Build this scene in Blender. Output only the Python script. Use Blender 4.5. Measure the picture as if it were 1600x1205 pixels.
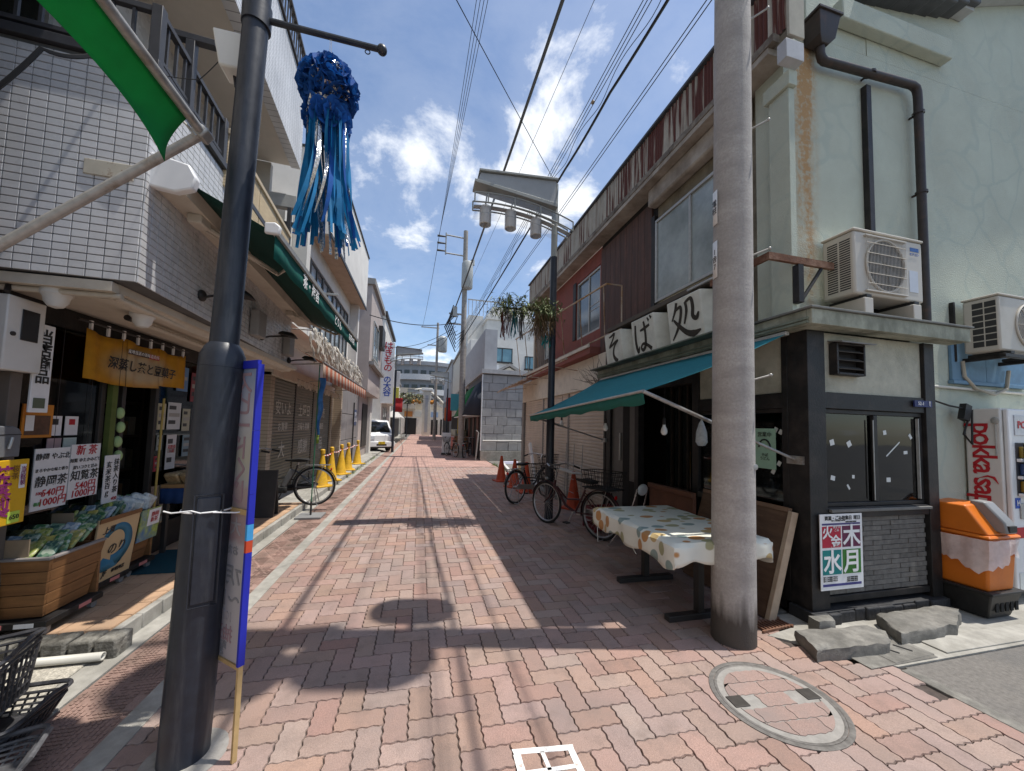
import bpy, bmesh, math, random
from mathutils import Matrix, Vector, Euler
for o in list(bpy.data.objects): bpy.data.objects.remove(o, do_unlink=True)
S = bpy.context.scene; COL = S.collection; R_ = math.radians; PI = math.pi
random.seed(7)
# ---------------------------------------------------------------- camera
cam = bpy.data.cameras.new('camera'); CAM = bpy.data.objects.new('camera', cam); COL.objects.link(CAM); S.camera = CAM
cam.sensor_width = 36; cam.lens = 575/1600*36; cam.shift_y = 0.0191; cam.clip_end = 600; cam.clip_start = .05
_y, _p, _r = R_(13.9), R_(3.4), R_(1.55)
_f = Vector((math.sin(_y)*math.cos(_p), math.cos(_y)*math.cos(_p), math.sin(_p))); _rt = Vector((math.cos(_y), -math.sin(_y), 0)); _up = _rt.cross(_f)
_a = _rt*math.cos(_r)+_up*math.sin(_r); _b = -_rt*math.sin(_r)+_up*math.cos(_r)
CAM.matrix_world = Matrix(((_a.x, _b.x, -_f.x, 0), (_a.y, _b.y, -_f.y, 0), (_a.z, _b.z, -_f.z, 1.55), (0, 0, 0, 1)))
# ---------------------------------------------------------------- sun, sky, exposure
SUN = Vector((1.92, -.38, 5.5)).normalized()
sl = bpy.data.lights.new('sun', 'SUN'); sl.energy = 3.8; sl.angle = R_(.53); sl.color = (1, .955, .88)
so = bpy.data.objects.new('sun', sl); COL.objects.link(so); so.rotation_euler = SUN.to_track_quat('Z', 'Y').to_euler(); so.location = (10, -2, 30)
W = bpy.data.worlds.new('World'); S.world = W; W.use_nodes = True
nt = W.node_tree; nt.nodes.clear()
def _n(t, **k):
    n = nt.nodes.new(t)
    for a, b in k.items(): setattr(n, a, b)
    return n
sky = _n('ShaderNodeTexSky', sky_type='NISHITA', sun_disc=False); sky.sun_elevation = math.asin(SUN.z); sky.sun_rotation = math.atan2(SUN.x, SUN.y)
sky.air_density = 1.0; sky.dust_density = .7; sky.ozone_density = 2.2; sky.altitude = 0
tc = _n('ShaderNodeTexCoord'); sp = _n('ShaderNodeSeparateXYZ'); nt.links.new(tc.outputs['Generated'], sp.inputs[0])
def mth(op, a, b=None, c=None):
    n = _n('ShaderNodeMath', operation=op)
    for i, v in enumerate((a, b, c)):
        if v is None: continue
        if isinstance(v, (int, float)): n.inputs[i].default_value = v
        else: nt.links.new(v, n.inputs[i])
    return n.outputs[0]
zz = mth('ADD', mth('MAXIMUM', sp.outputs[2], 0.0), .22)
cb = _n('ShaderNodeCombineXYZ'); nt.links.new(mth('DIVIDE', sp.outputs[0], zz), cb.inputs[0]); nt.links.new(mth('DIVIDE', sp.outputs[1], zz), cb.inputs[1]); cb.inputs[2].default_value = 14.9
n1 = _n('ShaderNodeTexNoise'); n1.inputs['Scale'].default_value = 2.6; n1.inputs['Detail'].default_value = 9; n1.inputs['Roughness'].default_value = .62; n1.inputs['Distortion'].default_value = .25
n2 = _n('ShaderNodeTexNoise'); n2.inputs['Scale'].default_value = 1.05; n2.inputs['Detail'].default_value = 3
for n in (n1, n2): nt.links.new(cb.outputs[0], n.inputs['Vector'])
dens = mth('ADD', n1.outputs[0], mth('MULTIPLY', mth('SUBTRACT', n2.outputs[0], .5), .75))
mr = _n('ShaderNodeMapRange', interpolation_type='SMOOTHSTEP'); nt.links.new(dens, mr.inputs[0]); mr.inputs[1].default_value = .56; mr.inputs[2].default_value = .75
veil = _n('ShaderNodeMapRange', interpolation_type='SMOOTHSTEP'); nt.links.new(dens, veil.inputs[0]); veil.inputs[1].default_value = .36; veil.inputs[2].default_value = .62; veil.inputs[4].default_value = .10
cov = mth('MULTIPLY', mth('MAXIMUM', mr.outputs[0], veil.outputs[0]), mth('GREATER_THAN', sp.outputs[2], 0.0))
mx = _n('ShaderNodeMix', data_type='RGBA'); nt.links.new(cov, mx.inputs[0]); nt.links.new(sky.outputs[0], mx.inputs[6]); mx.inputs[7].default_value = (6.6, 6.8, 7.1, 1)
bgn = _n('ShaderNodeBackground'); bgn.inputs[1].default_value = .125; nt.links.new(mx.outputs[2], bgn.inputs[0])
ow = _n('ShaderNodeOutputWorld'); nt.links.new(bgn.outputs[0], ow.inputs[0])
S.view_settings.view_transform = 'Standard'; S.view_settings.look = 'None'; S.view_settings.gamma = 1; S.view_settings.use_curve_mapping = False
S.view_settings.exposure = 0.5
S.render.engine = 'CYCLES'; S.render.resolution_x = 1024; S.render.resolution_y = 771
# ---------------------------------------------------------------- materials
MATS = {}
def M(name, c, rough=.65, var=.12, scale=6, bump=0, bscale=90, metal=0, c2=None, amt=.5, s2=1.5, soft=.12, stretch=None, rnd=0, spec=.4, trans=0, emis=0, alpha=1, coord='w', coat=0):
    """procedural paint: noise tone, optional stain colour c2, optional streak stretch, per-object tone"""
    if name in MATS: return MATS[name]
    m = bpy.data.materials.new(name); m.use_nodes = True; t = m.node_tree; L = t.links.new; N = t.nodes.new
    b = t.nodes['Principled BSDF']; MATS[name] = m
    g = N('ShaderNodeNewGeometry') if coord == 'w' else N('ShaderNodeTexCoord')
    src = g.outputs['Position'] if coord == 'w' else g.outputs['Object']
    mp = N('ShaderNodeMapping'); L(src, mp.inputs['Vector'])
    no = N('ShaderNodeTexNoise'); no.inputs['Scale'].default_value = scale; no.inputs['Detail'].default_value = 5; no.inputs['Roughness'].default_value = .6
    L(src, no.inputs['Vector'])
    cr = N('ShaderNodeValToRGB'); L(no.outputs[0], cr.inputs[0]); e = cr.color_ramp.elements
    e[0].position = .3; e[1].position = .7
    e[0].color = (*[max(0, x*(1-var)) for x in c], 1); e[1].color = (*[min(1, x*(1+var)) for x in c], 1)
    out = cr.outputs[0]
    if c2 is not None:
        n3 = N('ShaderNodeTexNoise'); n3.inputs['Scale'].default_value = s2; n3.inputs['Detail'].default_value = 6; n3.inputs['Roughness'].default_value = .65
        if stretch: mp.inputs['Scale'].default_value = stretch
        L(mp.outputs[0], n3.inputs['Vector'])
        r3 = N('ShaderNodeMapRange'); L(n3.outputs[0], r3.inputs[0]); r3.inputs[1].default_value = amt-soft; r3.inputs[2].default_value = amt+soft
        mi = N('ShaderNodeMix'); mi.data_type = 'RGBA'; L(r3.outputs[0], mi.inputs[0]); L(out, mi.inputs[6]); mi.inputs[7].default_value = (*c2, 1); out = mi.outputs[2]
    if rnd:
        oi = N('ShaderNodeObjectInfo'); at = N('ShaderNodeAttribute'); at.attribute_name = 'rnd'
        ad = N('ShaderNodeMath'); ad.operation = 'ADD'; L(oi.outputs['Random'], ad.inputs[0]); L(at.outputs['Fac'], ad.inputs[1])
        fr = N('ShaderNodeMath'); fr.operation = 'FRACT'; L(ad.outputs[0], fr.inputs[0])
        r4 = N('ShaderNodeMapRange'); L(fr.outputs[0], r4.inputs[0]); r4.inputs[3].default_value = 1-rnd; r4.inputs[4].default_value = 1+rnd
        hs = N('ShaderNodeHueSaturation'); L(out, hs.inputs['Color']); L(r4.outputs[0], hs.inputs['Value']); out = hs.outputs[0]
    L(out, b.inputs['Base Color'])
    rr = N('ShaderNodeMapRange'); L(no.outputs[0], rr.inputs[0]); rr.inputs[3].default_value = max(.02, rough-.1); rr.inputs[4].default_value = min(1, rough+.1); L(rr.outputs[0], b.inputs['Roughness'])
    b.inputs['Metallic'].default_value = metal; b.inputs['Specular IOR Level'].default_value = spec
    if coat: b.inputs['Coat Weight'].default_value = coat
    if trans: b.inputs['Transmission Weight'].default_value = trans
    if alpha < 1: b.inputs['Alpha'].default_value = alpha
    if emis: L(out, b.inputs['Emission Color']); b.inputs['Emission Strength'].default_value = emis
    if bump:
        nb = N('ShaderNodeTexNoise'); nb.inputs['Scale'].default_value = bscale; nb.inputs['Detail'].default_value = 4; L(src, nb.inputs['Vector'])
        bp = N('ShaderNodeBump'); bp.inputs['Strength'].default_value = bump; bp.inputs['Distance'].default_value = .01; L(nb.outputs[0], bp.inputs['Height']); L(bp.outputs[0], b.inputs['Normal'])
    return m
def flat(name, c, rough=.55, emis=0): return M(name, c, rough, var=.05, scale=15, emis=emis)
def glass(name, tint=(.8, .9, .9), clear=.6, rough=.03):
    """thin pane: mostly see-through with a sky reflection that grows at grazing angles"""
    if name in MATS: return MATS[name]
    m = bpy.data.materials.new(name); m.use_nodes = True; t = m.node_tree; t.nodes.clear(); L = t.links.new; N = t.nodes.new; MATS[name] = m
    tr = N('ShaderNodeBsdfTransparent'); tr.inputs[0].default_value = (*[x*clear for x in tint], 1)
    gl = N('ShaderNodeBsdfGlossy'); gl.inputs['Roughness'].default_value = rough; gl.inputs[0].default_value = (.9, .95, 1, 1)
    fr = N('ShaderNodeFresnel'); fr.inputs[0].default_value = 1.5
    g = N('ShaderNodeNewGeometry'); no = N('ShaderNodeTexNoise'); no.inputs['Scale'].default_value = 1.3; L(g.outputs['Position'], no.inputs['Vector'])
    bp = N('ShaderNodeBump'); bp.inputs['Strength'].default_value = .05; bp.inputs['Distance'].default_value = .05; L(no.outputs[0], bp.inputs['Height']); L(bp.outputs[0], gl.inputs['Normal'])
    mi = N('ShaderNodeMixShader'); L(fr.outputs[0], mi.inputs[0]); L(tr.outputs[0], mi.inputs[1]); L(gl.outputs[0], mi.inputs[2])
    o = N('ShaderNodeOutputMaterial'); L(mi.outputs[0], o.inputs[0]); return m
def cloth(name, c, tr=.4, var=.08, rnd=0, sheen=0):
    """thin fabric lit from both sides"""
    m = M(name, c, .8, var, 12, bump=.15, bscale=300, rnd=rnd); t = m.node_tree
    if 'Translucent BSDF' in t.nodes: return m
    b = t.nodes['Principled BSDF']; o = t.nodes['Material Output']; tl = t.nodes.new('ShaderNodeBsdfTranslucent'); mi = t.nodes.new('ShaderNodeMixShader'); mi.inputs[0].default_value = tr
    src = b.inputs['Base Color'].links[0].from_socket; t.links.new(src, tl.inputs[0]); t.links.new(b.outputs[0], mi.inputs[1]); t.links.new(tl.outputs[0], mi.inputs[2]); t.links.new(mi.outputs[0], o.inputs[0]); return m
# ---------------------------------------------------------------- mesh builder
class MB:
    def __init__(s, mtx=None): s.v = []; s.f = []; s.m = mtx; s.a = None
    def add(s, vs, fs):
        k = len(s.v)
        s.v += [tuple(s.m @ Vector(p)) if s.m else tuple(p) for p in vs]; s.f += [tuple(i+k for i in q) for q in fs]; return s
    def box(s, x0, x1, y0, y1, z0, z1):
        if x0 > x1: x0, x1 = x1, x0
        if y0 > y1: y0, y1 = y1, y0
        if z0 > z1: z0, z1 = z1, z0
        return s.add([(x0,y0,z0),(x1,y0,z0),(x1,y1,z0),(x0,y1,z0),(x0,y0,z1),(x1,y0,z1),(x1,y1,z1),(x0,y1,z1)], [(0,3,2,1),(4,5,6,7),(0,1,5,4),(1,2,6,5),(2,3,7,6),(3,0,4,7)])
    def obox(s, c, sz, rot=(0,0,0)):
        m = Matrix.Translation(c) @ Euler(rot).to_matrix().to_4x4(); x, y, z = (d/2 for d in sz)
        return s.add([m @ Vector(p) for p in ((-x,-y,-z),(x,-y,-z),(x,y,-z),(-x,y,-z),(-x,-y,z),(x,-y,z),(x,y,z),(-x,y,z))], [(0,3,2,1),(4,5,6,7),(0,1,5,4),(1,2,6,5),(2,3,7,6),(3,0,4,7)])
    def tube(s, pts, r, n=8, closed=False, caps=True):
        pts = [Vector(p) for p in pts]; k = len(pts); rs = r if isinstance(r, (list, tuple)) else [r]*k; vs = []; fs = []; u = None
        for i, p in enumerate(pts):
            a = pts[i-1] if i > 0 or closed else p; b = pts[(i+1) % k] if i < k-1 or closed else p
            d = (b-a).normalized() if (b-a).length > 1e-9 else Vector((0,0,1))
            if u is None: u = d.orthogonal().normalized()
            u = (u-d*u.dot(d)); u = u.normalized() if u.length > 1e-6 else d.orthogonal().normalized(); w = d.cross(u)
            for j in range(n):
                t = 2*PI*j/n; vs.append(p+(u*math.cos(t)+w*math.sin(t))*rs[i])
        for i in range(k if closed else k-1):
            for j in range(n):
                a = i*n+j; b = i*n+(j+1) % n; c = ((i+1) % k)*n+(j+1) % n; d = ((i+1) % k)*n+j; fs.append((a, b, c, d))
        if caps and not closed: fs += [tuple(range(n-1, -1, -1)), tuple(range((k-1)*n, k*n))]
        return s.add(vs, fs)
    def cyl(s, p0, p1, r0, r1=None, n=14): return s.tube([p0, p1], [r0, r0 if r1 is None else r1], n)
    def lathe(s, prof, c=(0,0,0), n=20, caps=True):
        vs = []; fs = []; k = len(prof)
        for r, z in prof:
            for j in range(n): t = 2*PI*j/n; vs.append((c[0]+r*math.cos(t), c[1]+r*math.sin(t), c[2]+z))
        for i in range(k-1):
            for j in range(n): fs.append((i*n+j, i*n+(j+1) % n, (i+1)*n+(j+1) % n, (i+1)*n+j))
        if caps: fs += [tuple(range(n-1, -1, -1)), tuple(range((k-1)*n, k*n))]
        return s.add(vs, fs)
    def prism(s, poly, ax, a, b):
        """polygon in the plane across axis ax ('x': (y,z), 'y': (x,z), 'z': (x,y)) pulled from a to b"""
        f = {'x': lambda p, t: (t, p[0], p[1]), 'y': lambda p, t: (p[0], t, p[1]), 'z': lambda p, t: (p[0], p[1], t)}[ax]; n = len(poly)
        return s.add([f(p, a) for p in poly]+[f(p, b) for p in poly], [tuple(range(n)), tuple(range(2*n-1, n-1, -1))]+[(i, i+n, (i+1) % n+n, (i+1) % n) for i in range(n)])
    def grid(s, fn, nu, nv, thick=0):
        vs = [Vector(fn(i/nu, j/nv)) for i in range(nu+1) for j in range(nv+1)]; q = nv+1
        fs = [(i*q+j, (i+1)*q+j, (i+1)*q+j+1, i*q+j+1) for i in range(nu) for j in range(nv)]
        return s.add(vs, fs)
    def ball(s, c, r, n=12, k=8, sq=(1,1,1)):
        return s.add([(c[0]+r*sq[0]*math.sin(PI*i/k)*math.cos(2*PI*j/n), c[1]+r*sq[1]*math.sin(PI*i/k)*math.sin(2*PI*j/n), c[2]+r*sq[2]*math.cos(PI*i/k)) for i in range(k+1) for j in range(n)],
                     [(i*n+j, (i+1)*n+j, (i+1)*n+(j+1) % n, i*n+(j+1) % n) for i in range(k) for j in range(n)])
    def mesh(s, name, mat, smooth=35):
        me = bpy.data.meshes.new(name); me.from_pydata(s.v, [], s.f); me.validate()
        bm = bmesh.new(); bm.from_mesh(me); bmesh.ops.recalc_face_normals(bm, faces=bm.faces); bm.to_mesh(me); bm.free()
        if mat: me.materials.append(mat)
        me.polygons.foreach_set('use_smooth', [True]*len(me.polygons)); me.set_sharp_from_angle(angle=R_(smooth)); return me
    def build(s, name, mat, parent=None, bev=0, thick=0, local=False, smooth=35, label=None, kind=None, seg=2):
        o = bpy.data.objects.new(name, s.mesh(name, mat, smooth)); COL.objects.link(o)
        if parent is not None: attach(o, parent, local)
        if thick: md = o.modifiers.new('t', 'SOLIDIFY'); md.thickness = thick; md.offset = 0
        if bev: md = o.modifiers.new('b', 'BEVEL'); md.width = bev; md.segments = seg; md.limit_method = 'ANGLE'; md.angle_limit = R_(40)
        if label: o['label'] = label
        if kind: o['kind'] = kind
        return o
PM = {}
def attach(o, parent, local=False):
    o.parent = parent
    if not local: o.matrix_parent_inverse = PM.get(parent.name, Matrix()).inverted()
    PM[o.name] = PM.get(parent.name, Matrix()) if local else Matrix()
def T(name, label, cat, loc=(0,0,0), rz=0, group=None, rx=0, ry=0):
    o = bpy.data.objects.new(name, None); COL.objects.link(o); o.empty_display_size = .1
    o.location = loc; o.rotation_euler = (rx, ry, rz); o['label'] = label; o['category'] = cat
    if group: o['group'] = group
    PM[o.name] = Matrix.Translation(loc) @ Euler((rx, ry, rz)).to_matrix().to_4x4(); return o
def tag(o, label, cat, group=None):
    o['label'] = label; o['category'] = cat
    if group: o['group'] = group
    return o
def struct(o): o['kind'] = 'structure'; return o
def inst(name, me, mtx, parent=None, kind=None):
    o = bpy.data.objects.new(name, me); COL.objects.link(o)
    if parent is not None: attach(o, parent)
    o.matrix_basis = mtx
    return o
def dup(root, loc, rz, label, group=None, parent=None):
    r = root.copy(); COL.objects.link(r)
    if parent is None:
        r.location = loc; r.rotation_euler = (root.rotation_euler[0], root.rotation_euler[1], rz); r['label'] = label
        if group: r['group'] = group
    else: r.parent = parent
    for ch in root.children: dup(ch, None, None, None, None, r)
    return r
TEXTS = []
def TX(s, size, org, right, up, mat, parent, bold=0, name='lettering', align='CENTER', sp=1, line=1, ext=.0008, shear=0, lift=.003):
    """lettering lying on a surface: centre org, reading direction right, letter-up direction up"""
    cu = bpy.data.curves.new(name, 'FONT'); cu.body = s; cu.size = size; cu.align_x = align; cu.align_y = 'CENTER'; cu.offset = bold; cu.space_character = sp; cu.space_line = line; cu.extrude = ext; cu.shear = shear; cu.resolution_u = 2
    cu.materials.append(mat); o = bpy.data.objects.new(name, cu); COL.objects.link(o)
    r = Vector(right).normalized(); u = Vector(up).normalized(); n = r.cross(u)
    m = Matrix(((r.x, u.x, n.x, org[0]+n.x*lift), (r.y, u.y, n.y, org[1]+n.y*lift), (r.z, u.z, n.z, org[2]+n.z*lift), (0, 0, 0, 1)))
    TEXTS.append((o, m, parent, name)); return o
def vtext(s): return '\n'.join(s)
# ================================================================ GROUND
m_asph = M('asphalt', (.16,.148,.135), .9, .25, 40, bump=.5, bscale=220, c2=(.1,.1,.1), amt=.6, s2=.8)
m_conc = M('concrete', (.36,.345,.31), .9, .18, 14, bump=.35, bscale=160, c2=(.2,.19,.165), amt=.56, s2=2.2, soft=.18)
m_concd = M('concrete_dirty', (.20,.19,.17), .9, .3, 18, bump=.5, bscale=120, c2=(.10,.095,.085), amt=.55, s2=4, soft=.15)
m_pebble = M('pebbled_concrete', (.42,.39,.33), .9, .4, 70, bump=.8, bscale=75, c2=(.25,.23,.19), amt=.6, s2=3)
m_bed = M('joint_sand', (.07,.055,.048), .95, .3, 30)
struct(MB().box(-150, 150, -40, 220, -.6, -.03).build('ground', m_asph))
struct(MB().box(3.25, 60, -30, 1.86, -.028, -.004).build('side_road', m_asph))
struct(MB().box(3.0, 14, 11.6, 16.45, -.028, -.003).build('parking_lot', m_asph))
def paver_mat():
    m = M('paver_brick', (.34,.228,.188), .85, .2, 130, bump=.5, bscale=260, c2=(.27,.20,.175), amt=.56, s2=1.6, soft=.16, rnd=.12)
    return m
m_pav = paver_mat()
# colour shift between pavers: pinkish, beige and greyish stones
def hue_shift(m, spread=.009, sat=.22):
    t = m.node_tree; hs = [n for n in t.nodes if n.type == 'HUE_SAT'][0]; fr = [n for n in t.nodes if n.type == 'MATH' and n.operation == 'FRACT'][0]
    def deriv(k, lo, hi, sock):
        mu = t.nodes.new('ShaderNodeMath'); mu.operation = 'MULTIPLY'; mu.inputs[1].default_value = k; t.links.new(fr.outputs[0], mu.inputs[0])
        f2 = t.nodes.new('ShaderNodeMath'); f2.operation = 'FRACT'; t.links.new(mu.outputs[0], f2.inputs[0])
        r = t.nodes.new('ShaderNodeMapRange'); r.inputs[3].default_value = lo; r.inputs[4].default_value = hi; t.links.new(f2.outputs[0], r.inputs[0]); t.links.new(r.outputs[0], hs.inputs[sock])
    deriv(7.31, .5-spread, .5+spread, 'Hue'); deriv(13.7, 1-sat, 1+sat*.7, 'Saturation')
hue_shift(m_pav)
def grime(m):
    # trodden-in dirt patches and small dark spots across the stones
    t = m.node_tree; b = t.nodes['Principled BSDF']; L = t.links.new; N = t.nodes.new; src = b.inputs['Base Color'].links[0].from_socket; g = N('ShaderNodeNewGeometry')
    n = N('ShaderNodeTexNoise'); n.inputs['Scale'].default_value = 5.5; n.inputs['Detail'].default_value = 8; n.inputs['Roughness'].default_value = .7; L(g.outputs['Position'], n.inputs['Vector'])
    r = N('ShaderNodeMapRange'); r.inputs[1].default_value = .5; r.inputs[2].default_value = .72; r.inputs[4].default_value = .55; L(n.outputs[0], r.inputs[0])
    v = N('ShaderNodeTexVoronoi'); v.inputs['Scale'].default_value = 5; L(g.outputs['Position'], v.inputs['Vector']); r2 = N('ShaderNodeMapRange'); r2.inputs[1].default_value = .075; r2.inputs[2].default_value = .045; r2.inputs[4].default_value = .45; L(v.outputs['Distance'], r2.inputs[0])
    mx_ = N('ShaderNodeMath'); mx_.operation = 'MAXIMUM'; L(r.outputs[0], mx_.inputs[0]); L(r2.outputs[0], mx_.inputs[1])
    mi = N('ShaderNodeMix'); mi.data_type = 'RGBA'; L(mx_.outputs[0], mi.inputs[0]); L(src, mi.inputs[6]); mi.inputs[7].default_value = (.17,.125,.105,1); L(mi.outputs[2], b.inputs['Base Color'])
grime(m_pav)
BW = .1225
def paver_outline(cells):
    """wavy outline of a two-cell stone in cell units, counter-clockwise"""
    (w, h) = cells; A = .036; pts = []
    def edge(p, q):
        n = int(round(abs(q[0]-p[0])+abs(q[1]-p[1])))
        for i in range(n):
            for t in (0, .125, .375, .625, .875):
                s = (i+t)/n; x = p[0]+(q[0]-p[0])*s; y = p[1]+(q[1]-p[1])*s
                if q[0] != p[0]: y += A*math.sin(4*PI*x)
                else: x += A*math.sin(4*PI*y)
                pts.append((x, y))
    edge((0,0),(w,0)); edge((w,0),(w,h)); edge((w,h),(0,h)); edge((0,h),(0,0)); return pts
def paver_geo(cells):
    o = paver_outline(cells); n = len(o); cx, cy = cells[0]/2, cells[1]/2
    def ring(k, z): return [((cx+(x-cx)*(1-k/cells[0])-cx)*BW, (cy+(y-cy)*(1-k/cells[1])-cy)*BW, z) for x, y in o]
    vs = ring(.035, -.009)+ring(.085, 0)
    fs = [(i, (i+1) % n, n+(i+1) % n, n+i) for i in range(n)]+[tuple(range(n, 2*n))]
    return vs, fs
GEO = {'h': paver_geo((2,1)), 'v': paver_geo((1,2))}
PME = {}
for k in GEO:
    b = MB(); b.add(*GEO[k]); PME[k] = b.mesh('paver', m_pav, 25)
MANH = Vector((2.08, 1.80))
def in_street(x, y):
    if x < -1.39: return False
    if (Vector((x, y))-MANH).length < .20: return False
    if y < 1.80: return x < 3.135
    if y < 2.42: return x < 2.62+(2.42-y)*.9
    return x < 2.99
street = struct(MB().box(-1.36, 3.25, -3, 1.86, -.028, -.012).box(-1.36, 2.95, 1.86, 14.0, -.028, -.0125).build('paved_street', m_bed))
Y1 = 14.0; pav = []
for iy in range(int(-2.5/BW), int(Y1/BW)):
    for ix in range(int(-1.6/BW), int(3.4/BW)):
        c = (ix-iy) % 4
        if c == 0: k, cx, cy = 'h', ix+1, iy+.5
        elif c == 3: k, cx, cy = 'v', ix+.5, iy+1
        else: continue
        x, y = cx*BW, cy*BW
        if in_street(x, y) and y < Y1-.1: pav.append((k, x, y))
pav.sort(key=lambda p: (abs(p[2]-2.0) if p[2] > 1.45 else 50) + .35*abs(p[1]-.6))
rp = random.Random(3)
allb = MB(); rv = []
for i, (k, x, y) in enumerate(pav):
    z = rp.uniform(-.002, .0012); tx, ty = rp.uniform(-.008, .008), rp.uniform(-.008, .008)
    m = Matrix.Translation((x, y, z)) @ Euler((tx, ty, rp.uniform(-.006, .006))).to_matrix().to_4x4()
    if i < 300:
        inst('paver', PME[k], m, street)
    else:
        vs, fs = GEO[k]; allb.add([m @ Vector(v) for v in vs], fs); rv += [rp.random()]*len(fs)
struct(MB().box(3.17, 3.262, -3, 1.84, -.028, .0045).build('edge_strip', m_concd, bev=.004))
ob = allb.build('pavers', m_pav, street, kind='stuff', smooth=25)
at = ob.data.attributes.new('rnd', 'FLOAT', 'FACE'); at.data.foreach_set('value', rv)
# far paving: stones too small to pick apart
def brickmat(name, c1, c2, mortar, w, h, off=.5, msize=.06, rough=.8, axes='xy', bump=.3, var=.2):
    m = bpy.data.materials.new(name); m.use_nodes = True; t = m.node_tree; b = t.nodes['Principled BSDF']; g = t.nodes.new('ShaderNodeNewGeometry'); s = t.nodes.new('ShaderNodeSeparateXYZ'); c = t.nodes.new('ShaderNodeCombineXYZ')
    t.links.new(g.outputs['Position'], s.inputs[0])
    for i, a in enumerate(axes): t.links.new(s.outputs['xyz'.index(a)], c.inputs[i])
    br = t.nodes.new('ShaderNodeTexBrick'); br.offset = off; br.inputs['Scale'].default_value = 1; br.inputs['Brick Width'].default_value = w; br.inputs['Row Height'].default_value = h; br.inputs['Mortar Size'].default_value = msize*h; br.inputs['Color1'].default_value = (*c1, 1); br.inputs['Color2'].default_value = (*c2, 1); br.inputs['Mortar'].default_value = (*mortar, 1)
    t.links.new(c.outputs[0], br.inputs['Vector'])
    no = t.nodes.new('ShaderNodeTexNoise'); no.inputs['Scale'].default_value = 1.7; no.inputs['Detail'].default_value = 6; t.links.new(g.outputs['Position'], no.inputs['Vector'])
    hs = t.nodes.new('ShaderNodeHueSaturation'); mr = t.nodes.new('ShaderNodeMapRange'); mr.inputs[1].default_value = .3; mr.inputs[2].default_value = .7; mr.inputs[3].default_value = 1-var; mr.inputs[4].default_value = 1+var
    t.links.new(no.outputs[0], mr.inputs[0]); t.links.new(mr.outputs[0], hs.inputs['Value']); t.links.new(br.outputs[0], hs.inputs['Color']); t.links.new(hs.outputs[0], b.inputs['Base Color'])
    b.inputs['Roughness'].default_value = rough
    bp = t.nodes.new('ShaderNodeBump'); bp.inputs['Strength'].default_value = bump; bp.inputs['Distance'].default_value = .01; bp.invert = True; t.links.new(br.outputs['Fac'], bp.inputs['Height']); t.links.new(bp.outputs[0], b.inputs['Normal']); MATS[name] = m; return m
struct(MB().box(-1.36, 2.95, 14.0, 62, -.028, -.001).build('far_paved_street', brickmat('far_pavers', (.42,.255,.21), (.35,.22,.185), (.14,.095,.08), .245, .1225)))
# left drain channel and its patterned lids
dr = struct(MB().box(-1.41, -1.29, -3, 40, -.028, .004).box(-1.95, -1.79, -3, 40, -.028, .002).build('drain_channel', m_conc))
m_lid = M('drain_lid_stone', (.30,.195,.16), .9, .2, 20, bump=.4, bscale=180, rnd=.15, c2=(.14,.10,.08), amt=.57, s2=5)
lb = MB(); lb.box(-.185, .185, -.297, .297, -.03, -.004)
rl = random.Random(11)
for i in range(14):
    for j in range(22):
        x = -.165+i*.0245; y = -.28+j*.026
        q = (x*1.6+y) % .30
        if q < .018: continue
        if rl.random() < .1: continue
        if (y > 0) != (x > 0): lb.box(x, x+.012, y, y+.021, -.004, .001)
        else: lb.box(x, x+.019, y, y+.012, -.004, .001)
lidm = lb.mesh('drain_lid', m_lid)
for i in range(40):
    if -.6+i*.6 < 14: inst('drain_lid', lidm, Matrix.Translation((-1.597+rl.uniform(-.003, .003), -.6+i*.6, rl.uniform(-.002, .001))) @ Matrix.Rotation(rl.uniform(-.004, .004), 4, 'Z'), dr)
struct(MB().box(-1.785, -1.415, 13.9, 40, -.028, -.003).build('far_drain_lids', m_lid))
# tiled forecourt of the tea shop with its rough kerb stones
m_ftile = M('floor_tile', (.46,.30,.19), .6, .12, 12, bump=.15, bscale=120, c2=(.36,.25,.17), amt=.6, s2=3, rnd=.1)
m_kst = M('kerb_stone', (.20,.19,.165), .95, .4, 25, bump=1, bscale=45, c2=(.07,.065,.055), amt=.5, s2=9, rnd=.25)
fc = struct(MB().box(-6, -1.97, 3.14, 7.4, -.028, .10).build('shop_forecourt', M('tile_grout', (.2,.15,.11), .95)))
tb = MB(); tb.add([(-.072,-.097,0),(.072,-.097,0),(.072,.097,0),(-.072,.097,0),(-.069,-.094,.012),(.069,-.094,.012),(.069,.094,.012),(-.069,.094,.012)], [(4,5,6,7),(0,1,5,4),(1,2,6,5),(2,3,7,6),(3,0,4,7)])
tme = tb.mesh('floor_tile', m_ftile, 20)
for i in range(7):
    for j in range(21): inst('floor_tile', tme, Matrix.Translation((-2.05-i*.149, 3.245+j*.199, .10+rl.uniform(-.001, .001))), fc)
for i in range(9):
    b = MB(); x = -1.83-i*.134-.134; b.box(x+.006, x+.128, 2.985+rl.uniform(-.01, .01), 3.135, -.02, .118+rl.uniform(-.008, .008)); o = b.build('kerb_stone', m_kst, fc, bev=.014)
for j in range(20):
    b = MB(); y = 3.14+j*.215; b.box(-1.97, -1.915+rl.uniform(-.004, .004), y+.003, y+.212, -.02, .112); b.build('kerb_stone', m_conc, fc, bev=.008)
struct(MB().box(-9, -1.955, -3, 2.98, -.028, .012).build('concrete_pad', m_pebble, bev=.01))
struct(MB().box(-2.75, -1.955, 7.4, 20.4, -.028, .09).build('left_pavement', m_conc))
struct(MB().box(-9, -1.955, 20.4, 60, -.028, .02).build('far_left_pavement', m_conc))
pp = T('drain_pipe', 'pale plastic pipe lying along the foot of the rough kerb stones', 'pipe', (-1.9, 2.95, .012))
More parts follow.
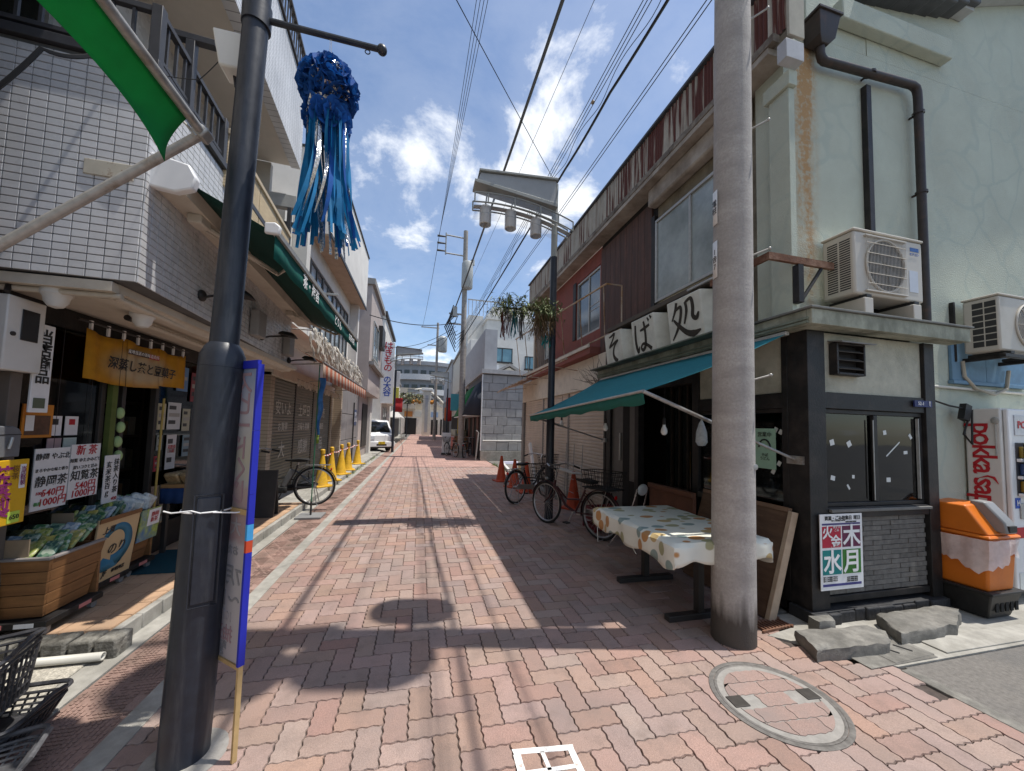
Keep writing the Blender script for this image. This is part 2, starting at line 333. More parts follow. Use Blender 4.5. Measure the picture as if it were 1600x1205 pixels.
pb = MB(); pb.tube([(-3.2,2.945,.045),(-1.875,2.945,.042)], .021, 14, caps=False); pb.build('pipe_wall', M('old_pvc', (.55,.53,.47), .5, .1), pp, thick=.008)
# right apron of broken concrete
ap = struct(MB().prism([(2.66,2.36),(3.2,1.87),(14,1.87),(14,2.6),(2.96,2.6),(2.96,2.41)], 'z', -.028, .003).build('concrete_apron', m_conc))
MB().box(2.98, 3.62, 1.885, 2.02, .003, .009).build('drain_cover', m_concd, ap, bev=.004)
cvb = MB(); cvb.obox((3.42,2.00,.007),(.42,.20,.012),(0,0,.05)); cvb.build('drain_cover', m_concd, ap, bev=.004)
for dx in (-.06, .07): MB().obox((3.42+dx,2.01,.0135),(.022,.10,.002),(0,0,.5)).build('slot', M('black_gap', (.01,.01,.01), .9), ap)
MB().obox((4.5,1.98,.008),(1.5,.17,.012),(0,0,-.01)).build('drain_cover', m_conc, ap, bev=.004)
struct(MB().box(2.955, 3.16, 2.62, 11.6, -.028, .012).build('foot_strip', m_concd))
def slab(name, pts, z0, z1, label, mt=None):
    """broken slab: rounded, uneven top and chipped edges"""
    r = random.Random(len(label)); n = len(pts); edge = []
    for a, b in zip(pts, pts[1:]+pts[:1]):
        k = max(2, int(math.hypot(b[0]-a[0], b[1]-a[1])/.05))
        for i in range(k): t = i/k; edge.append((a[0]+(b[0]-a[0])*t+r.gauss(0,.0035), a[1]+(b[1]-a[1])*t+r.gauss(0,.0035)))
    cx = sum(p[0] for p in edge)/len(edge); cy = sum(p[1] for p in edge)/len(edge); m = len(edge); b = MB(); vs = []; hs = [r.gauss(0,.002) for _ in edge]
    for k, (f, z) in enumerate(((1.0,z0),(1.01,z0+(z1-z0)*.5),(1.0,z1-.010),(.985,z1-.002),(.7,z1),(.35,z1+.002))): vs += [(cx+(x-cx)*f+(r.gauss(0,.003) if k < 4 else 0), cy+(y-cy)*f+(r.gauss(0,.003) if k < 4 else 0), z+(hs[i] if k > 1 else 0)*(1 if k < 4 else .5)+(r.gauss(0,.002) if k > 2 else 0)) for i, (x, y) in enumerate(edge)]
    b.add(vs, [(k*m+i, k*m+(i+1) % m, (k+1)*m+(i+1) % m, (k+1)*m+i) for k in range(5) for i in range(m)]+[tuple(range(5*m, 6*m))])
    return tag(b.build(name, mt or m_concd, smooth=60), label, 'slab', 'loose concrete slabs by the noodle shop')
slab('concrete_slab', [(2.70,2.02),(3.32,1.98),(3.5,2.11),(3.44,2.2),(2.80,2.25)], .0, .085, 'thick cracked concrete kerb slab below the waste calendar poster')
slab('concrete_slab', [(3.54,2.04),(4.16,2.05),(4.55,2.22),(4.45,2.31),(3.72,2.31)], .0, .095, 'broken pale concrete slab lying under the dark sliding window')
slab('concrete_slab', [(3.03,2.255),(3.2,2.25),(3.24,2.33),(3.05,2.34)], .0, .12, 'small round-edged concrete lump against the black stone plinth')
gr = T('rusty_grate', 'rusty brown drain grate beside the foot of the concrete pole', 'grate', (2.82,2.44,.0))
m_rust = M('rust', (.14,.062,.035), .85, .3, 20, bump=.4, c2=(.26,.16,.11), amt=.55, s2=6)
for i in range(9): MB().obox((2.68+i*.035,2.47,.012),(.014,.13,.014),(0,0,.1)).build('bar', m_rust, gr)
MB().obox((2.82,2.41,.010),(.34,.014,.018),(0,0,.1)).obox((2.82,2.53,.010),(.34,.014,.018),(0,0,.1)).build('frame', m_rust, gr)
# manhole with paver inlay
mh = T('manhole_cover', 'round manhole cover inlaid with pavers and two dark key plates', 'manhole', (MANH.x, MANH.y, 0))
m_steel = M('cast_iron', (.16,.15,.14), .6, .25, 30, metal=.4, bump=.2)
MB().lathe([(.345,-.01),(.345,.004),(.325,.0055),(.318,.004)], (MANH.x,MANH.y,0), 48, caps=False).build('ring', m_steel, mh)
MB().lathe([(.316,-.01),(.316,.004),(.304,.0045),(.30,.003)], (MANH.x,MANH.y,0), 48, caps=False).build('inner_ring', m_steel, mh)
MB().lathe([(.0,.0022),(.302,.0022)], (MANH.x,MANH.y,0), 48, caps=False).build('mortar_disc', M('mortar', (.27,.255,.235), .9, .15, 20, bump=.3), mh)
m_inl = M('inlay_paver', (.31,.215,.185), .85, .2, 130, bump=.5, bscale=260, c2=(.26,.2,.18), amt=.55, s2=3, rnd=.08)
for i in range(-4, 5):
    for j in range(-3, 4):
        x0, x1, y0, y1 = i*.2+(.1 if j % 2 else 0)-.097, i*.2+(.1 if j % 2 else 0)+.097, j*.1-.047, j*.1+.047
        cs_ = [(x0,y0),(x1,y0),(x1,y1),(x0,y1)]; ps = []; vis = 0
        for a_, b_ in zip(cs_, cs_[1:]+cs_[:1]):
            for k_ in range(8):
                t_ = k_/8; x, y = a_[0]+(b_[0]-a_[0])*t_, a_[1]+(b_[1]-a_[1])*t_
                if a_[1] == b_[1]: y += .004*math.sin(x*100)
                else: x += .004*math.sin(y*100)
                rr = math.hypot(x, y)
                if rr < .262: vis += 1
                else: x, y = x*.262/rr, y*.262/rr
                ps.append((x, y))
        if vis > 5 and not (abs(j) == 0 and abs(i*.2) > .15): MB(Matrix.Translation((MANH.x, MANH.y, 0)) @ Matrix.Rotation(-.08, 4, 'Z')).prism(ps, 'z', .0, .0055).build('inlay_stone', m_inl, mh)
for s in (-1, 1): MB(Matrix.Translation((MANH.x, MANH.y, 0)) @ Matrix.Rotation(-.08, 4, 'Z')).box(s*.19, s*.285, -.03, .055, .002, .0072).build('key_plate', M('dark_iron', (.05,.045,.04), .6, .2, 30, metal=.3), mh, bev=.003)
# white paint mark on the pavers
mk = T('paint_mark', 'white painted rectangle outline on the pavers at the bottom edge', 'road marking', (.66,1.6,0))
mw = M('road_paint', (.78,.77,.74), .8, .15, 40, bump=.3, c2=(.45,.36,.32), amt=.62, s2=22, soft=.05)
for q in (((.49,1.80),(.79,1.765),(.785,1.735),(.495,1.77)), ((.49,1.77),(.525,1.765),(.525,1.45),(.485,1.45)), ((.755,1.74),(.786,1.735),(.79,1.45),(.755,1.45)), ((.525,1.68),(.755,1.665),(.755,1.645),(.525,1.655)), ((.62,1.76),(.64,1.757),(.645,1.66),(.625,1.66))):
    MB().prism(q, 'z', .0005, .0026).build('stripe', mw, mk)
# white kerb line of the car park and a wheel stop
MB().prism([(2.95,12.2),(3.05,12.2),(3.5,15.6),(3.4,15.6)], 'z', -.003, .09).build('parking_kerb', M('kerb_white', (.6,.58,.55), .85, .15, 20, c2=(.35,.34,.31), amt=.55), bev=.01)
tag(bpy.data.objects['parking_kerb'], 'pale kerb strip along the edge of the empty car park', 'kerb')
tag(MB().prism([(15.0,-.003),(15.2,-.003),(15.17,.1),(15.03,.1)], 'x', 3.4, 4.05).build('wheel_stop', M('wheel_stop', (.55,.55,.68), .8), bev=.01), 'pale concrete wheel stop in front of the grey block wall', 'wheel stop')
tag(MB().box(3.45, 5.2, 12.55, 12.8, -.003, .27).build('timber_block', M('timber_pale', (.55,.40,.22), .8, .2, 12), bev=.01), 'pale timber beam standing on the car park behind orange cones', 'beam')
# ================================================================ RIGHT: NOODLE SHOP
m_blk = M('black_timber', (.012,.011,.011), .55, .4, 15, bump=.2, bscale=60, c2=(.035,.028,.025), amt=.6, s2=5)
m_cream = M('old_stucco', (.44,.43,.35), .9, .12, 9, bump=.45, bscale=110, c2=(.25,.25,.20), amt=.6, s2=2.6, soft=.16)
m_fascia = M('weathered_fascia', (.33,.34,.27), .8, .18, 12, bump=.3, bscale=60, c2=(.13,.135,.10), amt=.55, s2=4, soft=.15, stretch=(1,1,.5))
m_gl = glass('window_glass', (.55,.62,.6), .35, .04)
m_dkg = M('dark_glass', (.018,.022,.022), .07, .3, 3, spec=.6)
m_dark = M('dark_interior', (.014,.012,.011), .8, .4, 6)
m_alu = M('aged_aluminium', (.42,.42,.40), .5, .15, 20, metal=.5)
m_tape = flat('tape_white', (.6,.62,.6))
sb = T('noodle_shop', 'two-storey old noodle shop with black timber corner and pale green side wall', 'building', (3.2, 2.42, 0))
P = lambda name, mat, *boxes, bev=.004, par=None, **k: [b := MB(), [b.box(*q) for q in boxes], b.build(name, mat, par or sb, bev=bev, **k)][-1]
# --- corner bay, side-street face
P('post', m_blk, (3.19,3.385,2.42,2.60,.10,2.455)); P('post', m_blk, (4.62,4.755,2.42,2.58,.10,2.455))
P('beam', m_blk, (3.387,4.618,2.43,2.56,1.785,1.925)); P('beam', m_blk, (3.387,4.618,2.425,2.56,.845,.935))
P('upper_wall', m_cream, (3.387,4.618,2.45,2.57,1.927,2.455))
P('sill', M('worn_sill', (.16,.155,.145), .7, .2), (3.395,4.61,2.395,2.424,.90,.925))
wn = P('window', m_blk, (3.39,4.615,2.452,2.50,1.745,1.783), (3.39,4.615,2.452,2.50,.937,.97), (3.39,3.42,2.452,2.50,.972,1.743), (4.585,4.615,2.452,2.50,.972,1.743), (3.985,4.03,2.447,2.495,.972,1.743))
P('pane', m_gl, (3.425,3.985,2.475,2.479,.972,1.743), bev=0, par=wn); P('pane', m_gl, (4.03,4.58,2.468,2.472,.972,1.743), bev=0, par=wn)
P('sash_edge', m_alu, (3.965,3.972,2.440,2.447,.985,1.70), bev=0, par=wn); P('sash_edge', m_alu, (4.545,4.552,2.440,2.462,.985,1.73), bev=0, par=wn)
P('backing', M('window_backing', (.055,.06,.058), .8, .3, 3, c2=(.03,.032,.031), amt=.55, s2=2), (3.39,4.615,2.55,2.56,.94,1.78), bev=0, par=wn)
for x, z, w, h in ((3.52,1.49,.05,.05),(3.72,1.48,.05,.05),(3.52,1.18,.05,.04),(3.70,1.1,.02,.05),(3.76,1.19,.03,.03),(4.15,1.59,.04,.04),(4.48,1.56,.03,.05),(4.18,1.16,.05,.04),(4.25,1.44,.22,.012),(4.41,1.41,.05,.03)):
    MB().obox((x,2.4665 if x > 4 else 2.4735,z),(w,.001,h),(0,random.uniform(-.7,.7),0)).build('tape_scrap', m_tape, wn)
m_lb = M('grey_wall_brick', (.145,.135,.122), .85, .25, 20, bump=.5, bscale=80, rnd=.18)
lw = P('lower_wall', M('brick_joint', (.05,.048,.045), .95), (3.387,4.618,2.47,2.56,.14,.843), bev=0)
rb = random.Random(5)
for r in range(15):
    z = .20+r*.043; x = 3.392-(.11 if r % 2 else 0)
    while x < 4.61:
        a, b2 = max(x+.003, 3.39), min(x+.217, 4.614)
        if b2-a > .02: MB().box(a, b2, 2.452+rb.uniform(0,.004), 2.471, z+.002, z+.041).build('brick', m_lb, lw)
        x += .22
P('base_board', m_blk, (3.387,4.618,2.44,2.56,.14,.195))
pl = P('plinth', M('black_stone', (.03,.03,.032), .7, .4, 9, bump=.6, bscale=30), (3.16,4.76,2.40,2.60,0,.098))
x = 3.15
while x < 4.7:
    w = rb.uniform(.11, .2); MB().box(x+.003, min(x+w, 4.77), 2.375+rb.uniform(-.012,.008), 2.402, .0, rb.uniform(.085,.12)).build('plinth_stone', MATS['black_stone'], pl, bev=.012); x += w
# ventilation hood with louvres
vh = T('vent_louvre', 'black louvred ventilation grille with small hood on cream stucco', 'vent', (3.64,2.44,2.07))
P('box', m_blk, (3.47,3.49,2.38,2.448,2.08,2.36), (3.785,3.805,2.38,2.448,2.08,2.36), (3.492,3.783,2.38,2.448,2.08,2.10), (3.492,3.783,2.38,2.448,2.345,2.36), par=vh); P('back', m_dark, (3.492,3.783,2.44,2.447,2.102,2.343), bev=0, par=vh)
for i in range(3): MB().obox((3.6375,2.40,2.145+i*.075),(.288,.045,.006),(.6,0,0)).build('slat', M('louvre_dark', (.05,.048,.045), .5), vh)
MB().prism([(2.448,2.385),(2.448,2.375),(2.33,2.352),(2.33,2.362)], 'x', 3.46, 3.86).build('hood', M('hood_metal', (.18,.175,.165), .6, .2, 10), vh)
# address plate
apl = T('address_plate', 'small navy address plate with white number on the black beam', 'sign', (4.53,2.425,1.86)); P('plate', flat('navy', (.02,.03,.12)), (4.45,4.68,2.408,2.419,1.84,1.90), bev=0, par=apl)
TX('52-1', .045, (4.53,2.408,1.87), (1,0,0), (0,0,1), flat('print_white', (.75,.75,.75)), apl, bold=.0006); TX('番\n号', .026, (4.645,2.408,1.87), (1,0,0), (0,0,1), flat('print_white', (.8,.8,.8)), apl)
# cornice around the bay (roof of the bay)
cr = P('cornice', m_fascia, (3.055,4.98,2.275,2.32,2.46,2.585), (3.055,3.10,2.322,6.0,2.46,2.585))
P('bay_roof', M('roof_sheet_grey', (.17,.175,.165), .7, .2, 10, c2=(.09,.09,.085), amt=.55), (3.03,5.0,2.255,2.60,2.587,2.605), (3.03,3.19,2.602,6.05,2.587,2.605), par=cr)
P('soffit', m_fascia, (3.102,4.96,2.322,2.42,2.457,2.47), (3.102,3.20,2.422,5.98,2.457,2.47), par=cr, bev=0)
for z in (2.47, 2.50): P('moulding', M('moulding_green', (.17,.2,.16), .75, .2, 14), (3.04,3.054,2.30,6.0,z,z+.018), par=cr, bev=.002)
# --- side wall (pale green patched stucco)
def sidewall_mat():
    m = M('side_stucco', (.47,.51,.43), .92, .05, 3, bump=.55, bscale=70, c2=(.40,.42,.35), amt=.6, s2=1.4, soft=.2); t = m.node_tree; b = t.nodes['Principled BSDF']; L = t.links.new; N = t.nodes.new
    src = b.inputs['Base Color'].links[0].from_socket; g = N('ShaderNodeNewGeometry')
    nz = N('ShaderNodeTexNoise'); nz.inputs['Scale'].default_value = 1.4; L(g.outputs['Position'], nz.inputs['Vector'])
    va = N('ShaderNodeVectorMath'); va.operation = 'MULTIPLY_ADD'; L(nz.outputs['Color'], va.inputs[0]); va.inputs[1].default_value = (.75,.75,.75); L(g.outputs['Position'], va.inputs[2])
    vo = N('ShaderNodeTexVoronoi'); vo.feature = 'DISTANCE_TO_EDGE'; vo.inputs['Scale'].default_value = 1.75; L(va.outputs[0], vo.inputs['Vector'])
    mr = N('ShaderNodeMapRange'); mr.interpolation_type = 'SMOOTHSTEP'; mr.inputs[1].default_value = .015; mr.inputs[2].default_value = .055; mr.inputs[3].default_value = .42; mr.inputs[4].default_value = 0; L(vo.outputs[0], mr.inputs[0])
    nm = N('ShaderNodeTexNoise'); nm.inputs['Scale'].default_value = .9; nm.inputs['Detail'].default_value = 4; L(g.outputs['Position'], nm.inputs['Vector']); rm = N('ShaderNodeMapRange'); rm.inputs[1].default_value = .38; rm.inputs[2].default_value = .62; rm.inputs[3].default_value = .25; L(nm.outputs[0], rm.inputs[0]); mm = N('ShaderNodeMath'); mm.operation = 'MULTIPLY'; L(mr.outputs[0], mm.inputs[0]); L(rm.outputs[0], mm.inputs[1])
    mi = N('ShaderNodeMix'); mi.data_type = 'RGBA'; L(mm.outputs[0], mi.inputs[0]); L(src, mi.inputs[6]); mi.inputs[7].default_value = (.34,.40,.36,1)
    # rust run below the gutter outlet
    s = N('ShaderNodeSeparateXYZ'); L(g.outputs['Position'], s.inputs[0]); mp = N('ShaderNodeMapping'); mp.inputs['Scale'].default_value = (9,9,.7); L(g.outputs['Position'], mp.inputs[0]); n2 = N('ShaderNodeTexNoise'); n2.inputs['Scale'].default_value = 1; n2.inputs['Detail'].default_value = 5; L(mp.outputs[0], n2.inputs['Vector'])
    def mth2(op, *a):
        q = N('ShaderNodeMath'); q.operation = op; q.use_clamp = False
        for i, v in enumerate(a):
            if isinstance(v, (int, float)): q.inputs[i].default_value = v
            else: L(v, q.inputs[i])
        return q.outputs[0]
    dx = mth2('ABSOLUTE', mth2('SUBTRACT', s.outputs[0], 3.47)); band = N('ShaderNodeMapRange'); band.interpolation_type = 'SMOOTHSTEP'; band.inputs[1].default_value = .2; band.inputs[2].default_value = .02; band.inputs[3].default_value = 0; band.inputs[4].default_value = 1; L(dx, band.inputs[0])
    zz = N('ShaderNodeMapRange'); zz.inputs[1].default_value = 2.9; zz.inputs[2].default_value = 4.9; L(s.outputs[2], zz.inputs[0]); zt = mth2('LESS_THAN', s.outputs[2], 5.32)
    am = mth2('MULTIPLY', mth2('MULTIPLY', band.outputs[0], zt), mth2('MULTIPLY', mth2('ADD', zz.outputs[0], .25), mth2('MULTIPLY', mth2('POWER', n2.outputs[0], 2.0), 3.4)))
    n4 = N('ShaderNodeTexNoise'); n4.inputs['Scale'].default_value = 26; n4.inputs['Detail'].default_value = 6; L(g.outputs['Position'], n4.inputs['Vector']); r5 = N('ShaderNodeMapRange'); r5.inputs[1].default_value = .35; r5.inputs[2].default_value = .62; r5.inputs[3].default_value = .35; L(n4.outputs[0], r5.inputs[0])
    am = mth2('MINIMUM', mth2('MULTIPLY', am, r5.outputs[0]), .8)
    m2 = N('ShaderNodeMix'); m2.data_type = 'RGBA'; m2.clamp_factor = True; L(am, m2.inputs[0]); L(mi.outputs[2], m2.inputs[6]); m2.inputs[7].default_value = (.40,.20,.055,1); L(m2.outputs[2], b.inputs['Base Color']); return m
m_side = sidewall_mat()
P('side_wall', m_side, (3.205,14,2.60,2.9,2.608,5.45), (4.76,14,2.60,2.9,0,2.606), (4.3,14,2.60,2.9,5.452,7.6), bev=0)
P('rear_wall', m_side, (4.0,14,2.905,11.4,0,5.3), bev=0)
P('wall_band', m_side, (3.84,5.40,2.50,2.598,5.63,5.85), bev=.01); P('wall_step', m_side, (3.5,4.298,2.603,2.9,5.453,6.1), bev=.01)
m_tileroof = M('roof_tile', (.075,.08,.085), .6, .25, 8)
rf = T('tiled_roof', 'dark tiled roof end above the pale green side wall', 'roof', (5.2,2.6,6.2))
for i in range(9):
    x = 4.15+i*.19; z = 6.02+.03*i+(.004*(i-4)**2 if i > 4 else 0)
    MB().obox((x,2.58,z),(.20,.30,.05),(0,-.12,0)).build('roof_tile', m_tileroof, rf, bev=.015)
P('verge_board', M('verge_grey', (.4,.42,.42), .7), (5.15,5.75,2.48,2.597,6.27,6.40), par=rf); MB().prism([(5.76,6.45),(9.5,7.75),(9.5,7.9),(5.76,6.6)], 'y', 2.44, 2.596).build('verge_board', MATS['verge_grey'], rf); MB().prism([(5.70,6.62),(9.5,7.93),(9.5,8.0),(5.70,6.70)], 'y', 2.36, 2.6).build('verge_tiles', m_tileroof, rf)
# pipes on the side wall
m_pipe = M('brown_pipe', (.035,.028,.026), .5, .25, 14, c2=(.10,.05,.03), amt=.68, s2=5)
dp = T('downpipe', 'dark brown rain hopper and bent downpipe on the pale green wall', 'downpipe', (4.87,2.56,3.4))
HZ = Matrix.Translation((3.56,2.5,5.5)) @ Matrix.Scale(.86, 4) @ Matrix.Translation((-3.59,-2.5,-5.66))
MB(HZ).add([(3.44,2.41,5.66),(3.74,2.41,5.66),(3.74,2.61,5.66),(3.44,2.61,5.66),(3.48,2.44,5.42),(3.70,2.44,5.42),(3.70,2.61,5.42),(3.48,2.61,5.42),(3.54,2.47,5.36),(3.64,2.47,5.36),(3.64,2.57,5.36),(3.54,2.57,5.36)], [(0,1,2,3),(0,4,5,1),(1,5,6,2),(2,6,7,3),(3,7,4,0),(4,8,9,5),(5,9,10,6),(6,10,11,7),(7,11,8,4),(8,11,10,9)]).build('hopper', m_pipe, dp, bev=.005)
MB(HZ).box(3.42,3.76,2.395,2.61,5.662,5.69).build('hopper_rim', m_pipe, dp, bev=.003)
MB().tube([(3.56,2.52,5.26),(3.56,2.52,5.17),(3.575,2.52,5.135),(3.61,2.52,5.12),(4.79,2.52,5.19),(4.85,2.52,5.17),(4.868,2.52,5.12),(4.872,2.52,5.05),(4.865,2.52,2.62)], .037, 12).build('pipe', m_pipe, dp)
for x, y, z in ((4.2,2.56,5.155),(4.87,2.56,4.9),(4.87,2.56,4.05)): MB().tube([(x,2.52,z),(x,2.595,z)], .012, 6).lathe([(.048,-.012),(.048,.012)], (x,2.52,z), 12, caps=False).build('clip', m_pipe, dp)
tag(MB().box(4.19,4.255,2.545,2.598,2.62,5.07).build('black_duct', m_blk, bev=.004), 'straight black cover strip fixed vertically beside the brown downpipe', 'duct')
# --- street face of the bay
P('post', m_blk, (3.19,3.30,2.602,2.66,.10,2.455)); P('post', m_blk, (3.19,3.30,3.70,3.80,.012,2.455)); P('beam', m_blk, (3.20,3.30,2.662,3.698,1.79,1.93)); P('upper_wall', m_cream, (3.215,3.30,2.662,3.698,1.932,2.455)); P('lower_wall_street', m_blk, (3.21,3.30,2.662,3.698,.012,.86))
P('sill_board', M('worn_sill2', (.09,.08,.07), .7, .2), (3.17,3.208,2.662,3.69,.80,.86))
sw = P('window', m_blk, (3.22,3.27,2.664,3.696,1.75,1.788), (3.22,3.27,2.664,3.696,.862,.89), (3.22,3.27,3.15,3.19,.892,1.748)); P('pane', m_gl, (3.24,3.245,2.664,3.15,.892,1.748), bev=0, par=sw); P('pane', m_gl, (3.23,3.235,3.19,3.696,.892,1.748), bev=0, par=sw); P('backing', MATS['window_backing'], (3.285,3.295,2.664,3.696,.892,1.748), bev=0, par=sw)
for y, z in ((2.75,1.59),(2.70,1.57),(2.78,1.2),(2.72,1.28)): MB().obox((3.225,y,z),(.002,.035,.045),(.5,0,0)).build('tape_scrap', m_tape, sw)
# --- entrance: recessed, dark, lattice sliding doors
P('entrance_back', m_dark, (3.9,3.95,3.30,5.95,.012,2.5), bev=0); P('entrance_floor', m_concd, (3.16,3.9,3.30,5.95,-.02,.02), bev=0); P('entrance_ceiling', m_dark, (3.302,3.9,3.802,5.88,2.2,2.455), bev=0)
m_brn = M('dark_door_wood', (.045,.032,.024), .6, .35, 14, stretch=(1,1,.1), c2=(.02,.016,.013), amt=.5, s2=14)
for i, y in enumerate((3.85,4.02,4.19,4.36,4.53,4.70)): P('lattice_bar', m_brn, (3.60,3.63,y,y+.035,.02,2.19), bev=.003)
P('door_panel', m_brn, (3.64,3.66,3.81,4.9,.02,.75)); P('door_glass', m_dkg, (3.645,3.655,3.81,4.9,.755,2.19), bev=0)
P('post', m_blk, (3.20,3.30,4.95,5.05,.012,2.455)); P('post', m_blk, (3.20,3.30,5.80,5.95,.012,2.455)); P('header_beam', m_blk, (3.21,3.29,5.052,5.798,1.95,2.455)); P('header_beam', m_blk, (3.21,3.29,3.802,4.948,2.15,2.455))
sd = P('side_door', M('grey_door', (.11,.108,.10), .45, .15, 8), (3.24,3.27,5.45,5.798,.02,1.948)); P('door_handle', m_alu, (3.215,3.238,5.50,5.53,1.05,1.5), par=sd); P('side_door', MATS['grey_door'], (3.24,3.27,5.052,5.25,.75,1.948)); P('side_door', m_dark, (3.24,3.27,5.252,5.448,.02,1.948)); P('side_door', m_dark, (3.242,3.27,5.052,5.25,.02,.748))
# --- first floor, street face
m_sid = M('rusty_brown_siding', (.12,.062,.048), .75, .25, 9, bump=.2, c2=(.065,.042,.036), amt=.5, s2=3, stretch=(1,5,.35), soft=.15)
m_dirty = M('dirty_stucco', (.20,.175,.125), .92, .2, 10, bump=.6, bscale=90, c2=(.10,.085,.06), amt=.55, s2=2)
P('upper_street_wall', m_dirty, (3.25,3.6,2.902,3.30,2.607,5.2), (3.25,3.6,3.302,4.55,2.607,3.36), (3.25,3.6,3.302,4.55,4.60,5.2), bev=.0)
P('corner_wall', m_side, (3.21,3.6,2.61,2.899,2.607,5.2), bev=0)
P('pilaster', m_side, (3.14,3.205,2.50,2.70,2.61,4.72)); P('pilaster_cap', m_side, (3.11,3.205,2.47,2.73,4.722,4.86))
for i in range(9): P('siding_board', m_sid, (3.215,3.25,4.66+i*.175,4.83+i*.175,2.63,4.95), bev=.004)
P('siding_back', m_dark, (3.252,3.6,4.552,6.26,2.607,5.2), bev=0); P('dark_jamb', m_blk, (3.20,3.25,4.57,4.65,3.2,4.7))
w1 = P('upper_window', m_alu, (3.20,3.26,3.30,4.56,4.56,4.60), (3.20,3.26,3.30,4.56,3.38,3.42), (3.20,3.26,4.52,4.56,3.422,4.558), (3.20,3.26,3.30,3.33,3.422,4.558), (3.205,3.255,3.84,3.875,3.422,4.558))
m_frost = M('frosted_glass', (.33,.38,.38), .22, .12, 2.2, c2=(.12,.15,.15), amt=.58, s2=1.6, soft=.2, spec=.6)
P('pane', m_frost, (3.23,3.236,3.332,3.838,3.422,4.558), bev=0, par=w1); P('pane', m_frost, (3.22,3.226,3.877,4.518,3.422,4.558), bev=0, par=w1)
P('window_ledge', M('ledge_brown', (.09,.075,.06), .8, .2), (2.98,3.20,3.05,5.55,3.17,3.23)); P('ledge_pipe', m_alu, (2.95,2.975,3.0,3.6,3.18,3.205))
# parapet: soffit, ledge, corrugated sheets
m_soff = M('stained_soffit', (.42,.38,.33), .9, .15, 8, c2=(.16,.13,.10), amt=.55, s2=2.2, soft=.2)
P('eave_soffit', m_soff, (2.98,3.255,2.56,10.5,5.06,5.12), bev=0); P('eave_ledge', M('ledge_stain', (.25,.22,.18), .85, .25, 14, c2=(.09,.07,.055), amt=.52, s2=5), (2.97,3.05,2.50,10.52,5.122,5.20))
P('eave_cove', m_soff, (3.10,3.25,2.95,4.6,4.80,5.058), bev=.03)
def rust_mat():
    m = M('rusted_sheet', (.42,.39,.33), .75, .12, 10, bump=.2, rnd=.08); t = m.node_tree; b = t.nodes['Principled BSDF']; L = t.links.new; N = t.nodes.new; src = b.inputs['Base Color'].links[0].from_socket
    g = N('ShaderNodeNewGeometry'); mp = N('ShaderNodeMapping'); mp.inputs['Scale'].default_value = (1,13,.5); L(g.outputs['Position'], mp.inputs[0]); n = N('ShaderNodeTexNoise'); n.inputs['Scale'].default_value = 1.0; n.inputs['Detail'].default_value = 5; n.inputs['Roughness'].default_value = .55; L(mp.outputs[0], n.inputs['Vector'])
    s = N('ShaderNodeSeparateXYZ'); L(g.outputs['Position'], s.inputs[0]); yr = N('ShaderNodeMapRange'); yr.inputs[1].default_value = 4.2; yr.inputs[2].default_value = 6.0; yr.inputs[3].default_value = .05; yr.inputs[4].default_value = -.05; L(s.outputs[1], yr.inputs[0])
    ad = N('ShaderNodeMath'); L(n.outputs[0], ad.inputs[0]); L(yr.outputs[0], ad.inputs[1]); r = N('ShaderNodeMapRange'); r.inputs[1].default_value = .49; r.inputs[2].default_value = .55; L(ad.outputs[0], r.inputs[0])
    r2 = N('ShaderNodeMapRange'); r2.inputs[1].default_value = .4; r2.inputs[2].default_value = .6; r2.inputs[4].default_value = .55; L(ad.outputs[0], r2.inputs[0])
    m1 = N('ShaderNodeMix'); m1.data_type = 'RGBA'; L(r2.outputs[0], m1.inputs[0]); L(src, m1.inputs[6]); m1.inputs[7].default_value = (.22,.14,.08,1)
    m2 = N('ShaderNodeMix'); m2.data_type = 'RGBA'; L(r.outputs[0], m2.inputs[0]); L(m1.outputs[2], m2.inputs[6]); m2.inputs[7].default_value = (.10,.028,.018,1); L(m2.outputs[2], b.inputs['Base Color']); return m
m_rs = rust_mat()
cs = MB(); n = 24
prof = [(.0 if (i % 4) in (0, 1) else .016, i*.012) for i in range(n+1)]
cs.add([(3.06-d, y, z) for z in (5.202, 5.82) for d, y in prof], [(i, i+1, n+1+i+1, n+1+i) for i in range(n)])
csm = cs.mesh('metal_sheet', m_rs, 60)
par = P('parapet', M('parapet_back', (.3,.28,.25), .9), (3.07,3.20,2.42,10.5,5.205,5.80), bev=0)
for i in range(28): inst('metal_sheet', csm, Matrix.Translation((random.uniform(-.003,.003), 2.43+i*.288, 0)), par)
P('sheet_end', M('sheet_end', (.38,.36,.30), .8, .15), (3.035,3.21,2.40,2.425,5.10,5.83)); P('coping', M('coping_dark', (.06,.065,.075), .6), (3.01,3.24,2.39,10.53,5.832,5.87)); P('end_flashing', M('flashing_lilac', (.42,.43,.45), .6), (3.0,3.2,2.40,2.49,4.88,5.055))
# AC shelf bracket
br = T('steel_bracket', 'rusty brown angle-iron bracket beside the upper air conditioner', 'bracket', (3.2,2.5,3.0)); MB().box(2.82,3.55,2.44,2.47,3.04,3.10).box(2.82,2.85,2.472,3.1,3.04,3.10).build('rail', m_rust, br); P('arm', m_blk, (3.14,3.2,2.44,2.498,2.70,3.038), par=br); MB().tube([(3.19,2.46,2.72),(3.42,2.46,3.03)], .016, 6).build('brace', m_blk, br)
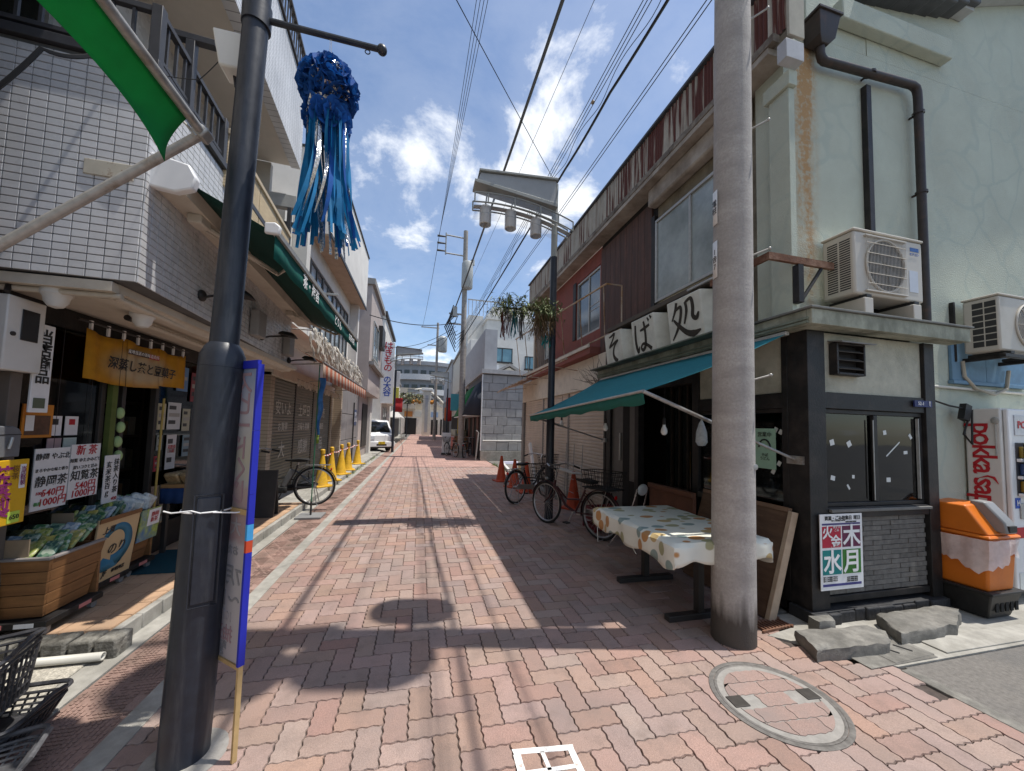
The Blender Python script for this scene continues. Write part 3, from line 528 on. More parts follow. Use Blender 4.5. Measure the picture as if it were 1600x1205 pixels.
# --- sign boxes
m_sgn = M('sign_face', (.68,.68,.61), .6, .08, 5, c2=(.42,.42,.36), amt=.62, s2=3, soft=.2, bump=.1); BRUSH = {'そ': [[(.28,.86,.03),(.45,.88,.06),(.66,.92,.07),(.50,.74,.06),(.28,.56,.07),(.34,.56,.05),(.62,.64,.07),(.84,.68,.05),(.62,.56,.06),(.50,.40,.08),(.50,.24,.10),(.60,.12,.12),(.74,.05,.10)]],
 'ば': [[(.17,.86,.07),(.14,.62,.08),(.14,.34,.09),(.22,.10,.09),(.30,.24,.03)], [(.38,.66,.04),(.58,.68,.07),(.84,.73,.06)], [(.58,.88,.06),(.62,.66,.08),(.62,.40,.08),(.58,.20,.09),(.46,.11,.08),(.38,.19,.06),(.48,.28,.06),(.66,.22,.07),(.86,.08,.09)], [(.76,.94,.03),(.83,.84,.07)], [(.88,.97,.03),(.95,.88,.07)]],
 '処': [[(.30,.94,.07),(.24,.76,.07),(.10,.54,.03)], [(.24,.76,.05),(.42,.80,.07),(.40,.58,.07),(.28,.32,.07),(.08,.08,.03)], [(.16,.56,.04),(.32,.38,.08),(.54,.18,.10),(.76,.10,.13),(.98,.14,.03)], [(.58,.88,.06),(.60,.66,.07),(.50,.38,.04)], [(.58,.86,.05),(.76,.90,.07),(.80,.70,.08),(.78,.50,.08),(.88,.42,.09),(.96,.54,.04)]]}
m_ink = M('ink_brown', (.035,.028,.02), .7, .3, 20)
for ch, ya, yb, lab in (('そ', 5.02, 5.52, 'farthest'), ('ば', 4.20, 4.72, 'middle'), ('処', 3.36, 3.92, 'nearest')):
    s = T('sign_box', 'white sign box with black brush character, %s of the three on the shelf' % lab, 'sign', (3.0,(ya+yb)/2,2.60), group='noodle shop sign boxes')
    dx = .05; z0, z1 = 2.607, 3.10+.10*(5.3-ya)*.15
    MB().add([(2.98,ya,z0),(2.98,yb,z0),(2.92,yb,z1),(2.92,ya,z1),(3.17,ya-.13,z0),(3.17,yb+.02,z0),(3.15,yb+.02,z1-.02),(3.15,ya-.13,z1-.02)], [(0,1,2,3),(0,3,7,4),(1,5,6,2),(3,2,6,7),(0,4,5,1),(4,7,6,5)]).build('case', m_sgn, s, bev=.012)
    YC, ZC = (ya+yb)/2, (z0+z1)/2
    for k_, stroke in enumerate(BRUSH[ch]):
        bb_ = MB(); pts = [Vector((p[0], p[1])) for p in stroke]; ws = [p[2] for p in stroke]; dense = []
        for i_ in range(len(pts)-1):                       # smooth the stroke
            p0 = pts[max(i_-1,0)]; p1 = pts[i_]; p2 = pts[i_+1]; p3 = pts[min(i_+2,len(pts)-1)]
            for q_ in range(6): t_ = q_/6; dense.append((.5*((2*p1)+(p2-p0)*t_+(2*p0-5*p1+4*p2-p3)*t_*t_+(3*p1-p0-3*p2+p3)*t_**3), ws[i_]+(ws[i_+1]-ws[i_])*t_))
        dense.append((pts[-1], ws[-1])); L1 = []; R1 = []
        for i_, (p, w_) in enumerate(dense):
            d_ = (dense[min(i_+1,len(dense)-1)][0]-dense[max(i_-1,0)][0]).normalized(); nrm = Vector((-d_.y, d_.x)); L1.append(p+nrm*w_*.62); R1.append(p-nrm*w_*.62)
        S_ = .50; to3 = lambda p, e: (2.98-.06*((ZC+(p.y-.5)*S_)-z0)/(z1-z0)-.003-e, YC-(p.x-.5)*S_*(yb-ya)/.54, ZC+(p.y-.5)*S_)
        n_ = len(L1); bb_.add([to3(p, .0004*k_) for p in L1]+[to3(p, .0004*k_) for p in R1], [(i_, i_+1, n_+i_+1, n_+i_) for i_ in range(n_-1)])
        bb_.build('brush_stroke', m_ink, s)
P('sign_shelf', M('shelf_green', (.2,.22,.17), .8, .2, 8, c2=(.09,.09,.07), amt=.5, s2=4), (2.90,3.03,3.1,6.0,2.585,2.604))
# --- teal awning
aw = T('teal_awning', 'teal cloth awning pulled out over the noodle shop front', 'awning', (3.12,4.2,2.4))
m_teal = cloth('teal_cloth', (.055,.33,.39), .45); m_tealv = cloth('teal_valance', (.03,.20,.165), .35)
def awn(u, v):
    y0, y1 = 2.50+v*.22, 5.92+v*.08; y = y0+(y1-y0)*u; x = 3.10+(1.80-3.10)*v; z = 2.44+(1.88-.13*u-2.44)*v - .05*math.sin(PI*v)*(.6+.4*math.sin(u*9)); return (x, y, z)
MB().grid(awn, 24, 8).build('canopy', m_teal, aw, thick=.003)
def val(u, v): p = awn(u, 1); return (p[0]+.012*math.sin(u*50)*v+.02*v, p[1], p[2]-.005-v*(.10+.01*math.sin(u*37)))
MB().grid(val, 60, 2).build('valance', m_tealv, aw, thick=.002)
MB().tube([awn(0,1), awn(1,1)], .013, 8).build('front_bar', m_alu, aw); P('back_bar', m_alu, (3.06,3.10,2.5,5.92,2.415,2.45), par=aw)
m_galv = M('galvanised', (.36,.355,.34), .5, .2, 20, metal=.6, c2=(.2,.15,.1), amt=.65, s2=8)
for e, w in ((awn(0,1), (3.18,2.53,1.33)), (awn(1,1), (3.18,5.98,1.36))):
    a = Vector(e); b = Vector(w); MB().tube([a, a.lerp(b, .45)], .017, 8).tube([a.lerp(b, .43), b], .012, 8).build('arm', m_galv, aw); MB().obox(b, (.03,.14,.07)).build('arm_bracket', m_galv, aw)
# bulbs
m_bulb = M('bulb_glass', (.75,.75,.72), .25, .03, 5)
for (x, y, z), lab in (((2.50,3.39,1.62), 'over the covered table'), ((2.50,4.66,1.64), 'in front of the shutter edge'), ((2.50,6.3,1.70), 'at the far end of the teal awning')):
    b = T('light_bulb', 'bare white light bulb hanging %s' % lab, 'bulb', (x,y,z), group='bulbs under the awning')
    MB().tube([(x,y,z+.06),(x+.01,y,z+.45)], .003, 5).build('cord', m_blk, b); MB().lathe([(.014,0),(.018,.01),(.018,.06),(.01,.075)], (x,y,z-.005), 12).build('socket', m_blk, b)
    MB().lathe([(.004,-.115),(.02,-.108),(.031,-.09),(.034,-.07),(.028,-.045),(.016,-.02),(.014,.0)], (x,y,z), 16).build('globe', m_bulb, b)
b = T('plastic_bag', 'small clear plastic bag hanging from the awning arm', 'bag', (2.55,3.0,1.4)); MB().lathe([(.004,.16),(.02,.13),(.045,.05),(.05,-.04),(.03,-.07),(.01,-.075)], (2.45,2.80,1.50), 12).build('bag_film', M('bag_film', (.55,.6,.62), .3, .15, 30, alpha=.45), b)
# poster on the corner
po = T('waste_calendar', 'white waste collection day poster with four coloured weekday squares', 'poster', (3.49,2.405,.27))
wp = flat('poster_white', (.74,.74,.74)); X0, X1, Z0, Z1 = 3.255, 3.725, .27, .89; YP = 2.395
P('sheet', wp, (X0,X1,YP,YP+.006,Z0,Z1), bev=0, par=po)
P('batten', m_blk, (X0+.02,X1-.02,YP+.008,2.418,.5,.6), par=po, bev=0)
def pr(name, c, x0, x1, z0, z1): P(name, flat(name+'_ink', c), (X0+x0,X0+x1,YP-.0015,YP-.0003,Z0+z0,Z0+z1), bev=0, par=po)
pr('red_square', (.42,.012,.04), .02,.225,.345,.52); pr('plum_square', (.12,.015,.06), .24,.445,.345,.52); pr('teal_square', (.0,.19,.19), .02,.225,.125,.325); pr('green_square', (.03,.16,.02), .24,.445,.125,.325); pr('navy_strip', (.05,.05,.2), .02,.445,.03,.05); pr('navy_band', (.06,.05,.17), .02,.445,.53,.545)
pk = flat('print_white', (.75,.75,.75)); bk = flat('print_black', (.02,.02,.02))
for ch, x, z, s in (('火',.075,.475,.115),('金',.165,.395,.115),('木',.342,.432,.2),('水',.122,.225,.2),('月',.342,.225,.2)): TX(ch, s, (X0+x,YP-.0015,Z0+z-.01), (1,0,0), (0,0,1), pk, po, bold=s*.02, name='weekday')
TX('資源・ごみ収集日', .038, (X0+.2,YP,Z0+.585), (1,0,0), (0,0,1), bk, po, bold=.0006); TX('燃やす\nごみ', .026, (X0+.175,YP-.0015,Z0+.50), (1,0,0), (0,0,1), pk, po); TX('曜日', .04, (X0+.41,YP,Z0+.585), (1,0,0), (0,0,1), bk, po)
for k, (w, z) in enumerate(((.2,.105),(.17,.09),(.2,.075),(.15,.565))): TX('粗大ごみは電話で申込み', .014, (X0+.1+(.1 if k > 2 else 0),YP,Z0+z), (1,0,0), (0,0,1), bk, po); TX('市役所 環境部 収集課', .013, (X0+.34,YP,Z0+z-.012), (1,0,0), (0,0,1), bk, po)
# green notice in the street window
no = T('green_notice', 'pale green printed notice taped inside the street window', 'poster', (3.22,2.85,1.2)); P('sheet', flat('notice_green', (.30,.48,.36)), (3.21,3.215,2.74,2.96,1.22,1.60), bev=0, par=no)
MB().tube([(3.206,2.85+.06*math.cos(t*PI/8),1.42+.075*math.sin(t*PI/8)) for t in range(9)], .008, 5).build('arch_print', bk, no); TX('営業中', .05, (3.209,2.85,1.54), (0,-1,0), (0,0,1), bk, no); TX('そば\nうどん', .035, (3.209,2.85,1.33), (0,-1,0), (0,0,1), bk, no)
# ================================================================ RIGHT: SHUTTERED SHOP
m_red = M('oxide_red_wall', (.24,.075,.06), .85, .15, 6, bump=.3, bscale=60, c2=(.22,.09,.07), amt=.6, s2=2); m_shut = M('shutter_beige', (.62,.54,.46), .6, .06, 5, c2=(.50,.43,.36), amt=.6, s2=1.5, soft=.2); m_wcream = M('cream_fascia', (.66,.60,.50), .85, .1, 6, bump=.2)
rs = T('shuttered_shop', 'old red-walled shop with beige roller shutters closed at street level', 'building', (3.2,8.7,0))
Q = lambda name, mat, *boxes, bev=.004, par=None, **k: P(name, mat, *boxes, bev=bev, par=par or rs, **k)
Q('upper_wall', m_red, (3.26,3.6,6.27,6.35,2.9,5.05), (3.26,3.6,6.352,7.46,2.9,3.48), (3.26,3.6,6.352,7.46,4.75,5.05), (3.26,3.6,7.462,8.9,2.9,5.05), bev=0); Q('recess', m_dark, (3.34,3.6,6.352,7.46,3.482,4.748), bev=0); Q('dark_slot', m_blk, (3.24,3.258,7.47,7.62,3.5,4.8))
Q('wall_far', M('grey_boards', (.26,.21,.17), .85, .25, 12, stretch=(1,6,.4), c2=(.08,.065,.05), amt=.5, s2=2), (3.26,3.6,8.905,10.5,2.9,5.05), bev=0)
Q('end_wall', m_wcream, (3.25,9,10.505,10.6,0,5.7), bev=0); Q('box_body', m_wcream, (3.62,4.0,6.0,10.5,0,5.7), bev=0)
w2 = Q('window', m_alu, (3.275,3.33,6.36,7.45,4.70,4.74), (3.275,3.33,6.36,7.45,3.49,3.53), (3.275,3.33,6.36,6.40,3.532,4.698), (3.275,3.33,7.41,7.45,3.532,4.698), (3.28,3.325,6.86,6.90,3.532,4.698))
m_clg = M('sky_glass', (.10,.13,.15), .06, .2, 2, spec=.7); Q('pane', m_clg, (3.30,3.306,6.402,6.858,3.532,4.698), bev=0, par=w2); Q('pane', m_clg, (3.31,3.316,6.902,7.408,3.532,4.698), bev=0, par=w2); Q('glazing_bar', m_alu, (3.292,3.299,6.402,6.858,3.95,3.965), (3.292,3.299,6.402,6.858,4.05,4.065), bev=0, par=w2)
w3 = Q('window', m_alu, (3.235,3.258,9.0,9.5,3.4,3.43), (3.235,3.258,9.0,9.5,4.5,4.53), (3.235,3.258,9.0,9.03,3.432,4.498), (3.235,3.258,9.47,9.5,3.432,4.498)); Q('pane', m_clg, (3.25,3.256,9.032,9.468,3.432,4.498), bev=0, par=w3)
Q('eave_red', m_red, (3.02,3.255,6.27,10.5,2.96,3.10)); Q('eave_lip', m_wcream, (2.99,3.018,6.27,10.5,3.08,3.14))
Q('fascia', m_wcream, (3.20,3.3,6.0,11.5,2.34,2.955), bev=.006); Q('side_panel', m_wcream, (3.30,3.6,10.62,11.5,0,2.95), bev=0)
Q('shutter_pillar', m_blk, (3.19,3.3,5.96,6.02,.012,2.335)); Q('end_pillar', M('grey_pillar', (.25,.23,.21), .8), (3.19,3.3,11.3,11.5,.012,2.335))
sl_ = MB(); sl_.add([(0,0,0),(0,1,0),(-.012,1,.012),(-.012,0,.012),(-.014,1,.058),(-.014,0,.058),(0,1,.066),(0,0,.066)], [(0,1,2,3),(3,2,4,5),(5,4,6,7)]); slm = sl_.mesh('shutter_slat', m_shut, 50)
for k, (a, b) in enumerate(((6.03,7.72),(7.80,9.48),(9.56,11.28))):
    sh = Q('roller_shutter', m_shut, (3.27,3.28,a,b,.02,2.33), bev=0)
    for i in range(34): inst('slat', slm, Matrix.Translation((3.262,a,.03+i*.068)) @ Matrix.Diagonal((1,b-a,1,1)), sh)
    if k < 2: Q('shutter_post', MATS['grey_pillar'], (3.23,3.27,b+.005,b+.075,.012,2.335))
# projecting rail frame in front of the upper window
rl_ = T('window_railing', 'rusty white projecting steel rail frame in front of the red wall', 'railing', (2.9,7.7,3.2)); m_rw = M('rusty_white_paint', (.48,.42,.36), .7, .15, 18, c2=(.30,.16,.06), amt=.5, s2=5, bump=.2)
MB().tube([(2.78,5.2,3.86),(2.78,11.0,4.28)], .016, 8).build('top_rail', M('rusty_orange_paint', (.42,.25,.10), .7, .2, 10, c2=(.48,.4,.33), amt=.5, s2=3), rl_); MB().tube([(3.05,5.2,3.17),(3.05,11.0,3.17)], .015, 8).build('bottom_rail', m_rw, rl_); MB().tube([(2.78,5.2,3.86),(3.05,5.2,3.86)], .013, 8).tube([(3.05,5.2,3.86),(3.05,5.2,3.17)], .013, 8).build('end_frame', m_rw, rl_)
for i in range(7): y = 5.3+i*.93; z = 3.86+.42*(y-5.2)/5.8; MB().tube([(2.78,y,z),(3.05,y+.45,3.17)], .010, 6).build('strut', m_rw, rl_)
# lower rail / old canopy frame under the eave
cf = T('canopy_frame', 'thin rusted canopy frame with pale edge hung below the red eave', 'frame', (3.0,9,2.7)); MB().tube([(2.62,6.4,2.86),(2.4,11.7,2.66)], .016, 8).build('front_bar', m_rw, cf)
for y in (7.2,8.6,10.0,11.2): MB().tube([(3.19,y,2.78),(2.62-(y-6.4)*.041,y,2.86-(y-6.4)*.037)], .010, 6).build('arm', m_rw, cf)
MB().add([(3.19,10.0,3.0),(3.19,11.7,2.95),(2.41,11.68,2.69),(2.48,10.0,2.755)], [(0,1,2,3)]).build('sheet', M('old_canopy_sheet', (.40,.27,.2), .8, .2), cf, thick=.008)
vi = T('dry_vine', 'bare dry vine stems climbing beside the cream fascia', 'vine', (3.12,6.2,2.4)); rvn = random.Random(4); m_vine = M('vine_stem', (.17,.14,.11), .9, .2)
for k in range(16):
    p = Vector((3.16, 6.1+rvn.uniform(-.05,.12), 2.2+rvn.uniform(0,.3))); pts = [p.copy()]; d = Vector((-.1, rvn.uniform(-.1,1), rvn.uniform(.2,1)))
    for j in range(7): d += Vector((rvn.uniform(-.3,.25), rvn.uniform(-.5,.6), rvn.uniform(-.35,.35))); d.normalize(); p = p+d*.085; p.x = min(p.x, 3.17); pts.append(p.copy())
    MB().tube(pts, [.008-.0008*j for j in range(8)], 5).build('stem', m_vine, vi)
# ================================================================ vending machine, bin, air conditioners
m_wp = M('white_enamel', (.62,.61,.58), .4, .06, 5, c2=(.5,.48,.42), amt=.65, s2=2); m_wp2 = M('white_panel', (.72,.72,.72), .35, .04, 5); rdk = flat('print_red', (.42,.012,.02))
vm = T('vending_machine', 'white drink vending machine with red lettering against the green wall', 'vending machine', (5.9,2.4,0))
V = lambda name, mat, *bx, bev=.004, **k: P(name, mat, *bx, bev=bev, par=vm, **k)
V('cabinet', m_wp, (5.50,6.50,2.34,2.585,.10,1.865), bev=.012); V('leg', m_blk, (5.54,5.62,2.37,2.56,-.0,.10)); V('leg', m_blk, (6.38,6.46,2.37,2.56,0,.10)); V('door_frame', m_wp2, (5.525,6.475,2.30,2.338,.12,1.855), bev=.012); V('header_panel', M('header_grey', (.5,.52,.56), .3), (5.60,6.42,2.292,2.299,1.60,1.80)); V('display_back', M('display_dark', (.05,.05,.06), .3), (5.60,6.42,2.294,2.299,1.02,1.53))
for r in range(3):
    for c in range(8):
        x = 5.66+c*.1; z = 1.385-r*.165; col = random.choice(((.3,.03,.03),(.05,.1,.25),(.35,.25,.05),(.08,.2,.07),(.4,.4,.4)))
        MB().lathe([(.022,0),(.026,.008),(.026,.095),(.02,.105)], (x,2.275,z), 10).build('drink_can', flat('can_%d%d' % (int(col[0]*100), int(col[2]*100)), col, .3), vm)
    V('price_rail', m_wp2, (5.60,6.42,2.26,2.2935,1.345-r*.165,1.375-r*.165))
V('glass_front', glass('clear_glass', (.95,.97,1), .92), (5.60,6.42,2.244,2.248,1.0,1.53), bev=0); V('red_strip', rdk, (5.53,6.47,2.2935,2.299,.62,.72), bev=0); V('flap', M('flap_grey', (.3,.3,.32), .4), (5.7,6.3,2.285,2.299,.30,.45)); V('coin_plate', m_alu, (5.62,5.75,2.288,2.2985,.80,.95))
hb = flat('help_blue', (.02,.08,.4)); V('help_sticker', hb, (5.56,5.64,2.2965,2.2985,.90,1.0), bev=0); TX('H', .07, (5.60,2.296,.95), (1,0,0), (0,0,1), pk, vm, bold=.001)
TX('POKKA', .10, (5.80,2.292,1.70), (1,0,0), (0,0,1), rdk, vm, bold=.002, align='CENTER'); V('sticker', m_tape, (5.57,5.66,2.2965,2.2985,.14,.3), bev=0)
TX('pokka sapporo', .235, (5.50,2.462,1.10), (0,0,-1), (0,-1,0), rdk, vm, bold=.004, align='CENTER', sp=.88); MB().tube([(5.497,2.37,1.12),(5.497,2.40,1.18),(5.497,2.44,1.19),(5.497,2.50,1.165)], [.002,.012,.010,.002], 6).build('swirl_mark', rdk, vm)
cb_ = T('black_cable', 'black power cable looping above the vending machine side', 'cable', (5.2,2.55,1.9)); MB().tube([(4.80,2.56,2.02),(4.9,2.52,1.93),(5.1,2.5,1.88),(5.3,2.5,1.86),(5.38,2.49,1.80),(5.3,2.5,1.6),(5.42,2.5,1.5),(5.44,2.5,1.85)], .009, 6).build('cord', m_blk, cb_); MB().obox((5.33,2.50,1.82),(.09,.05,.16),(0,.3,0)).build('plug_box', m_blk, cb_)
ds = T('hanging_tag', 'grey hanging tag on the vending machine side panel', 'tag', (5.49,2.4,1.6)); MB().tube([(5.492,2.372,1.71),(5.492,2.372,1.40)], .005, 6).ball((5.492,2.372,1.74), .03, 10, 6, (.3,1,1.2)).build('tag_body', m_alu, ds)
rbn = T('recycling_bin', 'orange can recycling bin with grey lid chute, wrapped in torn plastic', 'bin', (5.0,2.3,0)); m_or = M('orange_plastic', (.62,.16,.015), .4, .06, 5, c2=(.5,.12,.02), amt=.65, s2=3)
def frus(x0,x1,y0,y1,z0,X0_,X1_,Y0_,Y1_,z1): return [(x0,y0,z0),(x1,y0,z0),(x1,y1,z0),(x0,y1,z0),(X0_,Y0_,z1),(X1_,Y0_,z1),(X1_,Y1_,z1),(X0_,Y1_,z1)], [(0,3,2,1),(4,5,6,7),(0,1,5,4),(1,2,6,5),(2,3,7,6),(3,0,4,7)]
MB().add(*frus(4.80,5.16,2.14,2.52,.26,4.78,5.20,2.12,2.54,.74)).build('body', m_or, rbn, bev=.02, seg=3); MB().add(*frus(4.77,5.22,2.10,2.56,.742,4.77,5.22,2.10,2.56,.775)).add([(4.785,2.115,.776),(5.205,2.115,.776),(5.205,2.545,.776),(4.785,2.545,.776),(4.80,2.27,1.03),(5.08,2.27,1.05),(5.08,2.53,1.05),(4.80,2.53,1.03)], [(0,3,2,1),(4,5,6,7),(0,1,5,4),(1,2,6,5),(2,3,7,6),(3,0,4,7)]).build('lid', m_or, rbn, bev=.018, seg=3)
m_gp = M('grey_plastic', (.23,.23,.23), .45, .06); MB().prism([(2.06,.80),(2.075,.90),(2.20,1.07),(2.30,1.075),(2.30,1.04),(2.24,.96),(2.20,.81)], 'x', 4.93, 5.07).build('chute', m_gp, rbn, bev=.015); P('chute_hole', m_blk, (4.945,5.055,2.055,2.10,.815,.875), par=rbn)
def film(u, v):
    t = u*2*PI; rr = 1.06+.04*math.sin(5*t+v*4)+.025*math.sin(11*t)+.02*math.sin(23*t+v*9)*v; c, s = math.cos(t), math.sin(t); k = 1/max(abs(c), abs(s))**.8
    return (4.99+.225*rr*c*k, 2.33+.22*rr*s*k, .735-v*(.22+.07*math.sin(2*t+.4)+.02*math.sin(7*t+1)+.015*math.sin(19*t)))
MB().grid(film, 64, 5).build('torn_film', M('film_white', (.78,.70,.68), .35, .12, 20, alpha=.62, bump=.4, bscale=40), rbn)
MB().add(*frus(4.82,5.14,2.16,2.50,.01,4.77,5.22,2.11,2.57,.24)).build('base_crate', M('crate_black', (.022,.021,.02), .5, .3, 20), rbn, bev=.012); P('base_rim', MATS['crate_black'], (4.755,5.235,2.095,2.585,.242,.262), par=rbn)
for i in range(5): P('crate_slot', M('black_gap', (.01,.01,.01), .9), (4.86+i*.07,4.90+i*.07,2.125,2.135,.08,.16), par=rbn, bev=0)
for o_ in rbn.children: o_.matrix_basis = Matrix.Translation((4.96,2.33,0)) @ Matrix.Scale(.93,4) @ Matrix.Translation((-4.98,-2.33,0))
# air conditioners
m_acw = M('ac_cream', (.50,.47,.41), .5, .06, 5, c2=(.40,.37,.31), amt=.62, s2=2.5); m_acd = M('ac_dark', (.03,.03,.03), .6)
def aircon(name, label, x0, y0, z0, w, d, h, fanx, fr, square):
    a = T(name, label, 'air conditioner', (x0+w/2, y0+d/2, z0), group='outdoor air conditioner units'); A = lambda n, mt, *bx, bev=.006: P(n, mt, *bx, bev=bev, par=a)
    A('casing', m_acw, (x0,x0+w,y0,y0+d,z0,z0+h), bev=.018); A('top_cover', m_acw, (x0-.008,x0+w+.008,y0-.008,y0+d+.008,z0+h+.001,z0+h+.022), bev=.008)
    fx, fz = x0+fanx, z0+h*.5; n = 40
    MB().lathe([(0.0,0),(fr,0)], (0,0,0), n, caps=False).build('fan_well', m_acd, a).matrix_basis = Matrix.Translation((fx,y0-.0015,fz)) @ Matrix.Rotation(PI/2, 4, 'X')
    MB().tube([(fx+fr*1.03*math.cos(2*PI*t/48), y0-.008, fz+fr*1.03*math.sin(2*PI*t/48)) for t in range(48)], .010, 6, closed=True).build('fan_ring', m_acw, a)
    bl = MB()
    for q in range(5):
        t = q*2*PI/5; c, s = math.cos(t), math.sin(t); c2_, s2_ = math.cos(t+.9), math.sin(t+.9)
        bl.add([(fx+.04*c,y0-.006,fz+.04*s),(fx+fr*.9*c,y0-.006,fz+fr*.9*s),(fx+fr*.9*c2_,y0-.003,fz+fr*.9*s2_),(fx+.04*c2_,y0-.003,fz+.04*s2_)], [(0,1,2,3)])
    bl.build('fan_blades', M('fan_grey', (.07,.07,.07), .5), a)
    g = MB()
    if square:
        for i in range(29): xx = fx-fr*1.05+i*fr*2.1/28; g.tube([(xx,y0-.017,fz-fr*1.05),(xx,y0-.017,fz+fr*1.05)], .0018, 4)
        for i in range(5): zq = fz-fr*.8+i*fr*.4; g.tube([(fx-fr*1.05,y0-.020,zq),(fx+fr*1.05,y0-.020,zq)], .003, 5)
        g.build('grille', m_acw, a); A('grille_frame', m_acw, (fx-fr*1.1,fx+fr*1.1,y0-.022,y0-.001,fz+fr*1.06,fz+fr*1.12), (fx-fr*1.1,fx+fr*1.1,y0-.022,y0-.001,fz-fr*1.12,fz-fr*1.06), bev=.003)
    else:
        for i in range(1, 15): g.tube([(fx+fr*i/15*math.cos(2*PI*t/36), y0-.015, fz+fr*i/15*math.sin(2*PI*t/36)) for t in range(36)], .0022, 4, closed=True)
        for i in range(8): t = i*PI/4; g.tube([(fx,y0-.018,fz),(fx+fr*math.cos(t),y0-.018,fz+fr*math.sin(t))], .003, 4)
        g.build('grille', m_acw, a)
    fin = MB()
    if square:
        for i in range(22):
            for s in (0, 1): zq = z0+.05+i*(h-.1)/22; fin.box(x0-.0015, x0-.0005, y0+.03+s*.1, y0+.115+s*.1, zq, zq+.012)
    else:
        for i in range(7):
            for s in (0, 1): zq = z0+.05+i*(h-.08)/7; fin.box(x0-.0015, x0-.0005, y0+.02+s*.085, y0+.095+s*.085, zq, zq+.055)
    fin.build('side_slots', m_acd, a); A('foot', m_acd, (x0+.10,x0+.16,y0-.02,y0+d+.02,z0-.03,z0-.001), bev=.003); A('foot', m_acd, (x0+w-.16,x0+w-.10,y0-.02,y0+d+.02,z0-.03,z0-.001), bev=.003)
    return a
a1 = aircon('air_conditioner', 'cream air conditioner unit standing on the cornice roof', 3.57, 2.295, 2.775, .84, .26, .56, .36, .225, True)
P('label_sticker', flat('lab_blue', (.03,.10,.3)), (4.25,4.36,2.2925,2.2945,3.24,3.275), par=a1, bev=0); P('label_sticker', flat('lab_pale', (.5,.54,.6)), (4.23,4.34,2.2925,2.2945,2.86,3.06), par=a1, bev=0); TX('エアコン', .03, (4.3,2.2945,3.21), (1,0,0), (0,0,1), hb, a1)
for x in (3.69, 4.28): tag(MB().box(x-.05,x+.05,2.27,2.57,2.607,2.742).build('support_block', m_acw, bev=.006), 'pale hollow support block under the %s end of the cornice air conditioner' % ('left' if x < 4 else 'right'), 'block')
a2 = aircon('air_conditioner', 'cream air conditioner hung on the wall above the vending machine', 5.40, 2.27, 2.42, .80, .25, .54, .46, .215, False)
wb = T('wall_bracket', 'black steel wall bracket carrying the right air conditioner', 'bracket', (5.7,2.5,2.36)); MB().box(5.42,6.2,2.25,2.29,2.352,2.388).box(5.36,5.385,2.56,2.598,2.352,2.98).box(5.48,5.53,2.292,2.595,2.352,2.388).box(6.05,6.1,2.292,2.595,2.352,2.388).build('frame', m_blk, wb, bev=.003)
bb = T('blue_panel', 'faded blue wooden shutter panel on the wall behind the air conditioner', 'panel', (5.85,2.58,2.2)); m_blue = M('faded_blue', (.14,.25,.36), .7, .12, 8, c2=(.16,.32,.48), amt=.6, s2=4)
P('board', m_blue, (5.32,5.85,2.57,2.598,2.16,2.62), (5.855,6.5,2.57,2.598,2.16,2.62), par=bb); P('ledge', m_blue, (5.30,6.52,2.55,2.598,2.12,2.157), par=bb)
cd = T('conduit_pipe', 'pale conduit pipe running along the wall above the vending machine', 'pipe', (5.9,2.57,2.05)); MB().tube([(4.78,2.57,2.08),(7.5,2.57,2.06)], .014, 8).build('pipe', M('conduit_cream', (.6,.58,.52), .5), cd); MB().tube([(5.46,2.56,2.36),(5.46,2.55,2.2),(5.6,2.54,2.08),(5.9,2.54,2.03),(6.1,2.54,2.1),(6.15,2.54,2.3)], .016, 8).build('hose', M('hose_tan', (.42,.38,.3), .6), cd); MB().obox((4.84,2.56,2.12),(.07,.06,.07)).build('box', MATS['conduit_cream'], cd)
# ================================================================ table, board, chair, crate
tb_ = T('folding_table', 'low trestle table on dark T-shaped legs by the concrete pole', 'table', (2.32,3.05,0)); m_dm = M('dark_metal', (.03,.028,.027), .5, .2)
P('table_top', M('table_wood', (.2,.14,.08), .6), (1.90,2.75,2.44,3.70,.675,.70), par=tb_)
for y in (2.70, 3.46): P('leg', m_dm, (2.30,2.36,y-.03,y+.03,.05,.673), par=tb_); P('foot_bar', m_dm, (2.02,2.64,y-.035,y+.035,.001,.048), par=tb_)
def cloth_mat():
    m = M('fruit_tablecloth', (.66,.66,.58), .55, .04, 5); t = m.node_tree; b = t.nodes['Principled BSDF']; L = t.links.new; N = t.nodes.new; src = b.inputs['Base Color'].links[0].from_socket; g = N('ShaderNodeNewGeometry'); mp = N('ShaderNodeMapping'); mp.inputs['Scale'].default_value = (6,9.5,8); L(g.outputs['Position'], mp.inputs[0])
    vo = N('ShaderNodeTexVoronoi'); vo.inputs['Scale'].default_value = 1; vo.inputs['Randomness'].default_value = .75; L(mp.outputs[0], vo.inputs['Vector']); r = N('ShaderNodeMapRange'); r.inputs[1].default_value = .46; r.inputs[2].default_value = .42; L(vo.outputs['Distance'], r.inputs[0]); s = N('ShaderNodeSeparateColor'); L(vo.outputs['Color'], s.inputs[0])
    cr = N('ShaderNodeValToRGB'); cr.color_ramp.interpolation = 'CONSTANT'; e = cr.color_ramp.elements; e[0].color = (.44,.22,.08,1); e[1].position = .25; e[1].color = (.33,.32,.18,1)
    for p_, c_ in ((.45,(.22,.29,.27)),(.62,(.46,.34,.16)),(.75,(.62,.63,.56))): q = e.new(p_); q.color = (*c_, 1)
    L(s.outputs[0], cr.inputs[0]); mi = N('ShaderNodeMix'); mi.data_type = 'RGBA'; L(r.outputs[0], mi.inputs[0]); L(src, mi.inputs[6]); L(cr.outputs[0], mi.inputs[7]); L(mi.outputs[2], b.inputs['Base Color']); return m
m_tc = cloth_mat()
tcl = MB(); NX, NY = 26, 36
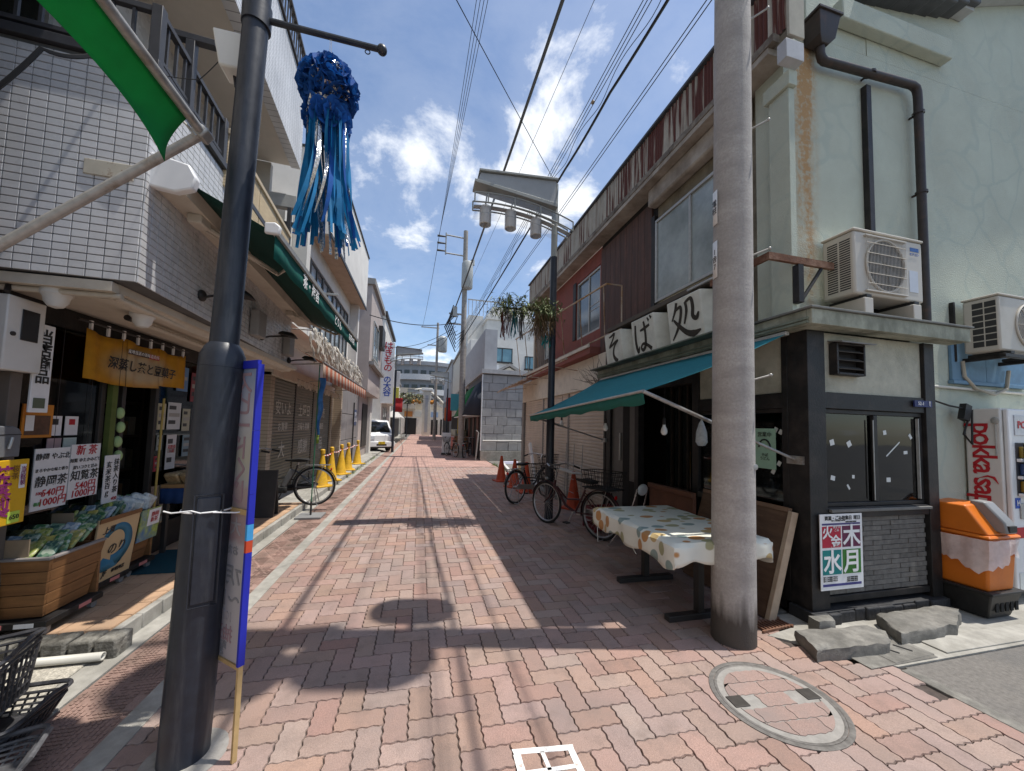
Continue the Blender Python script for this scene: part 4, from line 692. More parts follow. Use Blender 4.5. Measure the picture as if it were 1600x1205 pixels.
def tcf(u, v):
    x = 1.90-.24+(.85+.48)*u; y = 2.44-.20+(1.26+.38)*v; z = .708
    ex = max(1.888-x, x-2.762, 0); ey = max(2.428-y, y-3.712, 0); d = max(ex, ey)
    if d > 0:
        k = d*(.80+.10*math.sin(x*19+y*13)); x = min(max(x, 1.888-.025-.012*math.sin(y*21)), 2.762+.02); y = min(max(y, 2.428-.02-.02*math.sin(x*17)), 3.712+.02); z -= k
    else: z += .0025*math.sin(x*30+y*4)*math.sin(y*23)
    return (x, y, z)
tag(tcl.grid(tcf, 40, 52).build('tablecloth', m_tc, thick=.002), 'white vinyl tablecloth with orange and green fruit print draped over table', 'tablecloth')
bd = T('wooden_board', 'brown wooden door panel leaning against the noodle shop front', 'board', (2.95,2.9,0)); MB().prism([(2.86,.014),(2.90,.012),(3.165,.86),(3.125,.875)], 'y', 2.56, 3.55).build('panel', M('ply_brown', (.13,.075,.045), .7, .2, 8, stretch=(1,1,6), c2=(.09,.05,.03), amt=.5, s2=3), bd); MB().prism([(2.845,.004),(2.925,.002),(3.185,.875),(3.12,.89)], 'y', 2.515, 2.556).build('edge_batten', M('batten_tan', (.40,.30,.21), .75, .15, 10), bd, bev=.004); MB().prism([(3.12,.878),(3.165,.862),(3.17,.905),(3.13,.915)], 'y', 2.56, 3.55).build('top_batten', M('batten_brown', (.20,.12,.075), .7, .15, 10), bd)
bx = T('timber_box', 'reddish brown timber panel stored below the noodle shop window', 'panel', (3.0,3.9,0)); P('board', M('red_wood', (.14,.06,.035), .7, .2), (3.02,3.06,3.58,4.4,.014,.86), par=bx); P('rail', MATS['red_wood'], (2.99,3.015,3.58,4.4,.80,.86), par=bx)
ch = T('folding_chair', 'pipe folding chair with round white backrest behind the table', 'chair', (2.75,4.45,0), rz=.5); m_chr = M('chrome_tube', (.5,.5,.5), .25, .1, metal=.9)
for s in (-.17, .17): MB().tube([(s,.20,.0),(s,-.10,.44),(s*.8,-.19,.80)], .011, 8).build('rear_leg', m_chr, ch, local=True); MB().tube([(s,-.20,.0),(s,.16,.44)], .011, 8).build('front_leg', m_chr, ch, local=True)
MB().lathe([(.01,-.02),(.17,-.018),(.185,0),(.17,.02),(.01,.022)], (0,.02,.455), 24).build('seat', M('white_vinyl', (.6,.6,.57), .45), ch, local=True); MB().ball((0,-.19,.78), .1, 16, 10, (1.25,.25,.75)).build('backrest', MATS['white_vinyl'], ch, local=True)
rc = T('red_crate', 'dark red plastic bottle crate beside the noodle shop entrance', 'crate', (2.85,5.35,0)); m_rc = M('crate_red', (.17,.012,.02), .5, .15)
for z in (.02,.14,.28): MB().box(2.62,3.05,5.15,5.17,z,z+.05).box(2.62,3.05,5.53,5.55,z,z+.05).box(2.62,2.64,5.172,5.528,z,z+.05).box(3.03,3.05,5.172,5.528,z,z+.05).build('band', m_rc, rc)
for x, y in ((2.60,5.13),(3.03,5.13),(2.60,5.53),(3.03,5.53)): P('corner_post', m_rc, (x,x+.04,y,y+.04,.001,.34), par=rc)
P('floor', m_rc, (2.642,3.028,5.172,5.528,.021,.03), par=rc, bev=0)
# ================================================================ bicycles
m_tyre = M('rubber', (.018,.018,.018), .8, .2, 40); m_rim = M('rim_alloy', (.42,.42,.42), .35, .1, metal=.8); m_bkf = M('bike_black', (.02,.02,.022), .35, .2, 20); m_bkr = M('bike_maroon', (.05,.014,.017), .35, .2, 20)
def bicycle(label, loc, rz, m_fr, ebike=False, front_basket=True, rear_crate=False, lean=0):
    b = T('bicycle', label, 'bicycle', loc, rz, group='parked city bicycles', rx=lean); RW = .335; K = dict(local=True)
    for sx, nm in ((-.55, 'rear'), (.55, 'front')):

        w = MB().tube([(sx,-.05,RW),(sx,.05,RW)], .022, 10).build('wheel', m_rim, b, **K)
        MB().tube([(sx+(RW-.018)*math.cos(2*PI*t/36), 0, RW+(RW-.018)*math.sin(2*PI*t/36)) for t in range(36)], .019, 8, closed=True).build('tyre', m_tyre, w, **K)
        MB().tube([(sx+(RW-.042)*math.cos(2*PI*t/36), 0, RW+(RW-.042)*math.sin(2*PI*t/36)) for t in range(36)], .011, 6, closed=True).build('rim', m_rim, w, **K)
        s = MB()
        for q in range(28): t = 2*PI*q/28; d = .35*(1 if q % 2 else -1); y = .025*(1 if q % 4 < 2 else -1); s.tube([(sx+.02*math.cos(t+d), y, RW+.02*math.sin(t+d)), (sx+(RW-.045)*math.cos(t), 0, RW+(RW-.045)*math.sin(t))], .0014, 4, caps=False)
        s.build('spokes', m_rim, w, **K)
        a0, a1 = (-.2, 2.9) if sx < 0 else (.3, 2.6)
        MB().grid(lambda u, v: (sx+(RW+.022-.012*(2*v-1)**2)*math.cos(a0+(a1-a0)*u), (v-.5)*.052, RW+(RW+.022-.012*(2*v-1)**2)*math.sin(a0+(a1-a0)*u)), 24, 4).build('mudguard', m_fr if sx > 0 or not ebike else m_tyre, b, thick=.002, **K)
    bb_ = (-.08,0,.29); st = (-.24,0,.60); hd = (.36,0,.72); hl = (.385,0,.60)
    MB().tube([bb_, st, (-.265,0,.70)], .015, 8).tube([bb_, (.12,0,.36), (.30,0,.56), hl], .022, 10).tube([(-.20,0,.50),(.10,0,.46),(.32,0,.62)], .014, 8).tube([hl, hd], .02, 10).build('frame', m_fr, b, **K)
    for s in (-.055, .055): MB().tube([bb_, (-.55,s,RW)], .010, 6).tube([(-.245,s*.4,.60), (-.55,s,RW)], .008, 6).build('stay', m_fr, b, **K); MB().tube([(.40,s*.7,.56), (.44,s,.44), (.55,s,RW)], .011, 8).build('fork', m_fr, b, **K)
    MB().tube([(-.24,0,.60), (-.285,0,.77)], .012, 8).build('seat_post', m_rim, b, **K); MB().add([(-.44,-.10,.80),(-.44,.10,.80),(-.30,.085,.815),(-.12,.025,.80),(-.05,0,.795),(-.12,-.025,.80),(-.30,-.085,.815),(-.43,-.08,.755),(-.43,.08,.755),(-.28,.05,.75),(-.06,0,.765),(-.28,-.05,.75)], [(0,1,2,6),(6,2,3,5),(5,3,4),(0,7,8,1),(1,8,9,2),(2,9,10,3),(3,10,4),(0,6,11,7),(6,5,10,11),(5,4,10),(7,11,9,8),(11,10,9)]).build('saddle', m_tyre, b, bev=.012, **K)
    MB().tube([hd, (.345,0,.88), (.40,0,.95)], .012, 8).tube([(.12,-.27,.93),(.25,-.27,.96),(.36,-.20,.98),(.40,-.06,.955),(.40,.06,.955),(.36,.20,.98),(.25,.27,.96),(.12,.27,.93)], .011, 8).build('handlebar', m_rim, b, **K)
    for s in (-.27, .27): MB().tube([(.10,s,.925),(.22,s,.952)], .016, 8).build('grip', m_tyre, b, **K); MB().tube([(.33,s*.8,.985),(.24,s*.8,.925)], .006, 6).build('brake_lever', m_rim, b, **K)
    MB().tube([(-.08,-.06,.29),(-.08,.06,.29)], .018, 8).tube([(-.08,.06,.29),(-.02,.07,.14)], .009, 6).tube([(-.08,-.06,.29),(-.14,-.07,.44)], .009, 6).lathe([(.09,-.002),(.09,.002)], (0,0,0), 24).build('crank', m_rim if not ebike else m_tyre, b, **K)
    for s, px_, pz in ((.12,-.02,.14), (-.12,-.14,.44)): MB().obox((px_,s,pz),(.09,.08,.02)).build('pedal', m_tyre, b, bev=.004, **K)
    MB().prism([(-.60,.36),(-.55,.40),(-.05,.345),(.0,.29),(-.06,.24),(-.55,.30)], 'y', -.075, -.06).build('chain_guard', m_rim if not ebike else m_tyre, b, bev=.004, **K)
    MB().tube([(-.55,-.07,RW),(-.62,-.13,.02)], .008, 6).tube([(-.55,.07,RW),(-.62,.13,.02),(-.62,-.13,.02)], .008, 6).build('kickstand', m_rim, b, **K)
    rk = MB()
    for s in (-.06, .06): rk.tube([(-.30,s,.66),(-.36,s,.70),(-.78,s,.70)], .006, 6).tube([(-.68,s,.70),(-.55,s,RW)], .005, 6)
    for q in range(4): rk.tube([(-.40-q*.12,-.06,.70),(-.40-q*.12,.06,.70)], .005, 6)
    rk.build('rear_rack', m_rim, b, **K); MB().ball((-.80,0,.62), .03, 10, 6, (.5,1,1)).build('rear_reflector', flat('reflector_red', (.4,.01,.01), .2), b, **K); MB().ball((.56,0,.72), .035, 10, 6).build('headlight', m_rim, b, **K)
    def bask(x0, x1, hw, z0, z1, mt, nm):
        q = MB(); NN = 9
        for k in range(5):
            z = z0+(z1-z0)*k/4; f = .78+.22*k/4; cx = (x0+x1)/2; dx = (x1-x0)/2*f; q.tube([(cx-dx,-hw*f,z),(cx+dx,-hw*f,z),(cx+dx,hw*f,z),(cx-dx,hw*f,z)], .004 if k < 4 else .007, 5, closed=True)
        for i in range(NN):
            for ax in (0, 1):
                for s in (-1, 1):
                    t = -1+2*i/(NN-1); cx = (x0+x1)/2; dx = (x1-x0)/2
                    p = [(cx+t*dx*f, s*hw*f, z) if ax else (cx+s*dx*f, t*hw*f, z) for f, z in ((.78,z0),(1,z1))]; q.tube(p, .003, 4, caps=False)
            t = -1+2*i/(NN-1); q.tube([((x0+x1)/2+t*(x1-x0)/2*.78,-hw*.78,z0),((x0+x1)/2+t*(x1-x0)/2*.78,hw*.78,z0)], .003, 4, caps=False)
        q.build(nm, mt, b, **K)
    if front_basket: bask(.46, .80, .19, .70, .94, m_dm, 'front_basket')
    if rear_crate: bask(-.82, -.34, .20, .71, .96, m_tyre, 'rear_basket'); MB().box(-.80,-.36,-.19,.19,.715,.73).build('basket_floor', m_tyre, b, **K)
    if ebike: MB().obox((-.13,0,.48),(.09,.08,.32),(0,-.42,0)).build('battery', M('battery_grey', (.12,.12,.12), .5), b, bev=.015, **K); MB().obox((-.02,0,.285),(.22,.09,.12)).build('motor', m_tyre, b, bev=.03, **K)
    return b
bicycle('maroon city bicycle with front basket and black rear crate in shade', (2.28,5.30,0), math.atan2(.93,-.42), m_bkr, rear_crate=True, lean=.03)
bicycle('black city bicycle with basket parked beyond the black lamp pole', (2.38,7.62,0), math.atan2(.55,.75), m_bkf, lean=-.04)
bicycle('black electric bicycle parked by the left shutters facing the wall', (-2.30,7.12,.09), math.atan2(-.06,-1.0), m_bkf, ebike=True, lean=.03)
# cones
def cone(label, loc, h, r, c, name, group, bands=False, flatbase=True):
    t = T('traffic_cone', label, 'cone', loc, random.uniform(0, 1), group=group); m = M('cone_'+name, c, .55, .12, 8, c2=tuple(x*.6 for x in c), amt=.62, s2=6)
    MB().lathe([(r,0),(r*.94,.02),(r*.25,h*.93),(r*.22,h),(r*.05,h+.005)], (0,0,.035), 20).build('body', m, t, local=True); MB().prism([(-r*1.35,-r*1.35),(r*1.35,-r*1.35),(r*1.35,r*1.35),(-r*1.35,r*1.35)], 'z', 0, .035).build('base', m, t, bev=.008, local=True); return t
for (x, y), lab in (((2.30,10.35), 'farthest of the orange cones beside the shutters'), ((2.42,9.3), 'orange cone behind the second bicycle basket'), ((2.52,8.55), 'orange cone standing behind the black lamp pole'), ((2.95,6.75), 'orange cone between the bicycle and beige shutters')): cone(lab, (x,y,.0), .68, .15, (.45,.06,.02), 'orange', 'orange cones on the right')
ORD = ['nearest', 'second', 'third', 'fourth', 'farthest']
for i, (x, y) in enumerate(((-2.12,9.2),(-2.12,10.1),(-2.12,11.3),(-2.12,12.3),(-2.12,14.1))):
    c = cone('%s of the five yellow cones along the left gutter' % ORD[i], (x,y,.09), .72, .15, (.62,.36,.02), 'yellow', 'yellow cones on the left'); MB().lathe([(.05,0),(.05,.08),(.03,.1)], (0,0,.74), 12).build('cap', MATS['cone_yellow'], c, local=True)
cb2 = T('cone_chain', 'red and white chain strung along the yellow cones', 'chain', (-2.06,12,.8)); m_chw = flat('chain_white', (.65,.63,.6)); m_chr2 = flat('chain_red', (.45,.05,.03))
for i in range(40):
    y = 9.2+i*.1225; MB().tube([(-2.12,y,.79-.04*abs(math.sin((y-9.2)*3.0))),(-2.12,y+.1225,.79-.04*abs(math.sin((y-9.2+.1225)*3.0)))], .016, 6).build('link', m_chw if i % 2 else m_chr2, cb2)
# stuff stacked before the shutter: wire rack, plank
rk = T('wire_rack', 'thin wire display rack standing before the beige shutters', 'rack', (3.0,6.9,0))
for y in (6.5,6.9,7.3): MB().tube([(2.98,y,.012),(3.02,y,1.25)], .008, 6).build('upright', m_galv, rk)
for z in (.35,.6,.75,.85): MB().tube([(2.98,6.45,z),(3.0,7.4,z)], .005, 6).tube([(2.82,6.45,z),(2.82,7.4,z)], .005, 6).build('rail', m_galv, rk)
P('shelf', MATS['ac_cream'], (2.80,3.02,6.45,7.4,.70,.71), par=rk, bev=0)
tag(MB().prism([(9.6,.012),(9.75,.012),(10.35,1.05),(10.22,1.12)], 'x', 3.08, 3.14).build('white_plank', m_wp2, bev=.005), 'white plank leaning at the far shutter edge', 'plank')
# ================================================================ STREET LAMPS AND POLES
m_navy = M('navy_pole_paint', (.016,.02,.030), .42, .25, 14, c2=(.045,.048,.055), amt=.62, s2=7, stretch=(3,3,.35), soft=.1, bump=.06, bscale=40); m_lg = M('lamp_grey', (.30,.31,.29), .5, .08, 8); m_lg2 = M('lamp_panel_grey', (.36,.37,.37), .5, .06, 6); m_lgl = M('lamp_glass', (.55,.65,.75), .15, .05, 5, alpha=.22); m_frostw = M('lamp_shade', (.6,.57,.53), .3, .05, 8, alpha=.8)
def street_lamp(label, loc, rz, head=True):
    t = T('street_lamp', label, 'street lamp', loc, rz, group='shopping street lamps'); K = dict(local=True)
    MB().lathe([(.10,0),(.10,.02),(.072,.03),(.068,1.8),(.058,1.9),(.056,4.5)], n=20).build('pole', m_navy, t, **K); MB().lathe([(.054,4.5),(.054,5.80),(.03,5.82)], n=20).build('upper_pole', m_lg, t, **K)
    for s in (-1, 1): MB().prism([(-1.33,5.69),(-1.39,5.53),(-.03,5.38),(-.03,5.79)], 'y', s*.10, s*.112).build('side_panel', m_lg2, t, bev=.002, **K)
    MB().prism([(-1.36,5.70),(-1.36,5.735),(0,5.835),(0,5.795)], 'y', -.15, .15).build('roof', m_lg, t, bev=.005, **K); MB().prism([(-1.43,5.50),(-1.43,5.55),(0,5.38),(0,5.31)], 'y', -.15, .15).build('lower_beam', m_lg, t, bev=.005, **K)
    arc = lambda x: 5.20-.20*((x+1.0)/1.15)**2
    for s in (-1, 1):
        q = MB(); xs = [-1.42+i*.114 for i in range(16)]
        for dz in (.16, 0, ): q.tube([(x, s*.13, arc(x)+dz) for x in xs], .013, 6)
        for x in (-1.42, -1.2, -.75, -.3, .02, .29): q.tube([(x,s*.13,arc(x)),(x,s*.13,arc(x)+.16)], .012, 6)
        q.build('truss', m_lg, t, **K); MB().grid(lambda u, v: (-1.41+1.69*u, s*.13, arc(-1.41+1.69*u)+.01+.14*v), 14, 1).build('glass_panel', m_lgl, t, **K)
    MB().grid(lambda u, v: (-1.42+1.7*u, -.05+.10*v, arc(-1.42+1.7*u)-.012), 16, 1).build('soffit', m_lg2, t, thick=.012, **K)
    MB().grid(lambda u, v: (-1.42+1.7*u, -.125+.25*v, arc(-1.42+1.7*u)-.16), 16, 1).build('glass_tray', m_lgl, t, **K)
    for x in (-1.2, -.75, -.3): MB().tube([(x,-.1,arc(x)+.15),(x,-.02,5.45)], .012, 6).tube([(x,.1,arc(x)+.15),(x,.02,5.45)], .012, 6).build('hanger', m_lg, t, **K)
    for x in (-1.22, -.79, -.34): MB().lathe([(.092,0),(.098,-.02),(.098,-.30),(.085,-.31),(.085,-.02)], (x,0,arc(x)-.01), 24, caps=False).build('lamp_shade', m_frostw, t, **K); MB().lathe([(.04,0),(.04,-.05),(.03,-.2),(.005,-.21)], (x,0,arc(x)-.012), 14).build('lamp_tube', m_wp2, t, **K)
    return t
lp = street_lamp('grey winged street lamp on black pole beside the bicycles', (2.13,5.87,0), 0)
dup(lp, (-1.42,21.1,0), PI, 'far winged street lamp on the left beside the white van', 'shopping street lamps')
dup(lp, (2.05,30.0,0), 0, 'far winged street lamp on the right beyond the dark awning', 'shopping street lamps')
dup(lp, (-1.6,46,0), PI, 'most distant winged street lamp on the left near the white tents', 'shopping street lamps')
# near left pole
np_ = T('ornament_pole', 'thick dark navy steel pole in the left foreground with side arm', 'pole', (-.995,2.09,0)); ax = lambda z: -.995+.021*z
MB().tube([(ax(0),2.09,-.02),(ax(.03),2.09,.03),(ax(1.8),2.09,1.80)], [.098,.096,.094], 28).build('base_column', m_navy, np_); MB().tube([(ax(1.8),2.09,1.801),(ax(1.86),2.09,1.86),(ax(1.90),2.09,1.90),(ax(1.92),2.09,1.92)], [.094,.092,.076,.062], 28).build('shoulder', m_navy, np_); MB().tube([(ax(1.9),2.09,1.90),(ax(6),2.09,6.0)], [.060,.054], 24).build('upper_pole', m_navy, np_)
MB().tube([(ax(3.66)+.05,2.09,3.655),(-.31,2.09,3.655)], .016, 10).build('side_arm', m_navy, np_); MB().ball((-.295,2.09,3.655), .028, 14, 10).build('arm_knob', m_navy, np_); MB().tube([(ax(3.7),2.09,3.60),(ax(3.72),2.09,3.72)], [.066,.066], 24).build('arm_collar', m_navy, np_)
MB().tube([(-.37+.013*math.cos(t*PI/6),2.09,3.622+.013*math.sin(t*PI/6)) for t in range(12)], .003, 5, closed=True).build('eye_ring', m_navy, np_)
pn = MB(Matrix.Translation((ax(.95),2.09,.95)) @ Matrix.Rotation(R_(-62), 4, 'Z')); pn.box(.080,.0985,-.045,.045,-.24,.24); pn.build('access_panel', m_navy, np_, bev=.006); pn = MB(Matrix.Translation((ax(.95),2.09,.95)) @ Matrix.Rotation(R_(-62), 4, 'Z')); pn.tube([(.099,-.052,-.25),(.099,.052,-.25),(.099,.052,.25),(.099,-.052,.25)], .004, 6, closed=True).build('panel_frame', m_navy, np_)
MB().lathe([(.0,.004),(.15,.004),(.165,.0)], (-.985,2.08,.0), 28, caps=False).build('mortar_collar', MATS['mortar'], np_)
tie = T('cable_tie', 'white cable tie with a loose end round the navy pole', 'cable tie', (-.95,2.0,1.12)); MB().tube([(ax(1.12)+.099*math.cos(t*PI/12),2.09+.099*math.sin(t*PI/12),1.12) for t in range(24)], .004, 6, closed=True).tube([(-.95,1.985,1.12),(-.98,1.97,1.135),(-1.06,1.98,1.125),(-1.10,2.0,1.13)], .0035, 6).tube([(-.91,2.0,1.12),(-.83,2.03,1.11),(-.78,2.06,1.11)], .0035, 6).build('strap', flat('tie_white', (.7,.7,.7)), tie)
spk = T('pole_speaker', 'small pale street speaker strapped behind the navy pole top', 'speaker', (-1.02,2.2,3.5)); MB().add(*frus(-1.10,-1.0,2.14,2.26,3.40,-1.13,-.99,2.12,2.28,3.58)).build('horn', m_wp, spk, bev=.01); MB().tube([(-1.05,2.2,3.40),(-1.04,2.2,3.34),(-.98,2.14,3.38)], .008, 6).build('bracket', m_dm, spk)
# blue tanabata ornament
ku = T('tanabata_ornament', 'blue paper flower ball with long blue and silver streamers', 'ornament', (-.555,2.09,2.5)); rk_ = random.Random(21)
m_bp = cloth('blue_paper', (.008,.085,.33), .3, .3, rnd=.25); m_bp2 = cloth('cyan_paper', (.008,.19,.42), .35, .2, rnd=.2); m_sil = M('silver_foil', (.62,.60,.56), .25, .3, 60, metal=.9, bump=.8, bscale=60)
def flower_mesh(mat, seed, R=.098):
    r = random.Random(seed); b = MB()
    for ring, (n, rad, up) in enumerate(((6,R,.25),(5,R*.8,.6),(4,R*.5,1.0))):
        for i in range(n):
            t0 = 2*PI*(i+r.random()*.5)/n; wd = 1.0
            def f(u, v, t0=t0, rad=rad, up=up, ph=r.random()*6):
                t = t0+(v-.5)*wd*(.35+u); q = rad*u*(1-.18*(2*v-1)**2); return (q*math.cos(t)*math.cos(up*u), q*math.sin(t)*math.cos(up*u), q*math.sin(up)*1.05+.006*math.sin(v*11+ph)*u)
            b.grid(f, 4, 4)
    return b.mesh('flower', mat, 60)
FM = [flower_mesh(m_bp, s) for s in range(3)]; FS = flower_mesh(m_sil, 9, .075); C0 = Vector((-.555,2.09,3.355))
MB().ball(C0, .10, 16, 12).build('core_ball', m_bp, ku)
for i in range(30):
    z = 1-2*(i+.5)/30; t = i*2.39996; d = Vector((math.sqrt(1-z*z)*math.cos(t), math.sqrt(1-z*z)*math.sin(t), z)); q = d.to_track_quat('Z', 'Y'); k = rk_.uniform(.85, 1.15)
    inst('flower', FM[i % 3], Matrix.Translation(C0+d*.088) @ q.to_matrix().to_4x4() @ Matrix.Rotation(rk_.random()*6, 4, 'Z') @ Matrix.Scale(k, 4), ku)
for d in ((.55,-.8,.35),(-.75,-.62,.4),(-.25,-.9,-.25),(.2,-.85,-.75),(.75,-.6,-.55)):
    d = Vector(d).normalized(); inst('silver_flower', FS, Matrix.Translation(C0+d*.118) @ d.to_track_quat('Z', 'Y').to_matrix().to_4x4() @ Matrix.Scale(.55, 4), ku)
for i in range(10):
    t = i*PI/5; d = Vector((math.cos(t), math.sin(t), -.25)); inst('flower', FS if i == 7 else FM[i % 3], Matrix.Translation(Vector((-.555,2.09,3.185+rk_.uniform(-.03,.03)))+d*.06) @ d.to_track_quat('Z', 'Y').to_matrix().to_4x4(), ku)
for i in range(84):
    t = 2*PI*i/84*1.0; w = rk_.uniform(.013, .024); L_ = rk_.uniform(.56, .70); sp_ = .075+.02*rk_.random(); fl = rk_.uniform(.03,.085); ph = rk_.random()*6; dr = .03
    def sf(u, v, t=t, w=w, L_=L_, sp_=sp_, fl=fl, ph=ph):
        rr = sp_+fl*u*u; tt = t+.5*math.sin(ph)*u; return (-.555+rr*math.cos(tt)+dr*u+.012*math.sin(u*5+ph)+(v-.5)*w*math.sin(t+1.2*math.sin(ph+u*2)), 2.09+rr*math.sin(tt)+.012*math.cos(u*6+ph)+(v-.5)*w*math.cos(t+1.2*math.sin(ph+u*2)), 3.17-L_*u)
    MB().grid(sf, 12, 1).build('streamer', (m_sil if i % 6 == 2 else m_bp2 if i % 3 < 2 else m_bp), ku, label='silver foil streamer' if i % 6 == 2 else None)
MB().tube([(-.56,2.09,3.46),(-.563,2.09,3.64)], .0015, 4).tube([(-.55,2.09,3.46),(-.556,2.09,3.64)], .0015, 4).build('string', flat('string_white', (.7,.7,.7)), ku)
# concrete pole at the corner
m_pc = M('pole_concrete', (.30,.275,.25), .8, .12, 12, bump=.3, bscale=60, c2=(.20,.18,.165), amt=.6, s2=2.5, stretch=(1,1,3), soft=.2); m_pcd = M('pole_stain', (.09,.08,.07), .9, .3, 14, c2=(.24,.22,.2), amt=.5, s2=6, stretch=(2,2,.5))
cp = T('utility_pole', 'grey concrete utility pole in front of the covered table', 'utility pole', (2.36,2.38,0), group='concrete utility poles'); cx = lambda z: 2.36+.008*z
def polemat():
    m = M('pole_weathered', (.38,.355,.33), .8, .16, 60, bump=.4, bscale=90, c2=(.25,.23,.215), amt=.58, s2=2.5, stretch=(1,1,3), soft=.2); t = m.node_tree; b = t.nodes['Principled BSDF']; src = b.inputs['Base Color'].links[0].from_socket; g = t.nodes.new('ShaderNodeNewGeometry'); s = t.nodes.new('ShaderNodeSeparateXYZ'); t.links.new(g.outputs['Position'], s.inputs[0]); n = t.nodes.new('ShaderNodeTexNoise'); mp = t.nodes.new('ShaderNodeMapping'); mp.inputs['Scale'].default_value = (14,14,1.6); t.links.new(g.outputs['Position'], mp.inputs[0]); t.links.new(mp.outputs[0], n.inputs['Vector']); n.inputs['Scale'].default_value = 1
    ad = t.nodes.new('ShaderNodeMath'); ad.operation = 'MULTIPLY_ADD'; t.links.new(n.outputs[0], ad.inputs[0]); ad.inputs[1].default_value = -.5; t.links.new(s.outputs[2], ad.inputs[2]); r = t.nodes.new('ShaderNodeMapRange'); r.inputs[1].default_value = .12; r.inputs[2].default_value = -.06; t.links.new(ad.outputs[0], r.inputs[0]); mi = t.nodes.new('ShaderNodeMix'); mi.data_type = 'RGBA'; mi.clamp_factor = True; t.links.new(r.outputs[0], mi.inputs[0]); t.links.new(src, mi.inputs[6]); mi.inputs[7].default_value = (.07,.06,.052,1); t.links.new(mi.outputs[2], b.inputs['Base Color']); return m
m_pw = polemat()
MB().tube([(cx(0),2.38,-.02),(cx(11.5),2.38,11.5)], [.152,.105], 36).build('shaft', m_pw, cp)
for z, s in ((1.96,1),(2.95,1),(4.0,1),(4.95,1),(2.45,-1),(3.45,-1)): MB().tube([(cx(z)+.10*1,2.38-.08*s,z),(cx(z)+.19,2.38-.16*s,z+.035)], .008, 6).ball((cx(z)+.19,2.38-.16*s,z+.036), .013, 8, 6).build('step_bolt', m_galv, cp)
for z, h in ((3.22,.28),(2.78,.30)): MB().grid(lambda u, v: (cx(z)+.146*math.cos(2.72+.42*u),2.38+.146*math.sin(2.72+.42*u),z+h*v), 4, 1).build('number_plate', wp, cp, thick=.002)
TX('電\n柱', .06, (cx(3)-.143,2.407,3.36), (-.2,-.98,0), (0,0,1), bk, cp, lift=.004, name='plate_text'); TX('1\n舎\n7', .06, (cx(3)-.143,2.407,2.93), (-.2,-.98,0), (0,0,1), bk, cp, lift=.004, name='plate_text')
for z in (1.30, ): MB().lathe([(.022,0),(.022,.012),(.010,.014)], n=16).build('socket', m_galv, cp).matrix_basis = Matrix.Translation((cx(z)+.07,2.38-.125,z)) @ Matrix.Rotation(PI/2, 4, 'X')
for z in (2.02, 4.9): MB().lathe([(.149-.004*z,0),(.149-.004*z,.045)], (cx(z),2.38,z), 36, caps=False).build('steel_band', M('band_grey', (.24,.22,.21), .6, .15), cp)
m_tr = M('transformer_grey', (.34,.35,.34), .5, .1)
for k, (x, y, z, r, h) in enumerate(((2.42,2.78,6.5,.22,.8),(1.95,2.05,8.5,.31,1.0),(2.85,2.05,8.5,.31,1.0))):
    MB().lathe([(r*.9,0),(r,.05),(r,h),(r*.9,h+.05),(r*.3,h+.1)], (x,y,z), 24).build('transformer', m_tr, cp); MB().tube([(x,y,z+h*.5),(2.4,2.38,z+h*.5)], .03, 6).build('transformer_bracket', m_galv, cp)
MB().box(1.15,3.2,2.36,2.42,10.6,10.68).box(1.6,3.1,2.36,2.42,8.2,8.28).build('crossarm', m_galv, cp); MB().box(1.65,2.8,2.36,2.41,7.45,7.51).build('crossarm', m_galv, cp)
# far utility pole with transformer
up = T('utility_pole', 'distant concrete utility pole with transformer by the dark awning', 'utility pole', (1.96,18.04,0), group='concrete utility poles')
MB().tube([(1.96,18.04,-.02),(1.84,18.04,11.3)], [.16,.11], 24).build('shaft', m_pc, up); MB().lathe([(.24,0),(.28,.06),(.28,1.25),(.24,1.33),(.1,1.4)], (1.96,17.85,8.3), 20).build('transformer', m_tr, up); MB().lathe([(.1,0),(.1,.25)], (2.2,17.8,9.5), 12).build('fuse_can', m_tr, up)
MB().tube([(1.84,18,10.9),(.87,18,10.95)], .035, 6).tube([(1.84,18,10.0),(.87,18,10.03)], .035, 6).tube([(.87,18,9.95),(.87,18,11.05)], .035, 6).build('arm_frame', m_galv, up)
for z in (10.85,10.5,10.12): MB().tube([(.87,18,z),(.45,18,z)], [.035,.055], 8).build('insulator', m_dm, up)
MB().box(1.15,1.9,17.95,18.05,7.0,7.06).box(1.15,1.9,17.95,18.05,6.5,6.56).build('crossarm', m_galv, up); MB().obox((1.42,17.9,7.1),(.22,.2,.5)).build('junction_box', m_tr, up, bev=.03)
for k in range(5): MB().tube([(1.35+.04*k,17.85,7.4-.1*k),(1.15-.05*k,17.8,6.7-.1*k),(1.5,17.8,5.9-.2*k),(1.9,17.86,6.2-.1*k)], .03, 6).build('cable_loop', m_dm, up)
u2 = T('utility_pole', 'slim far utility pole with crossarm near the round grey building', 'utility pole', (1.4,38,0), group='concrete utility poles'); MB().tube([(1.4,38,-.02),(1.35,38,12)], [.17,.11], 12).build('shaft', m_pc, u2); MB().box(-.3,1.5,37.95,38.05,11.4,11.5).box(.4,1.5,37.95,38.05,9.6,9.7).build('crossarm', m_galv, u2); MB().lathe([(.4,0),(.45,.1),(.45,1.4),(.3,1.6)], (1.9,37.9,9.0), 14).build('transformer', m_tr, u2)
